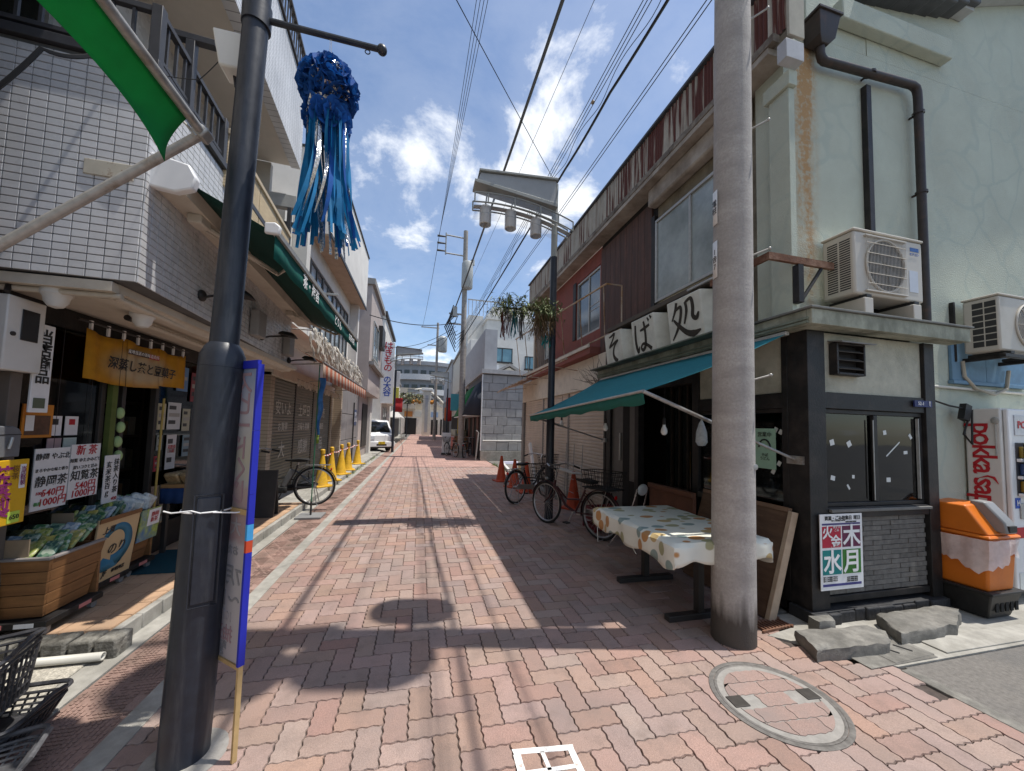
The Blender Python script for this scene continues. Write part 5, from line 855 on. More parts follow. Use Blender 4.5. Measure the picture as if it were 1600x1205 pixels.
# ---------------------------------------------------------------- wires
m_wire = M('wire_black', (.012,.012,.014), .6, .1)
def wire(label, pts, r, group=None, sag=.25, name='overhead_wire', n=14, mat=None):
    b = MB(); P_ = []
    for a, c in zip(pts[:-1], pts[1:]):
        a, c = Vector(a), Vector(c)
        for i in range(n): t = i/n; p = a.lerp(c, t); p.z -= sag*4*t*(1-t); P_.append(p)
    P_.append(Vector(pts[-1])); b.tube(P_, r, 5); return tag(b.build(name, mat or m_wire), label, 'wire', group)
for i in range(4): wire('one of four parallel power lines running up to the distant pole', [(.95+.10*i,-4,10.75),(.85+.09*i,6,10.8),(.45+.02*i,18,10.12+.23*i)], .007, 'parallel power lines', .1)
wire('thick grey cable passing behind the lamp roof to the distant transformer pole', [(1.86,-4,7.75),(1.73,2.4,7.62),(1.45,17.9,7.35)], .028, sag=.12, mat=M('cable_grey', (.07,.07,.07), .7))
wire('thick black cable with a bend passing over the lamp top', [(2.75,-4,6.95),(2.60,2.6,6.55),(2.42,4.5,6.32),(2.35,6,6.22),(1.95,18,6.0)], .020, sag=.03)
for i in range(3): wire('one of the thin cables bundled along the thick black cable', [(2.66-.03*i,-4,7.1+.05*i),(2.5-.02*i,2.6,6.7+.06*i),(1.9,18,6.15+.08*i)], .006, 'bundled thin cables', .05)
b = MB(); pts = [(2.55-.0395*(y-2.6)+.03*math.cos(y*5), y, 6.62-.033*(y-2.6)+.035*math.sin(y*5)) for y in [2.0+.12*k for k in range(133)]]; b.tube(pts, .005, 4); tag(b.build('spiral_wire', m_wire), 'spiral wrapped wire winding along the thick black cable', 'wire')
for i in range(2): wire('one of two slack telephone wires nearest the rusty parapet', [(2.9,-4,6.3+.1*i),(2.74,2.9,6.0+.08*i),(2.1,18,5.75+.06*i)], .006, 'slack telephone wires', .08)
wire('thin support wire from the lamp top across to the left pole', [(2.13,5.87,5.84),(-.91,2.15,5.78)], .005, sag=.02)
wire('thin single wire crossing behind the lamp roof', [(2.45,2.4,8.3),(1.9,18,8.1)], .005, sag=.1)
wire('service wire from the distant pole to the white left building', [(1.5,18,6.6),(-2.0,14.5,5.6)], .018, sag=.25); wire('second service wire from the distant pole to the left roofs', [(1.5,18,6.4),(-2.0,19.2,5.4)], .012, sag=.4); wire('thin far wire crossing the street to the left sign', [(1.6,18,6.2),(-2.2,24,5.6)], .012, sag=.2)
wire('far wires between the distant poles along the street', [(1.6,18,7.0),(1.3,38,9.6)], .02, sag=.6); wire('upper far wire between the two distant poles', [(.5,18,10.5),(-.2,38,11.4)], .012, sag=.4)
wire('thin wire from the left pole to the balcony rail', [(-.97,2.12,3.62),(-1.62,2.95,3.95),(-2.05,3.0,3.98)], .003, sag=.02); wire('black cable drooping across the white tiled front', [(-2.75,2.62,3.05),(-2.2,2.6,3.65),(-1.95,2.86,4.1)], .012, sag=.1)
sp2 = T('wire_bead', 'small round brown joint bead on the overhead cables', 'cable joint', (2.3,5.2,6.6)); MB().ball((2.40,5.0,6.62), .03, 12, 8).build('bead', M('bead_tan', (.28,.2,.13), .6), sp2)
# hanging bamboo-leaf decoration on the lamp
dc = T('bamboo_decoration', 'tanabata bamboo leaves with coloured paper strips on the lamp pole', 'decoration', (1.75,5.87,3.5)); rdc = random.Random(8); MB().tube([(2.1,5.80,3.52),(1.25,5.80,3.50)], .018, 8).build('arm', m_navy, dc)
lf = MB(); m_leaf = M('bamboo_leaf', (.12,.17,.07), .7, .3, 20, c2=(.2,.19,.09), amt=.55, s2=8)
for i in range(1100):
    c = Vector((rdc.choice((1.25,1.55,1.85,2.0))+rdc.gauss(0,.10), 5.80+rdc.gauss(0,.13), 3.50+rdc.uniform(-.12,.16))); d = Vector((rdc.gauss(0,1), rdc.gauss(0,1), rdc.uniform(-.9,.9))).normalized(); s = d.cross(Vector((0,0,1))).normalized()*.011; L_ = rdc.uniform(.09,.2); e = c+d*L_; e.z -= .05
    lf.add([c-s*.3, c+d*L_*.45-s, e, c+d*L_*.45+s], [(0,1,2,3)])
lf.build('leaves', m_leaf, dc, kind='stuff')
tw = MB()
for i in range(160): c = Vector((1.93+rdc.gauss(0,.09), 5.80+rdc.gauss(0,.1), 3.42)); e = c+Vector((rdc.gauss(0,.1), rdc.gauss(0,.1), -rdc.uniform(.15,.45))); tw.tube([c, c.lerp(e,.5)+Vector((rdc.gauss(0,.02),0,0)), e], .0035, 3)
tw.build('dry_twigs', M('dry_twig', (.15,.095,.045), .85, .3), dc, kind='stuff')
for i in range(46):
    g = rdc.randrange(5); x = (1.22,1.34,1.44,1.56,1.98)[g]+rdc.gauss(0,.03); z = 3.46 if g < 4 else 3.10; L_ = rdc.uniform(.25,.5) if g < 4 else rdc.uniform(.1,.22); y = 5.80+rdc.gauss(0,.05); col = [(.14,.05,.045),(.38,.35,.38),(.02,.14,.17),(.14,.14,.15),(.01,.20,.2)][g]; a = rdc.random()*3; ph = rdc.random()*6
    MB().grid(lambda u, v: (x+(v-.5)*.02*math.cos(a+u*2)+.015*math.sin(u*5+ph), y+(v-.5)*.02*math.sin(a+u*2), z-L_*u), 6, 1).build('paper_strip', cloth('strip_%d' % g, col, .3, .15), dc)
# ================================================================ LEFT: TEA SHOP BUILDING
AF = Matrix.Translation((-1.85,2.9,0)) @ Matrix.Rotation(R_(3.2), 4, 'Z')
m_wt = M('white_tile', (.55,.55,.56), .28, .06, 6, rnd=.05, c2=(.5,.5,.5), amt=.62, s2=2); m_grout = M('tile_joint', (.10,.10,.10), .9, .2); m_cw = M('cream_wall', (.50,.46,.40), .85, .08, 4, c2=(.36,.32,.27), amt=.62, s2=1.2, soft=.2); m_rail = M('rail_dark', (.045,.045,.05), .5, .2, 10); m_sf3 = M('slab_soffit', (.66,.60,.51), .9, .06, 3, c2=(.55,.50,.42), amt=.6, s2=1.0, soft=.2)
ta = T('tea_shop_building', 'white tiled tea shop building with dark balcony rails on the left corner', 'building', (-1.85,2.9,0), rz=R_(3.2))
def A(name, mat, *bx, bev=.003, par=None, **k):
    b = MB()
    for q in bx: b.box(*q)
    return b.build(name, mat, par or ta, bev=bev, local=True, **k)
uw = A('tiled_wall', m_grout, (-6,0,.0,3.55,2.43,3.90), bev=0)
t1 = MB(); t1.add([(-.0405,0,-.0228),(.0405,0,-.0228),(.0405,0,.0228),(-.0405,0,.0228),(-.0388,-.007,-.0210),(.0388,-.007,-.0210),(.0388,-.007,.0210),(-.0388,-.007,.0210)], [(4,5,6,7),(0,1,5,4),(1,2,6,5),(2,3,7,6),(3,0,4,7)]); tim = t1.mesh('wall_tile', m_wt, 20)
geo_v, geo_f = t1.v, t1.f; cells = []
for i in range(38):
    for j in range(29): cells.append(((-.043-i*.086, 0, 2.456+j*.0498), 0))
for i in range(41):
    for j in range(29): cells.append(((0, .043+i*.086, 2.456+j*.0498), 1))
cells.sort(key=lambda c: (0 if c[1] == 0 and c[0][0] > -1.32 and c[0][2] > 2.6 else 1, -c[0][0]*.5+c[0][1]+.1*abs(c[0][2]-3.2)))
tj = MB(); rvt = []; rt_ = random.Random(2)
for k, (c, side) in enumerate(cells):
    m = Matrix.Translation(c) @ (Matrix.Rotation(PI/2, 4, 'Z') if side else Matrix()) @ Euler((rt_.uniform(-.006,.006), 0, rt_.uniform(-.006,.006))).to_matrix().to_4x4()
    if k < 300: o = bpy.data.objects.new('wall_tile', tim); COL.objects.link(o); o.parent = uw; o.matrix_basis = m
    else: tj.add([m @ Vector(v) for v in geo_v], geo_f); rvt += [rt_.random()]*len(geo_f)
o = tj.build('wall_tiles', m_wt, uw, local=True, kind='stuff', smooth=20); at = o.data.attributes.new('rnd', 'FLOAT', 'FACE'); at.data.foreach_set('value', rvt)
A('sill', m_rail, (-6,.035,-.035,3.55,3.905,3.965))
rl1 = A('balcony_rail', m_rail, (-6,.02,-.02,.02,4.31,4.35), (-.02,.02,.022,1.0,4.31,4.35), (-6,.015,-.015,.015,4.0,4.03), (-.015,.015,.017,1.0,4.0,4.03))
for i in range(26): A('baluster', m_rail, (-.02-i*.115-.009,-.02-i*.115+.009,-.009,.009,4.031,4.309), par=rl1, bev=0)
for i in range(9): A('baluster', m_rail, (-.009,.009,.10+i*.11-.009,.10+i*.11+.009,4.031,4.309), par=rl1, bev=0)
for q in ((-.03,.03,-.03,.03),(-1.2,-1.14,-.03,.03),(-.03,.03,.94,1.0)): A('rail_post', m_rail, (q[0],q[1],q[2],q[3],3.967,4.36), par=rl1)
A('rail_bracket', m_rail, (-.24,.16,.36,.42,4.52,4.57), (-.03,.03,.36,.42,3.967,4.52), par=rl1)
A('inner_wall', m_wt, (-6,-.9,.9,3.5,3.97,5.6), bev=0); iw = A('balcony_door', m_alu, (-2.4,-1.2,.86,.898,4.0,5.3)); A('door_glass', m_dkg, (-2.35,-1.25,.85,.858,4.05,5.25), par=iw, bev=0); A('inner_floor', m_cw, (-6,-.01,.01,3.5,3.90,3.903), bev=0)
m_bei = brickmat('beige_panel', (.55,.44,.28), (.50,.39,.25), (.36,.28,.17), .12, .03, axes='yz', rough=.8, msize=.12)
for a, b2 in ((1.02,1.10),(1.11,1.85),(1.87,2.45),(2.47,3.05)): A('beige_panel', m_bei, (-.05,.03,a,b2,3.76,4.26))
A('panel_cap', M('cap_tan', (.5,.41,.29), .8), (-.07,.05,1.0,3.07,4.262,4.31))
rl2 = A('side_rail', m_rail, (-.02,.02,3.08,3.6,4.10,4.13), (-.02,.02,3.08,3.6,3.80,3.82))
for i in range(6): A('baluster', m_rail, (-.009,.009,3.12+i*.09,3.135+i*.09,3.82,4.10), par=rl2, bev=0)
A('third_floor_slab', m_sf3, (-6,0,-.35,3.45,5.60,5.74), bev=0); A('third_floor_wall', brickmat('small_white_tile', (.62,.62,.62), (.58,.58,.58), (.25,.25,.25), .1, .05, off=0, axes='yz', rough=.3, msize=.1), (-.12,.012,-.36,3.46,5.58,6.85), bev=0); A('third_floor_front', brickmat('small_white_tile_f', (.62,.62,.62), (.58,.58,.58), (.25,.25,.25), .1, .05, off=0, axes='xz', rough=.3, msize=.1), (-6,-.121,-.365,-.25,5.585,6.85), bev=0)  # out of view, slab and walls overhang the front, shaped to shade its tiles
rl3 = A('third_floor_rail', m_rail, (-.03,.03,-.3,3.46,7.35,7.39), (-.03,.04,-.3,3.47,6.86,6.90))
for i in range(29): A('baluster', m_rail, (-.009,.009,.36+i*.11,.378+i*.11,6.901,7.349), par=rl3, bev=0)
A('upper_block', m_cw, (-6,-1.3,1.0,3.5,5.745,8.5), bev=0); A('end_wall', m_cw, (-6,-.4,3.46,3.56,3.97,5.6), bev=0); A('end_beam', M('end_beam_tile', (.42,.41,.38), .7), (-.4,.0,3.40,3.52,4.90,5.10)); A('end_post', m_rail, (-.12,-.06,3.40,3.46,3.97,4.895)); A('end_cross', m_rail, (-.4,.05,3.42,3.46,4.62,4.68))
# ground floor of the tea shop
G_ = lambda name, mat, *bx, bev=.003, par=None, **k: P(name, mat, *bx, bev=bev, par=par or ta, **k)
m_trim = M('cream_trim', (.55,.50,.42), .7, .08, 8, c2=(.42,.37,.3), amt=.6, s2=4)
G_('soffit', m_trim, (-6,-1.98,2.96,6.6,2.37,2.425), bev=0); G_('eave_trim', m_trim, (-6,-1.97,2.89,2.955,2.355,2.42)); MB().tube([(-3.4,2.95,2.33),(-1.95,2.95,2.34)], .018, 8).tube([(-2.02,3.0,2.345),(-2.18,6.6,2.345)], .018, 8).build('eave_pipe', m_trim, ta); MB().prism([(-2.12,2.37),(-2.02,2.37),(-2.05,2.33),(-2.12,2.33)], 'y', 3.0, 6.5).build('eave_gutter', m_trim, ta)
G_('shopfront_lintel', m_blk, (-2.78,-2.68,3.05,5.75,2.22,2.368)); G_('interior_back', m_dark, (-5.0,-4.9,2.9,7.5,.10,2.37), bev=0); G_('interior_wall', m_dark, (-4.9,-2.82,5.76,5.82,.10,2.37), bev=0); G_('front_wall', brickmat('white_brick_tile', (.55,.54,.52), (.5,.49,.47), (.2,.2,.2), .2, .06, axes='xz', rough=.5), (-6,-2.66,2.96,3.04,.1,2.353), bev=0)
for y in (3.05,3.95,4.18,4.62,5.62): G_('mullion', M('dark_bronze', (.035,.03,.026), .5), (-2.74,-2.69,y,y+.045,.112,2.218))
G_('kick_panel', m_blk, (-2.73,-2.70,3.10,4.18,.112,.45), (-2.73,-2.70,4.667,5.62,.112,.4)); G_('shop_glass', m_gl, (-2.718,-2.712,3.10,3.948,.452,2.217), bev=0); G_('shop_glass', m_gl, (-2.718,-2.712,4.667,5.618,.402,2.217), bev=0); G_('door_rail', m_alu, (-2.74,-2.70,4.01,4.617,2.13,2.17))
shm = M('goods_dark', (.10,.085,.06), .7, .5, 9, c2=(.03,.05,.03), amt=.5, s2=7)
for k, (x, y0, y1) in enumerate(((-3.3,3.15,3.9),(-3.9,4.0,5.6),(-3.4,4.75,5.6))):
    s = T('display_shelf', ['dim goods shelf behind the left shop glass','dim goods shelf at the back of the tea shop','dim goods shelf behind the right shop glass'][k], 'shelf', (x,(y0+y1)/2,.1), group='shelves inside the tea shop')
    for z in (.5,.9,1.3,1.7): P('shelf_board', m_brn, (x-.3,x,y0,y1,z,z+.03), par=s, bev=0)
    P('upright', m_brn, (x-.3,x,y0-.04,y0-.002,.10,1.9), (x-.3,x,y1+.002,y1+.04,.10,1.9), par=s, bev=0)
    for z in (.53,.93,1.33):
        for i in range(int((y1-y0)/.12)): P('goods', random.choice((shm, MATS['window_backing'], M('goods_tan', (.2,.15,.08), .7), M('goods_pale', (.25,.25,.22), .7))), (x-.2,x-.04,y0+.02+i*.12,y0+.12+i*.12,z,z+random.uniform(.15,.3)), par=s, bev=.006)
pil = brickmat('beige_brick_tile', (.42,.35,.27), (.37,.31,.24), (.15,.12,.09), .2, .065, axes='yz', rough=.6); G_('brick_pier', pil, (-3.0,-2.62,5.83,6.55,.10,2.37), bev=0)
# dome cameras, strip lamp, spotlights
for i, (x, y, lab) in enumerate(((-2.32,2.99,'at the front corner of the eave'),(-2.12,3.42,'further along the eave'))):
    d = T('dome_camera', 'white dome security camera %s' % lab, 'camera', (x,y,2.3), group='eave dome cameras'); MB().lathe([(.075,.05),(.075,.02),(.06,.0),(.055,-.03),(.035,-.06),(.005,-.07)], (x,y,2.305), 20).build('dome', m_wp, d)
fl_ = T('strip_light', 'slim cream strip light under the tea shop eave', 'lamp', (-2.25,4.2,2.3)); MB().tube([(-2.25,3.5,2.32),(-2.30,5.2,2.32)], .02, 8).build('tube', m_trim, fl_); MB().tube([(-2.25,3.47,2.32),(-2.25,3.51,2.32)], .024, 8).build('end_cap', m_blk, fl_)
for i, (y, z, lab) in enumerate(((3.68,2.64,'nearest'),(5.15,2.62,'middle'),(6.35,2.52,'farthest'))):
    s = T('spotlight', 'black arm spotlight under the green awning, %s of three' % lab, 'spotlight', (-1.85-.056*(y-2.9),y,z), group='awning spotlights'); x = -1.84-.056*(y-2.9)
    MB().tube([(x,y,z-.05),(x+.10,y,z-.02),(x+.30,y,z)], .011, 8).build('arm', m_blk, s); MB().add([(x+.20,y-.09,z+.01),(x+.40,y-.09,z-.02),(x+.40,y+.09,z-.02),(x+.20,y+.09,z+.01),(x+.24,y-.05,z+.055),(x+.36,y-.05,z+.04),(x+.36,y+.05,z+.04),(x+.24,y+.05,z+.055)], [(0,3,2,1),(4,5,6,7),(0,1,5,4),(1,2,6,5),(2,3,7,6),(3,0,4,7)]).build('head', m_blk, s, bev=.015); MB().ball((x+.01,y,z-.03), .05, 12, 8, (.6,1,1)).build('mount', m_blk, s)
for y, lab in ((4.75,'near'),(6.0,'far')): x = -1.83-.056*(y-2.9); tag(MB().box(x-.005,x+.09,y,y+.22,2.52,2.82).build('wall_box', M('box_grey', (.28,.27,.26), .6, .08), bev=.012), 'grey metal equipment box on the tiled wall under the awning, %s one' % lab, 'box', 'wall boxes under the awning')
# green roller awning
ga = T('green_awning', 'dark green roller awning stretched out above the tea shop', 'awning', (-1.8,5,3.2)); m_gc = cloth('green_cloth', (.008,.055,.045), .3); m_gv = cloth('green_valance', (.01,.14,.115), .35)
MB().grid(lambda u, v: (-1.70+.56*v-.2*u*(1-v), 3.02+.08*v+3.76*u, 3.24-.26*v+.015*math.sin(u*12)*v), 16, 4).build('canopy', m_gc, ga, thick=.003); MB().grid(lambda u, v: (-1.135+.01*math.sin(u*40)*v, 3.1+3.76*u, 2.97-.19*v), 30, 2).build('valance', m_gv, ga, thick=.002)
MB().prism([(-1.15,2.965),(-1.11,2.965),(-1.105,3.0),(-1.13,3.02),(-1.16,3.0)], 'y', 3.08, 6.88).build('front_bar', m_alu, ga); MB().prism([(-1.19,2.95),(-1.09,2.95),(-1.08,3.01),(-1.12,3.04),(-1.19,3.03)], 'y', 3.04, 3.078).build('end_cap', m_wp2, ga, bev=.01)
MB(Matrix.Translation((0,0,0))).prism([(-1.87,3.12),(-1.70,3.10),(-1.60,3.14),(-1.58,3.22),(-1.63,3.31),(-1.87,3.36)], 'y', 2.93, 2.99).build('cassette_cap', m_wp2, ga, bev=.012); MB().add([(-1.87,2.992,3.14),(-1.68,2.992,3.13),(-1.66,2.992,3.24),(-1.87,2.992,3.33),(-2.06,6.8,3.14),(-1.87,6.8,3.13),(-1.85,6.8,3.24),(-2.06,6.8,3.33)], [(0,1,5,4),(1,2,6,5),(2,3,7,6),(4,5,6,7),(0,3,2,1)]).build('cassette', m_trim, ga)
for y in (3.35, 5.9): MB().tube([(-1.74-.05*(y-2.9),y,3.10),(-1.45,y+.75,3.02),(-1.15,y+.25,2.96)], .020, 8).build('folding_arm', m_trim, ga); MB().tube([(-1.80,y+.05,3.09),(-1.45,y+.70,3.0)], .008, 6).build('arm_cable', m_trim, ga); MB().obox((-1.74-.05*(y-2.9),y,3.10),(.10,.14,.07)).build('arm_mount', m_trim, ga, bev=.01)
TX('茶・海苔', .14, (-1.128,4.05,2.875), (0,1,0), (0,0,1), pk, ga, bold=.002, lift=.006); TX('どりん', .14, (-1.128,5.3,2.875), (0,1,0), (0,0,1), pk, ga, bold=.002, lift=.006); TX('お茶の店', .12, (-1.128,6.3,2.875), (0,1,0), (0,0,1), pk, ga, bold=.001, lift=.006)
# green flap awning frame of the next shop
fa = T('flap_awning', 'bright green awning flap hanging from a steel pipe at upper left', 'awning', (-1.2,1.5,2.9)); m_bg = cloth('bright_green_cloth', (.012,.30,.085), .5); EL = Vector((-1.12,2.10,2.98))
MB().tube([EL, (-1.12,-1.0,2.98)], .021, 12).build('front_pipe', m_galv, fa); MB().tube([EL, (-2.30,2.14,1.91)], .021, 12).build('arm_pipe', m_galv, fa); MB().obox(EL, (.06,.07,.06), (0,.6,0)).build('corner_joint', m_galv, fa, bev=.01); MB().tube([EL-Vector((0,.05,.05)), EL-Vector((.05,.08,0))], .006, 6).build('bolt', m_galv, fa)
MB().grid(lambda u, v: (-1.135-(.135*math.sin(min(1, v*1.3)*1.4)*(.55+.45*min(1,u*3)))-.012*math.sin(u*9)*v, 2.0-3.0*u, 2.975-.10*v-.03*math.sin(v*PI)-(.13*(1-u)**18)*v*v+.015*math.sin(u*14)*v), 60, 8).build('flap', m_bg, fa, thick=.002)
nb_ = T('neighbour_shop', 'cream walled shop beside the camera carrying the green awning flap', 'building', (-2.3,0,0)); P('wall', m_cw, (-8,-2.30,-6,2.32,.012,7.5), par=nb_, bev=0); P('roof_edge', m_dm, (-8,-2.1,-6.1,2.5,7.505,7.7), par=nb_)  # unseen neighbour, built to full height to keep light off the tiled front
rp_ = T('rusty_plate', 'rust-spotted cream steel plate on the tiled front behind the pipe', 'plate', (-1.98,2.88,3.1)); P('plate', M('rust_spot_cream', (.48,.44,.36), .7, .1, 10, c2=(.2,.09,.04), amt=.62, s2=16, soft=.05), (-2.16,-1.90,2.868,2.884,3.10,3.20), par=rp_, bev=.003)
# meter box, letter box, signs at the front pier
mb = T('meter_box', 'white electric meter box with dark window on a brown post', 'meter box', (-2.55,3.05,1.8)); P('case', m_wp, (-2.66,-2.50,2.925,3.165,1.82,2.29), par=mb, bev=.008); P('meter_window', M('meter_glass', (.02,.02,.02), .15), (-2.499,-2.494,3.01,3.12,2.02,2.22), par=mb); MB().lathe([(.014,0),(.014,.008)], n=12).build('lock', m_dm, mb).matrix_basis = Matrix.Translation((-2.5,2.965,2.05)) @ Matrix.Rotation(PI/2, 4, 'Y')
MB().tube([(-2.58,2.99,2.29),(-2.55,2.98,2.34),(-2.52,2.94,2.35),(-2.50,2.91,2.30)], .014, 8).build('conduit', m_blk, mb)
P('stand_post', M('post_brown', (.12,.10,.085), .75, .15), (-2.62,-2.56,3.055,3.13,.112,1.818), par=mb)
lbx = T('letter_box', 'grey steel letter box with rounded top below the meter box', 'letter box', (-2.5,2.98,1.3)); MB().prism([(2.80,1.275),(3.05,1.275),(3.05,1.43),(3.035,1.455),(3.0,1.47),(2.80,1.475)], 'x', -2.66, -2.47).build('case', M('letter_grey', (.14,.145,.155), .5, .08), lbx, bev=.008); MB().tube([(-2.462,2.985,1.40),(-2.458,2.975,1.37),(-2.462,2.97,1.33)], .008, 6).build('latch', m_alu, lbx); P('lid_line', m_blk, (-2.4695,-2.468,2.80,3.049,1.415,1.42), par=lbx, bev=0); P('hanger', m_dm, (-2.60,-2.57,3.051,3.056,1.33,1.42), par=lbx)
ys = T('yellow_sign', 'yellow shop sign with purple characters under the letter box', 'sign', (-2.45,2.95,.85)); m_yel = flat('sign_yellow', (.62,.36,.01)); P('board', m_yel, (-2.46,-2.445,2.72,3.085,.86,1.262), par=ys); P('backing_post', m_dm, (-2.558,-2.461,3.06,3.08,.9,1.2), par=ys)
TX('茶\n蒸\n製', .12, (-2.445,2.93,1.06), (0,1,0), (0,0,1), flat('print_purple', (.2,.02,.12)), ys, bold=.003, line=.85); P('white_label', wp, (-2.4445,-2.442,3.03,3.065,1.08,1.23), par=ys, bev=0); TX('当\n店\n特\n製', .034, (-2.442,3.048,1.155), (0,1,0), (0,0,1), flat('print_purple', (.2,.02,.12)), ys, line=.85); TX('桜\n茶', .045, (-2.445,3.005,1.18), (0,1,0), (0,0,1), flat('print_brown', (.2,.1,.02)), ys); P('price_note', flat('note_lime', (.45,.62,.08)), (-2.4445,-2.441,2.98,3.05,.87,.94), par=ys, bev=0); TX('650', .04, (-2.441,3.015,.905), (0,1,0), (0,0,1), bk, ys)
vs = T('hanging_sign', 'white vertical sign with black characters beside the meter box', 'sign', (-2.45,3.1,1.7)); P('board', wp, (-2.56,-2.545,3.17,3.30,1.56,2.17), par=vs); TX('当\n店\n商\n品', .105, (-2.545,3.235,1.94), (0,1,0), (0,0,1), bk, vs, bold=.002, line=.88); P('photo', flat('sign_photo', (.10,.12,.08)), (-2.5445,-2.542,3.19,3.27,1.59,1.66), par=vs, bev=0); P('bracket', m_dm, (-2.60,-2.562,3.10,3.24,1.98,2.02), par=vs)
m_prt = flat('poster_orange', (.55,.2,.02)); pa = T('orange_poster', 'orange framed product poster on the shop glass', 'poster', (-2.68,3.4,1.4)); P('sheet', m_prt, (-2.688,-2.680,3.30,3.52,1.38,1.62), par=pa, bev=0); P('photo_print', M('photo_dark', (.10,.05,.03), .5, .5, 14), (-2.680,-2.678,3.32,3.50,1.40,1.54), par=pa, bev=0); P('white_patch', wp, (-2.678,-2.676,3.32,3.38,1.43,1.54), par=pa, bev=0)
for i, (y, z, h, c, lab) in enumerate(((3.56,1.39,.15,(.7,.68,.68),'white card with small print'),(3.70,1.39,.15,(.7,.68,.68),'white card with a red mark'),(3.57,1.28,.09,(.45,.3,.3),'small dark red card'),(3.70,1.28,.09,(.5,.55,.5),'small grey-green card'))):
    s = T('window_card', '%s on the shop glass above the tea signs' % lab, 'card', (-2.69,y,z), group='cards on the shop glass'); P('sheet', flat('card_%d' % i, c), (-2.70,-2.695,y-.055,y+.055,z,z+h), par=s, bev=0)
    if i < 2: P('print', flat('print_red', (.5,.02,.02)) if i else bk, (-2.695,-2.693,y-.025,y+.025,z+h*.55,z+h*.85), par=s, bev=0)
def tea_sign(nm, label, y0, y1, z0, z1, rows, tilt=0):
    s = T('price_sign', label, 'sign', (-2.6,(y0+y1)/2,z0), group='handwritten tea price signs', ); P('sheet', flat('sign_paper', (.66,.66,.66)), (-2.603,-2.597,y0,y1,z0,z1), par=s, bev=0); MB().tube([(-2.60,(y0+y1)/2,z1),(-2.60,(y0+y1)/2,2.22)], .0015, 4).build('string', m_dm, s)
    for tx, sz, fy, fz, c in rows: TX(tx, sz, (-2.597,y0+(y1-y0)*fy,z0+(z1-z0)*fz), (0,1,0), (0,0,1), {'r': flat('print_red', (.5,.02,.02)), 'k': bk, 'g': flat('print_green', (.05,.25,.05))}[c], s, shear=.1, bold=sz*.008)
    return s
tea_sign('a', 'white tea price sign reading 540 and 1000 in red, left one', 3.31, 3.575, .87, 1.305, (('静岡 やぶ北', .05, .5, .86, 'k'), ('まろやかな味と香り', .028, .5, .64, 'k'), ('静岡茶', .082, .5, .45, 'k'), ('540円', .07, .58, .26, 'r'), ('100g', .03, .2, .27, 'r'), ('1000円', .072, .58, .11, 'r'), ('徳用', .028, .17, .1, 'g')))
tea_sign('b', 'white tea price sign with a red heading, right one', 3.585, 3.85, .90, 1.32, (('新 茶', .085, .5, .88, 'r'), ('知覧 ゆたかみどり', .034, .5, .7, 'k'), ('深いコクと甘み', .032, .5, .57, 'k'), ('知覧茶', .085, .5, .41, 'k'), ('540円', .075, .55, .22, 'r'), ('1000円', .075, .5, .08, 'r')))
tea_sign('c', 'narrow double strip of vertical handwriting hanging by the doorway', 3.91, 4.07, .80, 1.21, (('玄\n米\n茶\n百\nｇ', .06, .25, .5, 'k'), ('抹\n茶\n入\nり\n茶', .06, .75, .55, 'k'), ('400', .04, .75, .07, 'r')))
# yellow noren
def noren_mat():
    m = cloth('noren_yellow', (.62,.30,.02), .35, .12); t = m.node_tree; b = t.nodes['Principled BSDF']; L = t.links.new; src = b.inputs['Base Color'].links[0].from_socket; g = t.nodes.new('ShaderNodeNewGeometry'); mp = t.nodes.new('ShaderNodeMapping'); mp.inputs['Location'].default_value = (0,-4.24*2.1,-2.0*5.2); mp.inputs['Scale'].default_value = (0,2.1,5.2); L(g.outputs['Position'], mp.inputs[0]); ln = t.nodes.new('ShaderNodeVectorMath'); ln.operation = 'LENGTH'; L(mp.outputs[0], ln.inputs[0]); r = t.nodes.new('ShaderNodeMapRange'); r.interpolation_type = 'SMOOTHSTEP'; r.inputs[1].default_value = 1.15; r.inputs[2].default_value = .35; r.inputs[4].default_value = .8; L(ln.outputs['Value'], r.inputs[0]); mi = t.nodes.new('ShaderNodeMix'); mi.data_type = 'RGBA'; L(r.outputs[0], mi.inputs[0]); L(src, mi.inputs[6]); mi.inputs[7].default_value = (.66,.56,.40,1); L(mi.outputs[2], b.inputs['Base Color']); L(mi.outputs[2], t.nodes['Translucent BSDF'].inputs[0]); return m
nr = T('shop_curtain', 'yellow orange noren curtain with black writing over the tea shop door', 'curtain', (-2.62,4.3,1.85)); m_no = noren_mat()
for k, (a, b2) in enumerate(((3.62,4.03),(4.04,4.45),(4.46,4.88))): MB().grid(lambda u, v: (-2.60+.02*math.sin(u*7+k)*v+.012*math.sin(u*13), a+(b2-a)*u, 2.245-.03*math.sin(u*PI)*(1-v)-(.40+.03*math.sin(k*2+u))*v), 14, 6).build('panel', m_no, nr, thick=.002)
MB().tube([(-2.61,3.55,2.30),(-2.61,4.95,2.30)], .010, 8).build('rod', m_dm, nr)
for i in range(8): y = 3.66+i*.17; P('loop', wp, (-2.618,-2.602,y,y+.02,2.225,2.315), par=nr, bev=0)
TX('深蒸し茶と豆菓子', .11, (-2.57,4.24,2.0), (0,1,0), (0,0,1), bk, nr, bold=.002, shear=.1); P('dark_label', M('label_brown', (.06,.03,.02), .6), (-2.573,-2.5705,4.02,4.28,2.115,2.16), par=nr, bev=0); P('red_label', rdk, (-2.573,-2.5705,4.285,4.42,2.115,2.16), par=nr, bev=0); TX('産地直送の美味', .04, (-2.57,4.15,2.137), (0,1,0), (0,0,1), pk, nr); TX('直売所', .04, (-2.57,4.352,2.137), (0,1,0), (0,0,1), pk, nr)
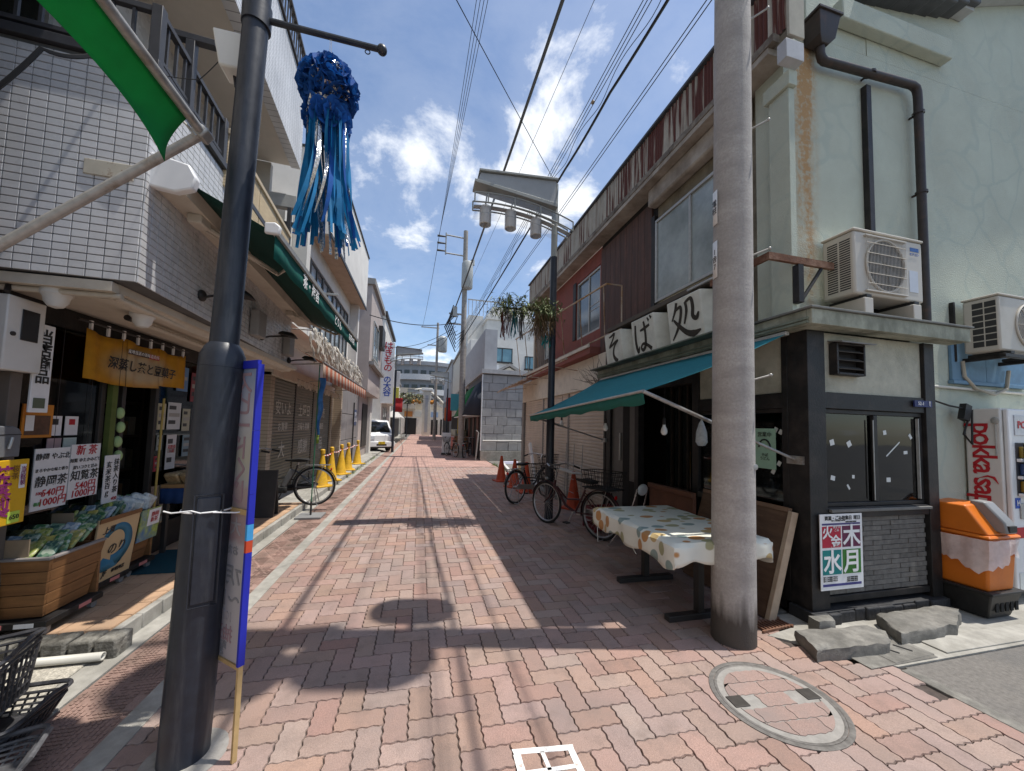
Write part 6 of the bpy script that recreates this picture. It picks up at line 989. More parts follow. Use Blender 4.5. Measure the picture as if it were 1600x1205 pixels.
# posters on the right glass
for i, (y0, y1, z0, z1, c, lab) in enumerate(((4.68,4.80,1.42,1.70,(.5,.45,.3),'yellow and white flyer'),(4.84,5.06,1.42,1.72,(.55,.55,.55),'white newspaper clipping'),(5.10,5.24,1.40,1.66,(.40,.38,.28),'beige notice'),(4.86,5.02,.98,1.36,(.62,.58,.56),'white handwritten notice with red letters'),(4.70,4.78,1.20,1.36,(.3,.33,.3),'small grey card'),(4.95,5.15,1.86,2.14,(.12,.22,.38),'blue poster'),(5.22,5.40,1.75,2.1,(.22,.05,.06),'dark red poster'),(4.68,4.76,.98,1.14,(.35,.03,.05),'small red card'),(5.14,5.34,1.1,1.35,(.2,.27,.3),'pale blue leaflet'))):
    s = T('window_poster', '%s on the shop glass right of the doorway' % lab, 'poster', (-2.69,y0,z0), group='posters right of the doorway'); P('sheet', flat('wposter_%d' % i, c), (-2.70,-2.694,y0,y1,z0,z1), par=s, bev=0)
    for q in range(3): zz_ = z0+(z1-z0)*(.2+.27*q); P('print_block', flat('wprint_%d' % (q % 2), ((.05,.05,.05),(.35,.33,.3))[q % 2]), (-2.694,-2.692,y0+.015,y0+(y1-y0)*(.9 if q % 2 else .6),zz_,zz_+(z1-z0)*.14), par=s, bev=0)
    if i == 3: TX('花粉茶\n入荷', .045, (-2.693,4.94,1.2), (0,1,0), (0,0,1), rdk, s)
pole_ = T('bamboo_pole', 'thin yellow bamboo stick standing by the doorway glass', 'stick', (-2.62,4.62,.112)); MB().tube([(-2.62,4.60,.112),(-2.64,4.66,1.75)], .010, 8).build('stick', M('bamboo', (.42,.30,.08), .6), pole_)
gg = T('green_ornament', 'string of pale green round ornaments hanging in the doorway', 'ornament', (-2.72,4.12,1.1))
for i in range(4): MB().ball((-2.66,4.12+.02*(i % 2),1.58-.13*i), .04, 12, 8, (.8,.8,1.3)).build('bead', M('bean_green', (.35,.48,.22), .8), gg)
MB().box(-2.70,-2.66,4.02,4.08,1.1,2.1).build('green_sash', M('sash_green', (.10,.13,.03), .8, .2), gg)
mt = tag(MB().box(-2.62,-2.10,4.15,4.85,.1125,.122).build('door_mat', M('mat_teal', (.0,.045,.065), .95, .2, 60, bump=.6, bscale=300), bev=.004), 'dark teal door mat on the orange tiles', 'mat')
# snack stand
sn = T('snack_stand', 'wooden display stand of snack bags with blue cloth by the door', 'display stand', (-2.4,4.8,.1)); P('tray', M('tray_wood', (.30,.17,.07), .7), (-2.64,-2.20,4.72,5.42,.80,.84), par=sn); P('leg', m_dm, (-2.62,-2.58,4.74,4.78,.112,.80), par=sn); P('leg', m_dm, (-2.26,-2.22,4.74,4.78,.112,.80), par=sn); P('leg', m_dm, (-2.62,-2.58,5.36,5.40,.112,.80), par=sn); P('leg', m_dm, (-2.26,-2.22,5.36,5.40,.112,.80), par=sn)
MB().grid(lambda u, v: (-2.195+.008*math.sin(u*40)*v, 4.72+.70*u, .80-.16*v), 30, 2).grid(lambda u, v: (-2.64+.44*u, 4.715+.008*math.sin(u*30)*v, .80-.16*v), 20, 2).build('blue_cloth', cloth('cloth_blue', (.015,.05,.16), .2), sn, thick=.002)
m_snk = M('snack_foil', (.30,.22,.12), .35, .35, 30, rnd=.3, bump=.5, bscale=40)
for i in range(11):
    for j in range(3): MB().obox((-2.56+j*.14,4.77+i*.06,.895),(.13,.05,.15),(.7,0,.05*(i % 3))).build('snack_bag', m_snk, sn, bev=.018)
# wheeled tea bins
m_crate = M('crate_wood', (.26,.125,.045), .65, .25, 8, c2=(.14,.06,.02), amt=.5, s2=2.5, stretch=(.6,.6,9), soft=.2, bump=.15); m_card = M('cardboard', (.27,.205,.135), .85, .1, 6); m_pk = []
def print_mat(name, base, cols, sc):
    """packet print: patches of ink on foil"""
    m = M(name, base, .35, .15, 40, bump=.25, bscale=50, rnd=.12, coord='o'); t = m.node_tree; b = t.nodes['Principled BSDF']; L = t.links.new; N = t.nodes.new; src = b.inputs['Base Color'].links[0].from_socket; tc_ = N('ShaderNodeNewGeometry'); vo = N('ShaderNodeTexVoronoi'); vo.inputs['Scale'].default_value = sc; L(tc_.outputs['Position'], vo.inputs['Vector']); s_ = N('ShaderNodeSeparateColor'); L(vo.outputs['Color'], s_.inputs[0]); cr = N('ShaderNodeValToRGB'); cr.color_ramp.interpolation = 'CONSTANT'; L(s_.outputs[0], cr.inputs[0]); e = cr.color_ramp.elements; e[0].color = (*cols[0], 1); e[1].color = (*cols[1], 1); e[1].position = .4
    q = e.new(.75); q.color = (*cols[2], 1); mi = N('ShaderNodeMix'); mi.data_type = 'RGBA'; mi.inputs[0].default_value = .65; L(src, mi.inputs[6]); L(cr.outputs[0], mi.inputs[7]); L(mi.outputs[2], b.inputs['Base Color']); return m
for i_, (c_, k_) in enumerate((((.08,.2,.09),((.06,.16,.07),(.35,.42,.22),(.5,.52,.45))), ((.3,.33,.08),((.4,.42,.12),(.12,.2,.05),(.5,.48,.3))), ((.3,.36,.40),((.4,.45,.48),(.12,.2,.3),(.55,.55,.55))), ((.42,.36,.12),((.5,.42,.1),(.2,.25,.1),(.55,.5,.35))), ((.05,.12,.09),((.04,.1,.08),(.2,.3,.2),(.45,.5,.4))))): m_pk.append(print_mat('packet_%d' % i_, c_, k_, 55))
def tea_bin(label, x1, y0, y1, x0, zt, tilt, front=None, flap=True):
    t = T('tea_bin', label, 'display bin', ((x0+x1)/2,(y0+y1)/2,.112), group='wheeled wooden tea bins'); f = .05
    A0, A1, B0, B1, z0 = x0, x1, y0, y1, .22; nb = 5
    for k in range(nb):
        za, zb = z0+(zt-z0)*k/nb+.002, z0+(zt-z0)*(k+1)/nb-.002; e0, e1 = f*k/nb, f*(k+1)/nb
        MB().add([(A0-e0,B0-e0,za),(A1+e0,B0-e0,za),(A1+e1,B0-e1,zb),(A0-e1,B0-e1,zb),(A0-e0,B0-e0+.018,za),(A1+e0,B0-e0+.018,za),(A1+e1,B0-e1+.018,zb),(A0-e1,B0-e1+.018,zb)], [(0,1,2,3),(4,7,6,5),(0,4,5,1),(3,2,6,7),(0,3,7,4),(1,5,6,2)]).build('plank', m_crate, t, bev=.002)
        MB().add([(A1+e0-.018,B0-e0+.019,za),(A1+e0,B0-e0+.019,za),(A1+e1,B0-e1+.019,zb),(A1+e1-.018,B0-e1+.019,zb),(A1+e0-.018,B1+e0,za),(A1+e0,B1+e0,za),(A1+e1,B1+e1,zb),(A1+e1-.018,B1+e1,zb)], [(0,1,2,3),(4,7,6,5),(0,4,5,1),(3,2,6,7),(0,3,7,4),(1,5,6,2)]).build('plank', m_crate, t, bev=.002)
    MB().box(A0-f,A1+f-.02,B1+f-.02,B1+f,z0,zt).box(A0-f,A0-f+.018,B0,B1,z0,zt).box(A0,A1-.02,B0+.02,B1,z0,z0+.02).build('carcass', m_crate, t)
    P('lip', M('lip_grey', (.22,.2,.19), .7), (A0-f-.005,A1+f+.005,B0-f-.008,B0-f+.022,zt,zt+.018), (A1+f-.022,A1+f+.008,B0-f+.024,B1+f,zt,zt+.018), par=t)
    P('dolly', m_blk, (A0-.04,A1+.06,B0-.05,B1+.06,.17,.212), par=t); P('label_tag', flat('tag_pink', (.55,.2,.18)), (A1-.3,A1-.16,B0-.053,B0-.0505,.178,.205), par=t, bev=0); P('label_tag', wp, (A1-.10,A1-.0,B0-.053,B0-.0505,.178,.205), par=t, bev=0); P('label_tag', flat('tag_pink', (.5,.25,.22)), (A1+.0602,A1+.0622,B1-.15,B1-.05,.178,.205), par=t, bev=0)
    for xx, yy in ((A1+.02,B0),(A1+.02,B1+.02),(A0+.02,B0),(A0+.02,B1+.02)): MB().tube([(xx-.012,yy,.142),(xx+.012,yy,.142)], .029, 12).build('caster', m_gp, t)
    if flap: P('cardboard_liner', m_card, (A0,A1-.08,B0-.03,B0-.022,zt+.019,zt+.13), (A0,A0+.008,B0-.02,B1,zt-.05,zt+.13), par=t, bev=0)
    r = random.Random(int(y0*100)); n = 7
    for i in range(n):
        for j in range(4):
            MB().obox((A0+.04+(A1-A0-.04)*(i+.5)/n, B0+.03+(B1-B0)*(j+.4)/4, zt+.02+.05*j/3+.02*r.random()), ((A1-A0)/n*.93,.022,.15), (-.75+r.uniform(-.2,.2),r.uniform(-.15,.15),r.uniform(-.1,.1))).build('tea_packet', m_pk[(i*3+j*2+r.randrange(2)) % 5], t, bev=.012)
    return t
tea_bin('wheeled wooden bin of tea packets nearest the rough kerb stones', -2.36, 3.16, 3.50, -3.05, .60, 0)
t2 = tea_bin('wheeled tea bin with blue wave picture on its cream front panel', -2.50, 3.66, 3.98, -3.0, .66, 0)
m_cf = M('cream_front', (.52,.37,.20), .6, .06, 6); FR = Matrix.Translation((-2.435,3.82,.46)) @ Matrix.Rotation(R_(6), 4, 'Y')
MB(FR).box(-.004,.012,-.21,.23,-.26,.27).build('front_panel', m_cf, t2, bev=.004); MB(FR).box(.013,.02,-.21,.23,.245,.28).build('panel_rim', m_crate, t2); m_wv = M('wave_blue', (.03,.15,.24), .6, .15, 12)
def cres(b, cx_, cz, R, r_, dx, dz, n=28, x=.0125):
    po_ = []; pi_ = []
    for i in range(n): t = -1.75+4.3*i/(n-1); po_.append((x,cx_+R*math.cos(t),cz+R*math.sin(t))); pi_.append((x,cx_+dx+r_*math.cos(t),cz+dz+r_*math.sin(t)))
    b.add(po_+pi_, [(i, i+1, n+i+1, n+i) for i in range(n-1)])
wv = MB(FR); cres(wv, .01, .03, .175, .10, -.015, .02, 40); wv.add([(.0126,-.19,-.15),(.0126,-.10,-.05),(.0126,.0,-.10),(.0126,.10,-.13),(.0126,.14,-.06),(.0126,.05,-.16),(.0126,-.08,-.17)], [(0,1,2,6),(2,3,5,6),(3,4,5)]); wv.build('wave_print', m_wv, t2, thick=.001)
bx_ = FR @ Vector((.012,0,0)); upv = FR.to_3x3() @ Vector((0,0,1))
for tx, sz, yy, zz_ in (('上質', .06, -.10, .17), ('のり', .10, .02, -.0), ('JF', .06, -.06, -.19), ('有明海苔', .035, .08, -.19)): q = FR @ Vector((.013,yy,zz_)); TX(tx, sz, q, (0,1,0), upv, bk, t2, bold=.001, shear=.15)
t3 = tea_bin('wheeled wooden bin with green leaf label nearest the doorway', -2.52, 4.12, 4.34, -2.95, .64, 0, flap=False)
FR3 = Matrix.Translation((-2.455,4.24,.53)) @ Matrix.Rotation(R_(6), 4, 'Y'); MB(FR3).box(0,.008,-.11,.15,-.13,.16).build('leaf_label', M('leaf_label', (.32,.40,.08), .5, .4, 20, c2=(.05,.16,.4), amt=.55, s2=6), t3); MB(FR3).box(.009,.012,-.02,.14,.0,.15).build('white_note', wp, t3); q = FR3 @ Vector((.013,.06,.075)); TX('静岡\n新茶', .05, q, (0,1,0), FR3.to_3x3() @ Vector((0,0,1)), rdk, t3)
for i in range(9): MB().obox((-2.62+.04*(i % 3),4.08+.035*i,.74+.01*(i % 2)),(.16,.05,.13),(.3*(-1)**i,.4,.2*i)).build('tea_packet', [m_pk[0],m_pk[2],M('film_clear', (.5,.55,.55), .2, .3, 30, bump=.6, bscale=30)][i % 3], t3, bev=.015)
# black plastic baskets at lower left
m_bask = M('basket_black', (.03,.03,.034), .5, .25, 20, c2=(.09,.09,.095), amt=.62, s2=12)
def basket(label, loc, rz, rx, ry, w=.50, d=.36, h=.26, m=None):
    t = T('plastic_basket', label, 'basket', loc, rz, group='black plastic baskets', rx=rx, ry=ry); m = m or m_bask; K = dict(local=True)
    def ring(k, z, rad=.045):
        pts = []; W_, D_ = w/2*k, d/2*k
        for cx_, cy_, a in ((W_-rad,D_-rad,0),(-W_+rad,D_-rad,PI/2),(-W_+rad,-D_+rad,PI),(W_-rad,-D_+rad,1.5*PI)):
            for i in range(5): pts.append((cx_+rad*math.cos(a+i*PI/8), cy_+rad*math.sin(a+i*PI/8), z))
        return pts
    MB().tube(ring(1.04,h), .011, 6, closed=True).tube(ring(1.0,h-.035), .007, 6, closed=True).build('rim', m, t, **K)
    lat = MB()
    for f in (.0,.18,.36,.54,.72): lat.tube(ring(.84+.16*f,h*f+.004), .006, 5, closed=True)
    a, b2 = ring(.84,.004), ring(1.0,h-.035)
    for i in range(len(a)):
        j = (i+1) % len(a); n = max(1, int((Vector(b2[j])-Vector(b2[i])).length/.038))
        for q in range(n): u = q/n; lat.tube([Vector(a[i]).lerp(Vector(a[j]),u), Vector(b2[i]).lerp(Vector(b2[j]),u)], .005, 4)
    lat.build('lattice', m, t, **K)
    MB().box(-w*.40,w*.40,-d*.40,d*.40,.0,.008).build('floor', m, t, **K)
    for s in (-1, 1): MB().tube([(s*w*.52,-.09,h),(s*w*.57,-.085,h+.03),(s*w*.58,0,h+.045),(s*w*.57,.085,h+.03),(s*w*.52,.09,h)], .010, 6).build('handle', m, t, **K)
    return t
basket('top black lattice basket tilted on the stack at lower left', (-2.02,2.27,.155), .25, .0, -.10)
basket('black lattice basket with loop handle under the tilted one', (-1.97,2.33,.02), .05, .0, .0, h=.13)
basket('grey-rimmed basket nearest the camera at the lower left corner', (-1.78,1.98,.012), .35, 0, 0, h=.11, m=M('basket_grey', (.07,.07,.075), .45, .2, 20, c2=(.16,.16,.165), amt=.58, s2=10))
# printed board tied to the pole
bn = T('event_board', 'tall printed event board with blue edge tied to the navy pole, seen from behind', 'sign board', (-.75,2.0,0)); U = Vector((-.76,.65,0)).normalized(); BF = Matrix(((U.x, -U.y, 0, -.755), (U.y, U.x, 0, 2.0), (0, 0, 1, 0), (0, 0, 0, 1)))
def board_mat():
    m = M('faded_print_back', (.42,.41,.43), .75, .06, 8); t = m.node_tree; b = t.nodes['Principled BSDF']; L = t.links.new; g = t.nodes.new('ShaderNodeNewGeometry'); s = t.nodes.new('ShaderNodeSeparateXYZ'); L(g.outputs['Position'], s.inputs[0]); n = t.nodes.new('ShaderNodeTexNoise'); n.inputs['Scale'].default_value = 9; L(g.outputs['Position'], n.inputs['Vector']); ad = t.nodes.new('ShaderNodeMath'); ad.operation = 'MULTIPLY_ADD'; L(n.outputs[0], ad.inputs[0]); ad.inputs[1].default_value = .12; L(s.outputs[2], ad.inputs[2]); mr = t.nodes.new('ShaderNodeMapRange'); mr.inputs[1].default_value = .4; mr.inputs[2].default_value = 1.86; L(ad.outputs[0], mr.inputs[0]); cr = t.nodes.new('ShaderNodeValToRGB'); L(mr.outputs[0], cr.inputs[0]); e = cr.color_ramp.elements; e[0].color = (.40,.36,.38,1); e[1].color = (.16,.22,.34,1)
    for p_, c_ in ((.30,(.40,.39,.40)),(.42,(.42,.39,.40)),(.44,(.34,.24,.24)),(.60,(.36,.28,.27)),(.62,(.36,.36,.35)),(.70,(.42,.40,.32)),(.86,(.40,.40,.44))): q = e.new(p_); q.color = (*c_, 1)
    L(cr.outputs[0], b.inputs['Base Color']); return m
MB(BF).box(.012,.40,-.002,.002,.42,1.80).build('print_sheet', board_mat(), bn); m_bl = flat('edge_blue', (.012,.02,.36)); m_wd = M('stick_wood', (.45,.31,.14), .7, .15, 10)
for a, b2, mt_ in ((.42,.93,m_bl),(.931,.985,flat('edge_red', (.5,.06,.02))),(.986,1.06,flat('edge_cyan', (.05,.30,.6))),(1.061,1.20,m_bl),(1.201,1.50,m_bl),(1.501,1.82,m_bl)): MB(BF).box(-.004,.011,-.014,.014,a,b2).build('edge_strip', mt_, bn)
MB(BF).box(.0005,.0105,-.0145,-.0139,1.22,1.52).build('yellow_print', flat('edge_yellow', (.6,.45,.03)), bn)
MB(BF).box(-.002,.012,-.010,.010,.0,.419).build('stick', m_wd, bn); MB(BF).box(.39,.405,-.010,.010,.0,1.82).build('stick', m_wd, bn); MB(BF).box(.012,.389,-.009,.009,.402,.419).build('bottom_batten', m_wd, bn); MB(BF).box(.012,.389,.003,.012,1.10,1.125).build('middle_batten', m_wd, bn); MB(BF).box(.012,.389,-.009,.009,1.801,1.84).build('top_edge', m_bl, bn)
RD = U; bp_ = lambda u, z: BF @ Vector((u,-.002,z)) ; BF3 = -Vector((-U.y, U.x, 0)); m_ghost = [flat('ghost_%d' % i, c) for i, c in enumerate(((.33,.22,.24),(.22,.25,.33),(.24,.24,.25),(.36,.34,.35)))]
def mirror(tx, sz, u, z, mi, bold=0): p = BF @ Vector((u,0,z)); TX(tx, sz, p, -U*-1, (0,0,1), m_ghost[mi], bn, bold=bold, lift=-.0035 if (U.cross(Vector((0,0,1)))).dot(Vector((.3,-1,0))) < 0 else .0035, line=.82, name='mirrored_print')
for tx, sz, u, z, mi in (('ス\nピ\nー\nド\nく\nじ', .13, .11, 1.46, 0), ('そ\nの\n場\nで\n当\nた\nる', .085, .24, 1.45, 1), ('7月1日', .10, .19, .80, 2), ('～15日', .10, .19, .69, 2), ('10時～', .06, .18, .61, 3), ('抽選会', .08, .2, .53, 0), ('商店街で\nお買物', .04, .2, .46, 2), ('おたのしみ', .05, .2, .92, 2), ('大当り', .09, .2, 1.03, 3)): mirror(tx, sz, u, z, mi, sz*.012)
for z0, z1, c in ((.60,.635,(.22,.19,.12)),(.875,.88,(.3,.3,.3)),(.645,.65,(.5,.5,.5))): MB(BF).box(.013,.388,-.0034,-.0024,z0,z1).build('print_band', flat('band_%d' % int(z0*1000), c), bn)
# thin flag on a stand, black A-board
fg = T('flag_stand', 'thin green flagpole with rolled blue flag on a flat steel stand', 'flag', (-1.67,6.68,.004)); P('base_plate', m_gp, (-1.86,-1.48,6.50,6.86,.002,.035), par=fg); MB().tube([(-1.67,6.68,.03),(-1.67,6.68,.25)], .016, 8).build('socket', m_dm, fg); MB().tube([(-1.67,6.68,.2),(-1.66,6.68,2.5)], .009, 8).build('pole', M('flag_green', (.02,.14,.07), .5), fg)
MB().grid(lambda u, v: (-1.655+.10*v*(1-.6*u)+.012*math.sin(u*14), 6.68+.015*math.sin(u*9+v*3), 2.28-.95*u), 20, 4).build('flag_cloth', cloth('flag_blue', (.10,.28,.55), .5, .25), fg, thick=.002); MB().grid(lambda u, v: (-1.65+.035*v, 6.68+.01*math.sin(u*9), 1.33-.14*u), 6, 2).build('flag_tail', cloth('flag_lime', (.30,.40,.08), .4), fg, thick=.002)
ab = T('standing_board', 'dark grey standing board in front of the electric bicycle', 'sign board', (-2.15,6.35,.1)); MB().prism([(6.22,.113),(6.26,.113),(6.34,.80),(6.31,.80)], 'x', -2.46, -2.06).build('panel', M('slate_panel', (.045,.04,.037), .7, .15), ab, bev=.005); MB().prism([(6.48,.113),(6.51,.113),(6.355,.79),(6.335,.79)], 'x', -2.44, -2.08).build('prop', m_dm, ab)
# ================================================================ LEFT: SHUTTERED SHOP WITH STRIPED AWNING
m_offw = M('white_render', (.66,.64,.60), .85, .06, 3, c2=(.52,.50,.46), amt=.62, s2=1.0, soft=.2); m_gs = M('shutter_green_grey', (.115,.12,.105), .55, .1, 5, c2=(.17,.16,.14), amt=.6, s2=2, stretch=(1,.6,3)); m_chalk = M('faded_white_paint', (.42,.41,.37), .8, .2, 20)
sbd = T('shutter_building', 'white rendered shop building with grey-green shutters and overhanging top floor', 'building', (-2.3,10,0))
Bq = lambda name, mat, *bx, bev=.003, par=None, **k: P(name, mat, *bx, bev=bev, par=par or sbd, **k)
Bq('brick_pier', pil, (-3.2,-2.63,7.42,7.62,.09,2.42), bev=0); Bq('brick_pier', pil, (-3.2,-2.63,12.12,12.34,.09,2.42), bev=0); Bq('body', m_offw, (-8,-2.75,6.62,13.0,2.42,3.3), (-8,-2.9,6.62,13.0,.09,2.419), bev=0)
slg = MB(); slg.add([(0,0,0),(0,1,0),(.012,1,.014),(.012,0,.014),(.013,1,.05),(.013,0,.05),(0,1,.058),(0,0,.058)], [(0,1,2,3),(3,2,4,5),(5,4,6,7)]); slgm = slg.mesh('shutter_slat', m_gs, 50)
for k, (a, b2) in enumerate(((7.64,8.92),(8.98,10.3),(10.36,12.1))):
    sh = Bq('roller_shutter', m_gs, (-2.70,-2.69,a,b2,.09,2.36), bev=0)
    for i in range(37): inst('slat', slgm, Matrix.Translation((-2.689,a,.11+i*.0605)) @ Matrix.Diagonal((1,b2-a,1,1)), sh)
    Bq('shutter_guide', m_dm, (-2.70,-2.665,b2+.003,b2+.055,.09,2.36))
    for tx, sz, z in ((('安\nい\nよ', '土\n曜\n日', '特\n売')[k].replace('\n', ''), .30, 1.78), (('お買得', '日曜も営業', '毎日')[k], .18, 1.42), (('大', '感謝', '品')[k], .36, .95)): TX(tx, sz, (-2.674,(a+b2)/2,z), (0,1,0), (0,0,1), m_chalk, sh, bold=.004, lift=.003)
Bq('shutter_box', m_trim, (-2.80,-2.60,7.42,12.34,2.37,2.60))
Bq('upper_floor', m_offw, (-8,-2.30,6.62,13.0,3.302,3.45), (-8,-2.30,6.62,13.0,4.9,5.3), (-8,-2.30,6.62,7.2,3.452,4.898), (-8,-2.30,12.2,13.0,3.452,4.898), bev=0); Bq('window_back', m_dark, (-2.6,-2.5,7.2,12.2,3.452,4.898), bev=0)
for y in (7.2,8.2,9.2,10.2,11.2):
    w = Bq('window', M('bronze_frame', (.06,.055,.05), .5), (-2.36,-2.31,y+.005,y+.05,3.455,4.895), (-2.36,-2.31,y+.95,y+.995,3.455,4.895), (-2.36,-2.31,y+.052,y+.948,3.455,3.50), (-2.36,-2.31,y+.052,y+.948,4.85,4.895), (-2.355,-2.315,y+.48,y+.52,3.502,4.848), bev=0); Bq('pane', M('curtain_glass', (.28,.31,.33), .1, .25, 1.5, spec=.6), (-2.345,-2.34,y+.052,y+.478,3.502,4.848), bev=0, par=w); Bq('pane', m_clg, (-2.335,-2.33,y+.522,y+.948,3.502,4.848), bev=0, par=w)
Bq('column', m_offw, (-2.295,-2.05,7.0,7.2,3.302,5.2)); Bq('top_floor', m_offw, (-8,-1.9,7.9,12.9,5.33,7.05), bev=0); Bq('top_soffit', M('soffit_tan', (.42,.33,.25), .85), (-8,-1.91,7.92,12.88,5.302,5.328), bev=0); Bq('soffit_edge', m_dm, (-1.905,-1.88,7.9,12.9,5.28,5.36)); Bq('roof_edge', m_dm, (-8,-1.87,7.88,12.93,7.052,7.10)); Bq('lower_column', m_offw, (-2.295,-2.05,12.4,12.6,3.3,5.3)); Bq('arm', m_alu, (-2.3,-1.75,8.1,8.13,4.15,4.19))
# striped awning and ragged cloth
st = T('striped_awning', 'faded orange and white striped shop awning below ragged white cloth', 'awning', (-2.2,9.6,2.7)); m_os = cloth('awning_orange', (.48,.16,.09), .35, .15); m_ws = cloth('awning_white', (.55,.42,.34), .35, .15)
for i in range(30):
    y0, y1 = 7.05+i*.172, 7.05+(i+1)*.172; mt_ = m_os if i % 2 else m_ws
    MB().grid(lambda u, v: (-2.45+.75*v, y0+(y1-y0)*u, 3.0-.40*v-.02*math.sin(PI*v)), 1, 4).grid(lambda u, v: (-1.70+.01*v, y0+(y1-y0)*u, 2.60-.30*v), 1, 2).build('stripe', mt_, st, thick=.003)
MB().tube([(-1.70,7.05,2.60),(-1.70,12.21,2.60)], .016, 8).build('front_bar', m_galv, st)
for y in (7.1,9.6,12.1): MB().tube([(-1.70,y,2.58),(-2.59,y,2.5)], .012, 6).build('arm', m_galv, st)
rc_ = T('ragged_cloth', 'torn crumpled white cloth hanging in shreds above the striped awning', 'cloth', (-2.0,9.6,2.9)); rr_ = random.Random(14); m_rag = cloth('rag_white', (.66,.62,.55), .35, .2)
for i in range(110):
    y = 7.1+i*.048; w = rr_.uniform(.05,.13); h = rr_.uniform(.2,.6); ph = rr_.random()*6; x = -1.93+rr_.uniform(-.08,.05); zt = 3.25-rr_.uniform(0,.15)
    MB().grid(lambda u, v: (x+.018*math.sin(u*8+ph)+.10*v+.02*math.sin(v*9+ph*2), y+w*(u-.5)*(1-.6*v)+.03*math.sin(v*7+ph)*v, zt-h*v-.04*math.sin(u*7+ph)*v), 3, 8).build('shred', m_rag, rc_, thick=.002)
MB().tube([(-1.95,7.0,3.22),(-1.95,12.4,3.20)], .014, 6).build('rail', m_galv, rc_)
for y in (7.3,9.7,12.2): MB().tube([(-1.95,y,3.21),(-2.76,y,3.2)], .012, 6).build('bracket', m_galv, rc_)
sbd2 = T('awning_fringe', 'row of small pale paper tags dangling under the striped awning', 'decoration', (-2.3,9.5,2.3))
for i in range(30): y = 8.0+i*.135; MB().obox((-2.35,y,2.30+.02*math.sin(i*3)),(.01,.09,.13),(.1*math.sin(i*5),0,.3*math.sin(i))).build('paper_tag', m_rag, sbd2)
MB().tube([(-2.35,7.9,2.37),(-2.35,12.1,2.37)], .004, 5).build('string', m_dm, sbd2)
# grey panelled wall with garage, building C
gw = T('grey_panel_wall', 'grey metal panelled garage front beyond the yellow cones', 'garage', (-2.45,14.5,.09)); m_gpn = M('grey_panel', (.23,.215,.21), .55, .06, 3, c2=(.18,.165,.16), amt=.6, s2=1, soft=.2)
for i in range(3):
    for j in range(3): P('panel', m_gpn, (-2.50,-2.45,12.36+i*1.25,13.58+i*1.25,.09+j*.88,.95+j*.88), par=gw, bev=.006)
P('backing', m_dm, (-2.7,-2.505,12.35,16.1,.09,2.75), par=gw, bev=0); P('trim', pil, (-2.7,-2.40,12.345,12.5,.09,2.74), par=gw, bev=0); P('notice_plate', flat('plate_blue', (.05,.07,.14)), (-2.449,-2.44,15.0,15.5,1.45,2.05), par=gw, bev=0); TX('月極\n駐車場', .2, (-2.44,15.25,1.75), (0,1,0), (0,0,1), wp, gw); P('rail_pipe', m_dm, (-2.44,-2.40,14.75,14.79,.09,2.3), par=gw)
def windows(par, pl, rects, frame=m_alu, pane=m_clg, t=.05):
    """pl: ('x', X, sgn) or ('y', Y, sgn); rects in (along, z)"""
    for a0, a1, z0, z1 in rects:
        ax, c, s = pl; f = lambda p0, p1, q0, q1, d0, d1: (min(c+s*d0, c+s*d1), max(c+s*d0, c+s*d1), p0, p1, q0, q1) if ax == 'x' else (p0, p1, min(c+s*d0, c+s*d1), max(c+s*d0, c+s*d1), q0, q1)
        w = P('window', frame, f(a0,a0+t,z0,z1,.0,.06), f(a1-t,a1,z0,z1,0,.06), f(a0+t,a1-t,z0,z0+t,0,.06), f(a0+t,a1-t,z1-t,z1,0,.06), f((a0+a1)/2-t/2,(a0+a1)/2+t/2,z0+t,z1-t,0,.05), par=par, bev=0); P('pane', pane, f(a0+t,a1-t,z0+t,z1-t,.0,.02), par=w, bev=0); P('sill', frame, f(a0-.05,a1+.05,z0-.07,z0-.003,0,.1), par=w, bev=0)
m_pk_ = M('pinkish_render', (.42,.36,.33), .88, .08, 3, c2=(.33,.28,.26), amt=.6, s2=1, soft=.2); bc = T('pink_render_building', 'greyish pink rendered building behind the panelled garage', 'building', (-2.2,17,0)); P('wall', m_pk_, (-8,-2.1,15.6,19.9,2.8,7.15), (-8,-2.5,16.15,19.9,.02,2.795), par=bc, bev=0); P('parapet', M('coping_grey', (.25,.24,.23), .8), (-8,-1.98,15.5,20.0,7.155,7.4), par=bc); P('ledge', MATS['coping_grey'], (-2.09,-1.9,15.6,19.9,3.9,4.05), par=bc); windows(bc, ('x', -2.1, 1), ((16.4,18.2,4.3,5.9),)); P('pillar', m_offw, (-2.49,-2.36,18.9,19.5,.02,2.79), par=bc); P('box', m_dm, (-2.09,-1.9,18.3,19.6,5.2,6.2), par=bc); P('low_window', m_dm, (-2.49,-2.45,17.2,18.6,.5,2.4), par=bc)
bd_ = T('sign_building', 'pale building with tall white vertical shop sign', 'building', (-2.4,26,0)); P('wall', m_offw, (-9,-2.35,23.5,31,.02,8.2), par=bd_, bev=0); P('roof_edge', m_dm, (-9,-2.2,23.3,31.2,8.205,8.4), par=bd_); windows(bd_, ('x', -2.35, 1), ((24.2,26,4.6,6.2),(27.5,29.5,4.6,6.2),(24.5,27,.9,2.6))); P('porch', m_offw, (-2.34,-1.95,23.6,30,2.9,3.1), par=bd_)
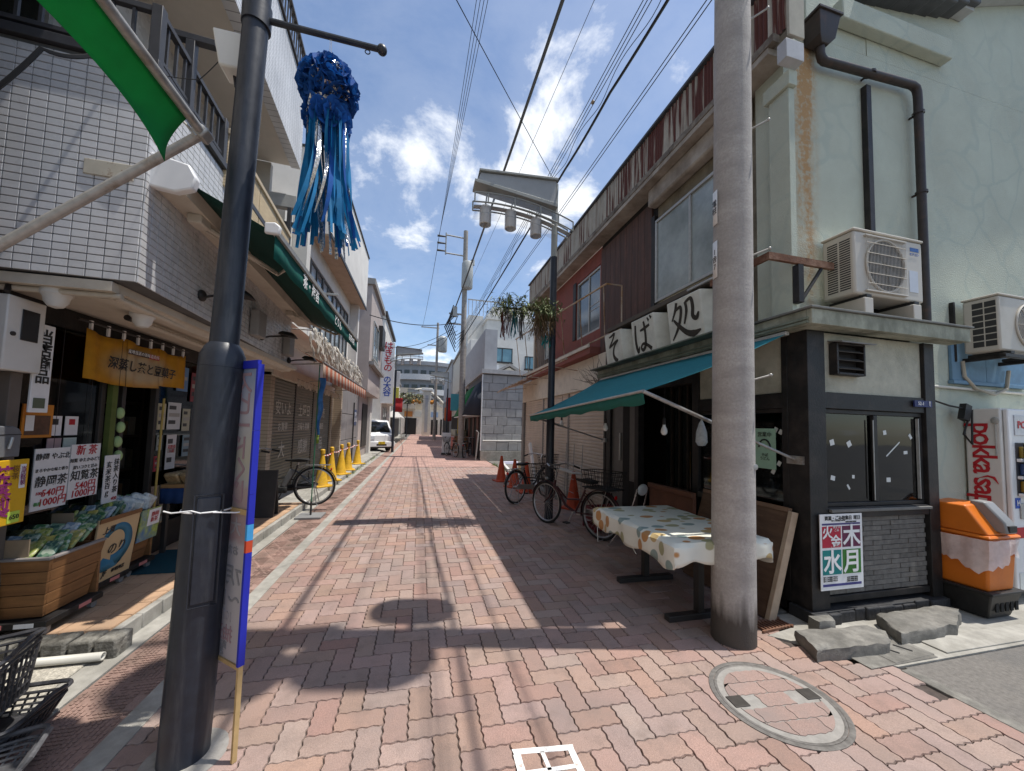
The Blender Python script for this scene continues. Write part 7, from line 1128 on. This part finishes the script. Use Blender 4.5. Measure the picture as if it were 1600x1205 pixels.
vsg = T('vertical_sign', 'tall white vertical shop sign with red and blue characters', 'sign', (-2.05,22.9,2.8)); P('board', m_wp2, (-2.35,-1.65,22.9,23.1,2.75,6.4), par=vsg, bev=.01); P('bracket', m_dm, (-2.34,-2.0,23.102,23.5,5.5,5.6), par=vsg); TX('は\nき\nも\nの', .52, (-2.0,22.9,5.5), (1,0,0), (0,0,1), rdk, vsg, bold=.01, line=.85); TX('の\n大\n谷', .46, (-2.0,22.9,3.75), (1,0,0), (0,0,1), hb, vsg, bold=.01, line=.85)
# white kei van
m_van = M('van_white', (.72,.72,.72), .25, .03, 3, coat=.5)
vn = T('delivery_van', 'white boxy kei van parked nose out beside the left lamp', 'van', (-2.0,20.75,.02)); vx0, vx1, vy = -2.72, -1.29, 20.75
MB().add([(vx0,vy,.40),(vx1,vy,.40),(vx1,vy+.02,.95),(vx0,vy+.02,.95),(vx0+.05,vy+.28,1.02),(vx1-.05,vy+.28,1.02),(vx1-.14,vy+.75,1.72),(vx0+.14,vy+.75,1.72),(vx1-.12,vy+3.2,1.80),(vx0+.12,vy+3.2,1.80),(vx1,vy+3.2,.40),(vx0,vy+3.2,.40),(vx1,vy+3.2,1.0),(vx0,vy+3.2,1.0),(vx1,vy+.30,1.0),(vx0,vy+.30,1.0)], [(0,1,2,3),(3,2,5,4),(4,5,6,7),(7,6,8,9),(1,10,12,14,2),(0,3,15,13,11),(14,12,8,6),(15,7,9,13),(2,14,5),(5,14,6),(3,4,15),(4,7,15),(10,11,13,12),(12,13,9,8),(0,11,10,1)]).build('body', m_van, vn, bev=.05, seg=3)
MB().add([(vx0+.14,vy+.315,1.065),(vx1-.14,vy+.315,1.065),(vx1-.21,vy+.69,1.63),(vx0+.21,vy+.69,1.63)], [(0,1,2,3)]).build('windshield', m_dkg, vn, thick=.02); MB().add([(vx1-.005,vy+.55,1.05),(vx1-.005,vy+1.5,1.05),(vx1-.10,vy+1.5,1.62),(vx1-.11,vy+.82,1.62)], [(0,1,2,3)]).build('side_window', m_dkg, vn, thick=.03); MB().add([(vx0+.005,vy+.55,1.05),(vx0+.005,vy+1.5,1.05),(vx0+.10,vy+1.5,1.62),(vx0+.11,vy+.82,1.62)], [(0,1,2,3)]).build('side_window', m_dkg, vn, thick=.03); P('bumper', m_van, (vx0-.01,vx1+.01,vy-.07,vy-.002,.30,.58), par=vn, bev=.03); P('grille', m_dm, (vx0+.45,vx1-.45,vy-.074,vy-.0705,.36,.46), par=vn, bev=0); P('number_plate', flat('plate_yellow', (.65,.45,.02)), (-2.18,-1.82,vy-.085,vy-.0745,.44,.58), par=vn); TX('58-17', .11, (-2.0,vy-.085,.5), (1,0,0), (0,0,1), bk, vn)
for x in (vx0+.06, vx1-.36): P('headlight', M('headlamp', (.55,.57,.6), .1), (x,x+.30,vy-.012,vy+.02,.68,.88), par=vn, bev=.03); P('wiper', m_dm, (x,x+.5,vy+.30,vy+.305,1.08,1.10), par=vn, bev=0)
for x in (vx0+.05, vx1-.20):
    for y in (vy+.65, vy+2.6): MB().tube([(x,y,.29),(x+.15,y,.29)], .27, 20).build('wheel', m_tyre, vn)
P('mirror', m_dm, (vx1-.02,vx1+.16,vy+.42,vy+.52,1.1,1.3), par=vn, bev=.03); P('underbody', m_dm, (vx0+.1,vx1-.1,vy+.05,vy+3.1,.22,.40), par=vn)
vn.rotation_euler.z = R_(24); vn.location = (-1.98,20.9,.02)
# ================================================================ FAR LEFT AND STREET END
def simple(name, label, mat, x0, x1, y0, y1, h, face, cols, rows, roof=None, zb=3.0):
    t = T(name, label, 'building', ((x0+x1)/2, y0, 0)); P('wall', mat, (x0,x1,y0,y1,.0,h), par=t, bev=0); P('roof_edge', roof or MATS['coping_grey'], (x0-.12,x1+.12,y0-.12,y1+.12,h+.003,h+.22), par=t)
    for f in face:
        a0, a1 = (y0,y1) if f[0] == 'x' else (x0,x1); n = cols; st_ = (a1-a0)/n
        windows(t, f, [(a0+st_*(i+.2), a0+st_*(i+.8), zb+r*2.8, zb+r*2.8+1.4) for i in range(n) for r in range(rows)], t=.07)
        P('shop_opening', m_dark, *([(f[1]-.02,f[1]+f[2]*.04,a0+.5,a1-.5,.1,2.4)] if f[0] == 'x' else [(a0+.5,a1-.5,f[1]-.04,f[1]+.02,.1,2.4)]), par=t, bev=0)
    return t
m_tan = M('tan_render', (.46,.40,.32), .88, .08, 3); m_gry = M('grey_render', (.38,.38,.39), .88, .08, 3); m_cr2 = M('cream_render', (.6,.56,.48), .88, .08, 3)
simple('far_shop_house', 'grey two-storey shop house beyond the vertical sign', m_gry, -9, -2.6, 31.5, 38, 7.2, (('x',-2.6,1),), 3, 1); simple('far_shop_house', 'cream shop house on the left near the street end', m_cr2, -9, -2.7, 38.5, 50, 6.4, (('x',-2.7,1),), 4, 1)
simple('far_shop_house', 'pale shop house on the right beyond the dark awning', m_cr2, 3.0, 10, 29, 37, 7.6, (('x',3.0,-1),), 3, 1); simple('far_shop_house', 'grey shop house on the right near the street end', m_gry, 2.9, 10, 37.5, 50, 8.0, (('x',2.9,-1),), 4, 1)
# round grey apartment block closing the street
rd = T('round_apartment_block', 'rounded grey apartment block with balconies closing the street', 'building', (.0,66,0)); m_rd = M('slate_grey', (.25,.26,.28), .8, .1, 2); CR = Vector((.5,70,0))
MB().lathe([(8.2,0),(8.2,11.2),(8.6,11.3),(8.6,11.9),(3,12.2)], CR, 40).build('drum_wall', m_rd, rd)
for z in (4.0,6.4,8.8): MB().lathe([(8.25,z),(9.1,z),(9.1,z+.9),(9.0,z+.9),(9.0,z+.15),(8.25,z+.15)], CR, 40, caps=False).build('balcony', M('balcony_white', (.5,.5,.5), .8), rd)
for z in (4.6,7.0,9.4):
    for i in range(13): t = -2.6+i*.165; c = CR+Vector((math.cos(t)*8.22, math.sin(t)*8.22, z+.35)); MB().obox(c,(.06,.9,1.4),(0,0,t)).build('window', m_dkg, rd)
tw = T('pillar_tower', 'slim cream pillar tower at the end of the street', 'tower', (.8,52,0)); P('shaft', m_cr2, (.2,1.3,52,53.1,0,6.2), par=tw, bev=.03); P('cap', m_offw, (.0,1.5,51.8,53.3,6.205,6.6), par=tw, bev=.05); P('recess', m_gry, (.55,.95,51.985,51.999,.5,5.6), par=tw, bev=0)
ea = T('end_arch', 'pale curved gateway canopy across the end of the street', 'gate', (0,54,0)); MB().tube([(-3.2+6.4*t/20,54,4.6+2.0*math.sin(PI*t/20)) for t in range(21)], .16, 8).build('arch', m_cr2, ea); MB().tube([(-3.0+6.0*t/20,54,4.0+2.0*math.sin(PI*t/20)) for t in range(21)], .10, 8).build('lower_arch', m_offw, ea)
for x in (-3.2,3.2): MB().tube([(x,54,0),(x,54,4.6)], .16, 8).build('post', m_offw, ea)
P('wall', m_cr2, (-9,10,58,59,0,3.8), par=simple('end_building', 'low cream building behind the end of the street', m_tan, -10, 10, 59.1, 61, 5.0, (), 1, 1), bev=0)
eb = [o_ for o_ in bpy.data.objects if o_.name == 'end_building'][0]
for x0_, x1_, z0_, z1_ in ((-2.6,-.6,0,2.5),(1.6,2.6,0,2.3),(3.0,4.6,0,2.4)): P('opening', m_dark, (x0_,x1_,57.93,57.999,z0_,z1_), par=eb, bev=0)
for x0_, x1_ in ((-2.4,-1.2),(-.9,.1),(1.5,2.6)): P('sign_panel', flat('endsign_%d' % int(x0_*10), ((.5,.2,.05),(.25,.35,.5),(.5,.5,.45))[int(x0_+3) % 3]), (x0_,x1_,57.9,57.925,2.7,3.5), par=eb, bev=0)
P('upper_wall', m_tan, (-6,-.8,57.2,57.99,3.85,7.0), par=eb, bev=0); P('upper_glass', m_dkg, (-4,-1.4,57.15,57.195,4.6,6.2), par=eb, bev=0)
gs_ = MB(); rg_ = random.Random(31)
for i in range(500): c = Vector((rg_.uniform(-2.2,.2), 40+rg_.gauss(0,.8), 4.3+rg_.gauss(0,.28))); d = Vector((rg_.gauss(0,1),rg_.gauss(0,1),rg_.gauss(0,1))).normalized()*.16; e_ = d.cross(Vector((0,0,1)))*.5; gs_.add([c-d, c-e_, c+d, c+e_], [(0,1,2,3)])
tag(gs_.build('far_bamboo_garland', M('garland_mix', (.20,.15,.08), .8, .5, 3, c2=(.10,.16,.07), amt=.5, s2=2)), 'brown and green bamboo garland hung across the far street', 'garland')
for i, (x, y, z, c, lab) in enumerate(((-1.9,27,3.5,(.35,.33,.05),'yellow'),(2.4,26.5,3.2,(.05,.25,.3),'teal'),(2.5,35,2.6,(.5,.15,.05),'orange'),(-2.0,29.5,5.0,(.5,.5,.52),'white'))): P('board', flat('projsign_%d' % i, c), (x-.35,x+.35,y,y+.12,z-.6,z+.6), par=T('projecting_sign', '%s projecting shop sign far along the street' % lab, 'sign', (x,y,z), group='far projecting signs'), bev=.02)
tn = T('white_tent', 'white market tents lined up on the left of the far street', 'tent', (-2.2,36,0)); m_tn = cloth('tent_white', (.66,.64,.62), .3)
for k in range(3): y = 31.5+k*2.6; MB().add([(-2.9,y,2.1),(-1.55,y,2.1),(-1.55,y+2.4,2.1),(-2.9,y+2.4,2.1),(-2.2,y+1.2,2.75)], [(0,1,4),(1,2,4),(2,3,4),(3,0,4)]).box(-1.56,-1.54,y+.05,y+2.35,.7,2.08).build('canopy', m_tn, tn); [MB().tube([(px_,py_,.02),(px_,py_,2.1)], .03, 6).build('leg', m_galv, tn) for px_, py_ in ((-1.55,y),(-1.55,y+2.4))]
for i, (x, y, z0, z1, lab) in enumerate(((-1.65,24.5,2.3,3.2,'left'),(2.15,33,1.9,4.0,'right'))): tag(MB().grid(lambda u, v: (x+.5*u, y+.05*math.sin(v*7), z1-(z1-z0)*v), 4, 8).build('red_banner', cloth('banner_red', (.42,.03,.035), .35), thick=.01), 'red hanging street banner on the far %s side' % lab, 'banner')
for i, (x, z) in enumerate(((-1.0,4.4),(-.6,4.55),(-.2,4.4),(1.3,4.4),(1.6,4.5))): tag(MB().ball((x,48,z), .22, 10, 8, (1,1,1.2)).build('paper_lantern', M('lantern_orange', (.55,.22,.03), .7)), 'orange paper lantern strung across the street end, number %s from the left' % ('one','two','three','four','five')[i], 'lantern', 'lanterns at the street end')
tag(MB().tube([(-2.6,48,4.85),(2.9,48,4.8)], .02, 5).build('lantern_wire', m_wire), 'wire carrying the orange lanterns across the far street', 'wire')
# ================================================================ FAR RIGHT
m_blkw = M('grey_block', (.33,.33,.33), .85, .12, 5, bump=.5, bscale=30, rnd=.09); bw = T('block_wall_building', 'grey stone-block walled shop building beyond the car park', 'building', (3.5,16.5,0))
P('core', M('block_joint', (.12,.12,.125), .95), (2.72,9,16.53,22,.0,3.95), par=bw, bev=0); rbw = random.Random(6)
for r in range(9):
    x = 2.70-(.28 if r % 2 else 0)
    while x < 6.2:
        w = rbw.choice((.44,.56,.7)); a, b2 = max(x+.008,2.70), x+w-.008; z = .45+r*.385
        if b2 > a+.05: P('stone_block', m_blkw, (a,b2,16.49+rbw.uniform(0,.02),16.535,z+.006,z+.379), par=bw, bev=.012)
        x += w
P('base', m_conc, (2.66,8,16.40,16.528,-.003,.44), par=bw, bev=.01); P('coping', M('coping_light', (.4,.4,.4), .8), (2.62,9,16.38,22.1,3.955,4.15), par=bw); P('white_pipe', m_wp2, (2.64,2.69,16.42,16.47,.45,3.9), par=bw); MB().tube([(2.75,16.40,.9),(6.2,16.40,.95)], .03, 6).build('handrail', m_offw, bw); P('upper_block', m_gry, (2.85,3.45,17.2,26,4.155,6.2), par=bw, bev=0)
P('shop_front', m_dark, (2.66,2.715,16.7,21.8,.1,2.4), par=bw, bev=0)
for y in (17.2,18.6,20.2): P('door_panel', M('door_wine', (.10,.03,.025), .6), (2.63,2.655,y,y+.5,.1,2.2), par=bw)
MB().tube([(2.45,16.42,.0),(2.55,16.44,1.25),(2.45,16.42,1.35)], .03, 6).build('post', m_galv, bw)
da = T('box_awning', 'dark navy and green cloth awning over the far right shop', 'awning', (2.3,18.5,2.2)); m_dn = cloth('awning_navy', (.035,.042,.06), .15); m_dg = cloth('awning_green', (.02,.19,.05), .3)
MB().add([(2.70,16.7,3.65),(1.95,17.0,2.05),(2.70,16.7,2.05)], [(0,1,2)]).add([(2.70,16.7,3.65),(2.70,19.0,3.65),(1.95,19.0,2.05),(1.95,17.0,2.05)], [(0,1,2,3)]).build('navy_cover', m_dn, da, thick=.02); MB().add([(2.70,19.01,3.65),(2.70,22.5,3.65),(1.95,22.5,2.05),(1.95,19.01,2.05)], [(0,1,2,3)]).build('green_cover', m_dg, da, thick=.02); P('frame', m_wp2, (1.96,2.66,17.0,22.4,2.0,2.04), par=da, bev=0)
wa = T('white_apartment', 'white stepped apartment block with blue windows behind the block wall', 'building', (6,26.5,0)); P('wall', m_offw, (4.6,16,27,36,0,9.6), (3.4,4.595,29,36,0,10.4), par=wa, bev=0); P('roof_edge', m_offw, (4.5,16.1,26.9,36.1,9.605,9.9), par=wa); windows(wa, ('y', 27, -1), ((5.0,6.6,6.4,7.5),(7.6,8.4,6.0,7.0),(10,11.5,6.4,7.5),(5.4,6.6,3.6,4.8)), frame=m_dm, pane=M('blue_glass', (.16,.30,.36), .08, .15, 2), t=.06)
P('balcony', m_offw, (3.3,4.6,26.2,28.99,6.9,7.8), par=wa, bev=.02); P('stair_tower', m_offw, (5.5,9,30,34,9.905,11.6), par=wa); P('vent_box', m_wp2, (5.1,5.5,26.6,26.99,5.4,6.1), par=wa)
for i in range(9): P('rail_bar', m_galv, (3.35+i*.3,3.39+i*.3,28.9,28.95,10.405,11.6), par=wa, bev=0)
P('top_rail', m_galv, (3.3,5.9,28.88,28.97,11.605,11.68), par=wa, bev=0)
cg = T('cream_gable_house', 'small cream gabled house roof behind the grey block wall', 'house', (5.2,20.5,0)); MB().prism([(3.6,4.2),(6.9,4.2),(6.9,4.35),(5.25,5.25),(3.6,4.35)], 'y', 22.2, 25).build('gable_wall', m_cr2, cg); MB().prism([(3.4,4.30),(5.25,5.32),(7.1,4.30),(7.1,4.45),(5.25,5.48),(3.4,4.45)], 'y', 22.0, 25.1).build('roof', MATS['coping_grey'], cg); P('lower_wall', m_cr2, (3.6,6.9,22.201,25,0,4.195), par=cg, bev=0)
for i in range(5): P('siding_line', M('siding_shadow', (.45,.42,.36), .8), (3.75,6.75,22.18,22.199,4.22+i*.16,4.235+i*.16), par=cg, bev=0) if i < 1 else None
# scooter and bicycles by the far pole
bicycle('far dark bicycle leaning by the distant concrete pole', (1.55,18.7,0), 1.9, m_bkf); bicycle('farthest bicycle parked under the dark awning', (2.3,18.3,0), 1.2, m_bkf)
wsb = T('white_signboard', 'white standing shop sign by the distant concrete pole', 'sign', (1.35,19.6,0)); P('board', m_wp2, (1.15,1.6,19.7,19.78,.1,1.15), par=wsb, bev=.01); P('foot', m_dm, (1.12,1.63,19.6,19.9,.0,.098), par=wsb)
fs = T('food_stall', 'cluttered far stall with yellow banner under the green awning', 'stall', (2.2,23.5,0)); P('counter', M('stall_wood', (.25,.13,.06), .7), (1.9,2.7,21,24.5,0,.95), par=fs); P('yellow_banner', flat('banner_yellow', (.55,.38,.02)), (2.05,2.4,20.95,20.99,1.1,2.3), par=fs); P('goods', M('stall_mix', (.25,.25,.2), .7, .6, 8), (1.95,2.6,21.2,24.3,.952,1.3), par=fs); P('red_cloth', flat('stall_red', (.35,.05,.03)), (1.87,1.899,21.2,24,.2,.9), par=fs)
# weeds along the gutter
wd = MB(); rw = random.Random(9)
for i in range(420):
    c = rw.choice(((-1.97,12.2),(-1.97,13.3),(-1.98,14.8),(-1.97,11.6),(-1.96,16.5),(2.95,14.5),(-1.98,17.5),(3.0,13.2))); x, y = c[0]+rw.gauss(0,.05), c[1]+rw.gauss(0,.28); h = rw.uniform(.04,.16); a = rw.random()*6; z = .0
    wd.add([(x,y,z),(x+.012*math.cos(a),y+.012*math.sin(a),z),(x+.03*math.cos(a+1),y+.05*math.sin(a+1),z+h)], [(0,1,2)])
o = wd.build('weeds', M('weed_green', (.12,.19,.04), .7, .3, 20)); o['kind'] = 'stuff'; o['label'] = 'green weeds growing along the gutter edges'; o['category'] = 'weeds'
# ================================================================ lettering to meshes
bpy.context.view_layer.update(); dg = bpy.context.evaluated_depsgraph_get()
for o, m, parent, name in TEXTS:
    me = bpy.data.meshes.new_from_object(o.evaluated_get(dg)); cu = o.data; bpy.data.objects.remove(o); bpy.data.curves.remove(cu)
    if not len(me.polygons): continue
    n = bpy.data.objects.new(name, me); COL.objects.link(n); attach(n, parent)
    if parent.name.startswith(('tea_shop_building',)): pass
    n.matrix_basis = m
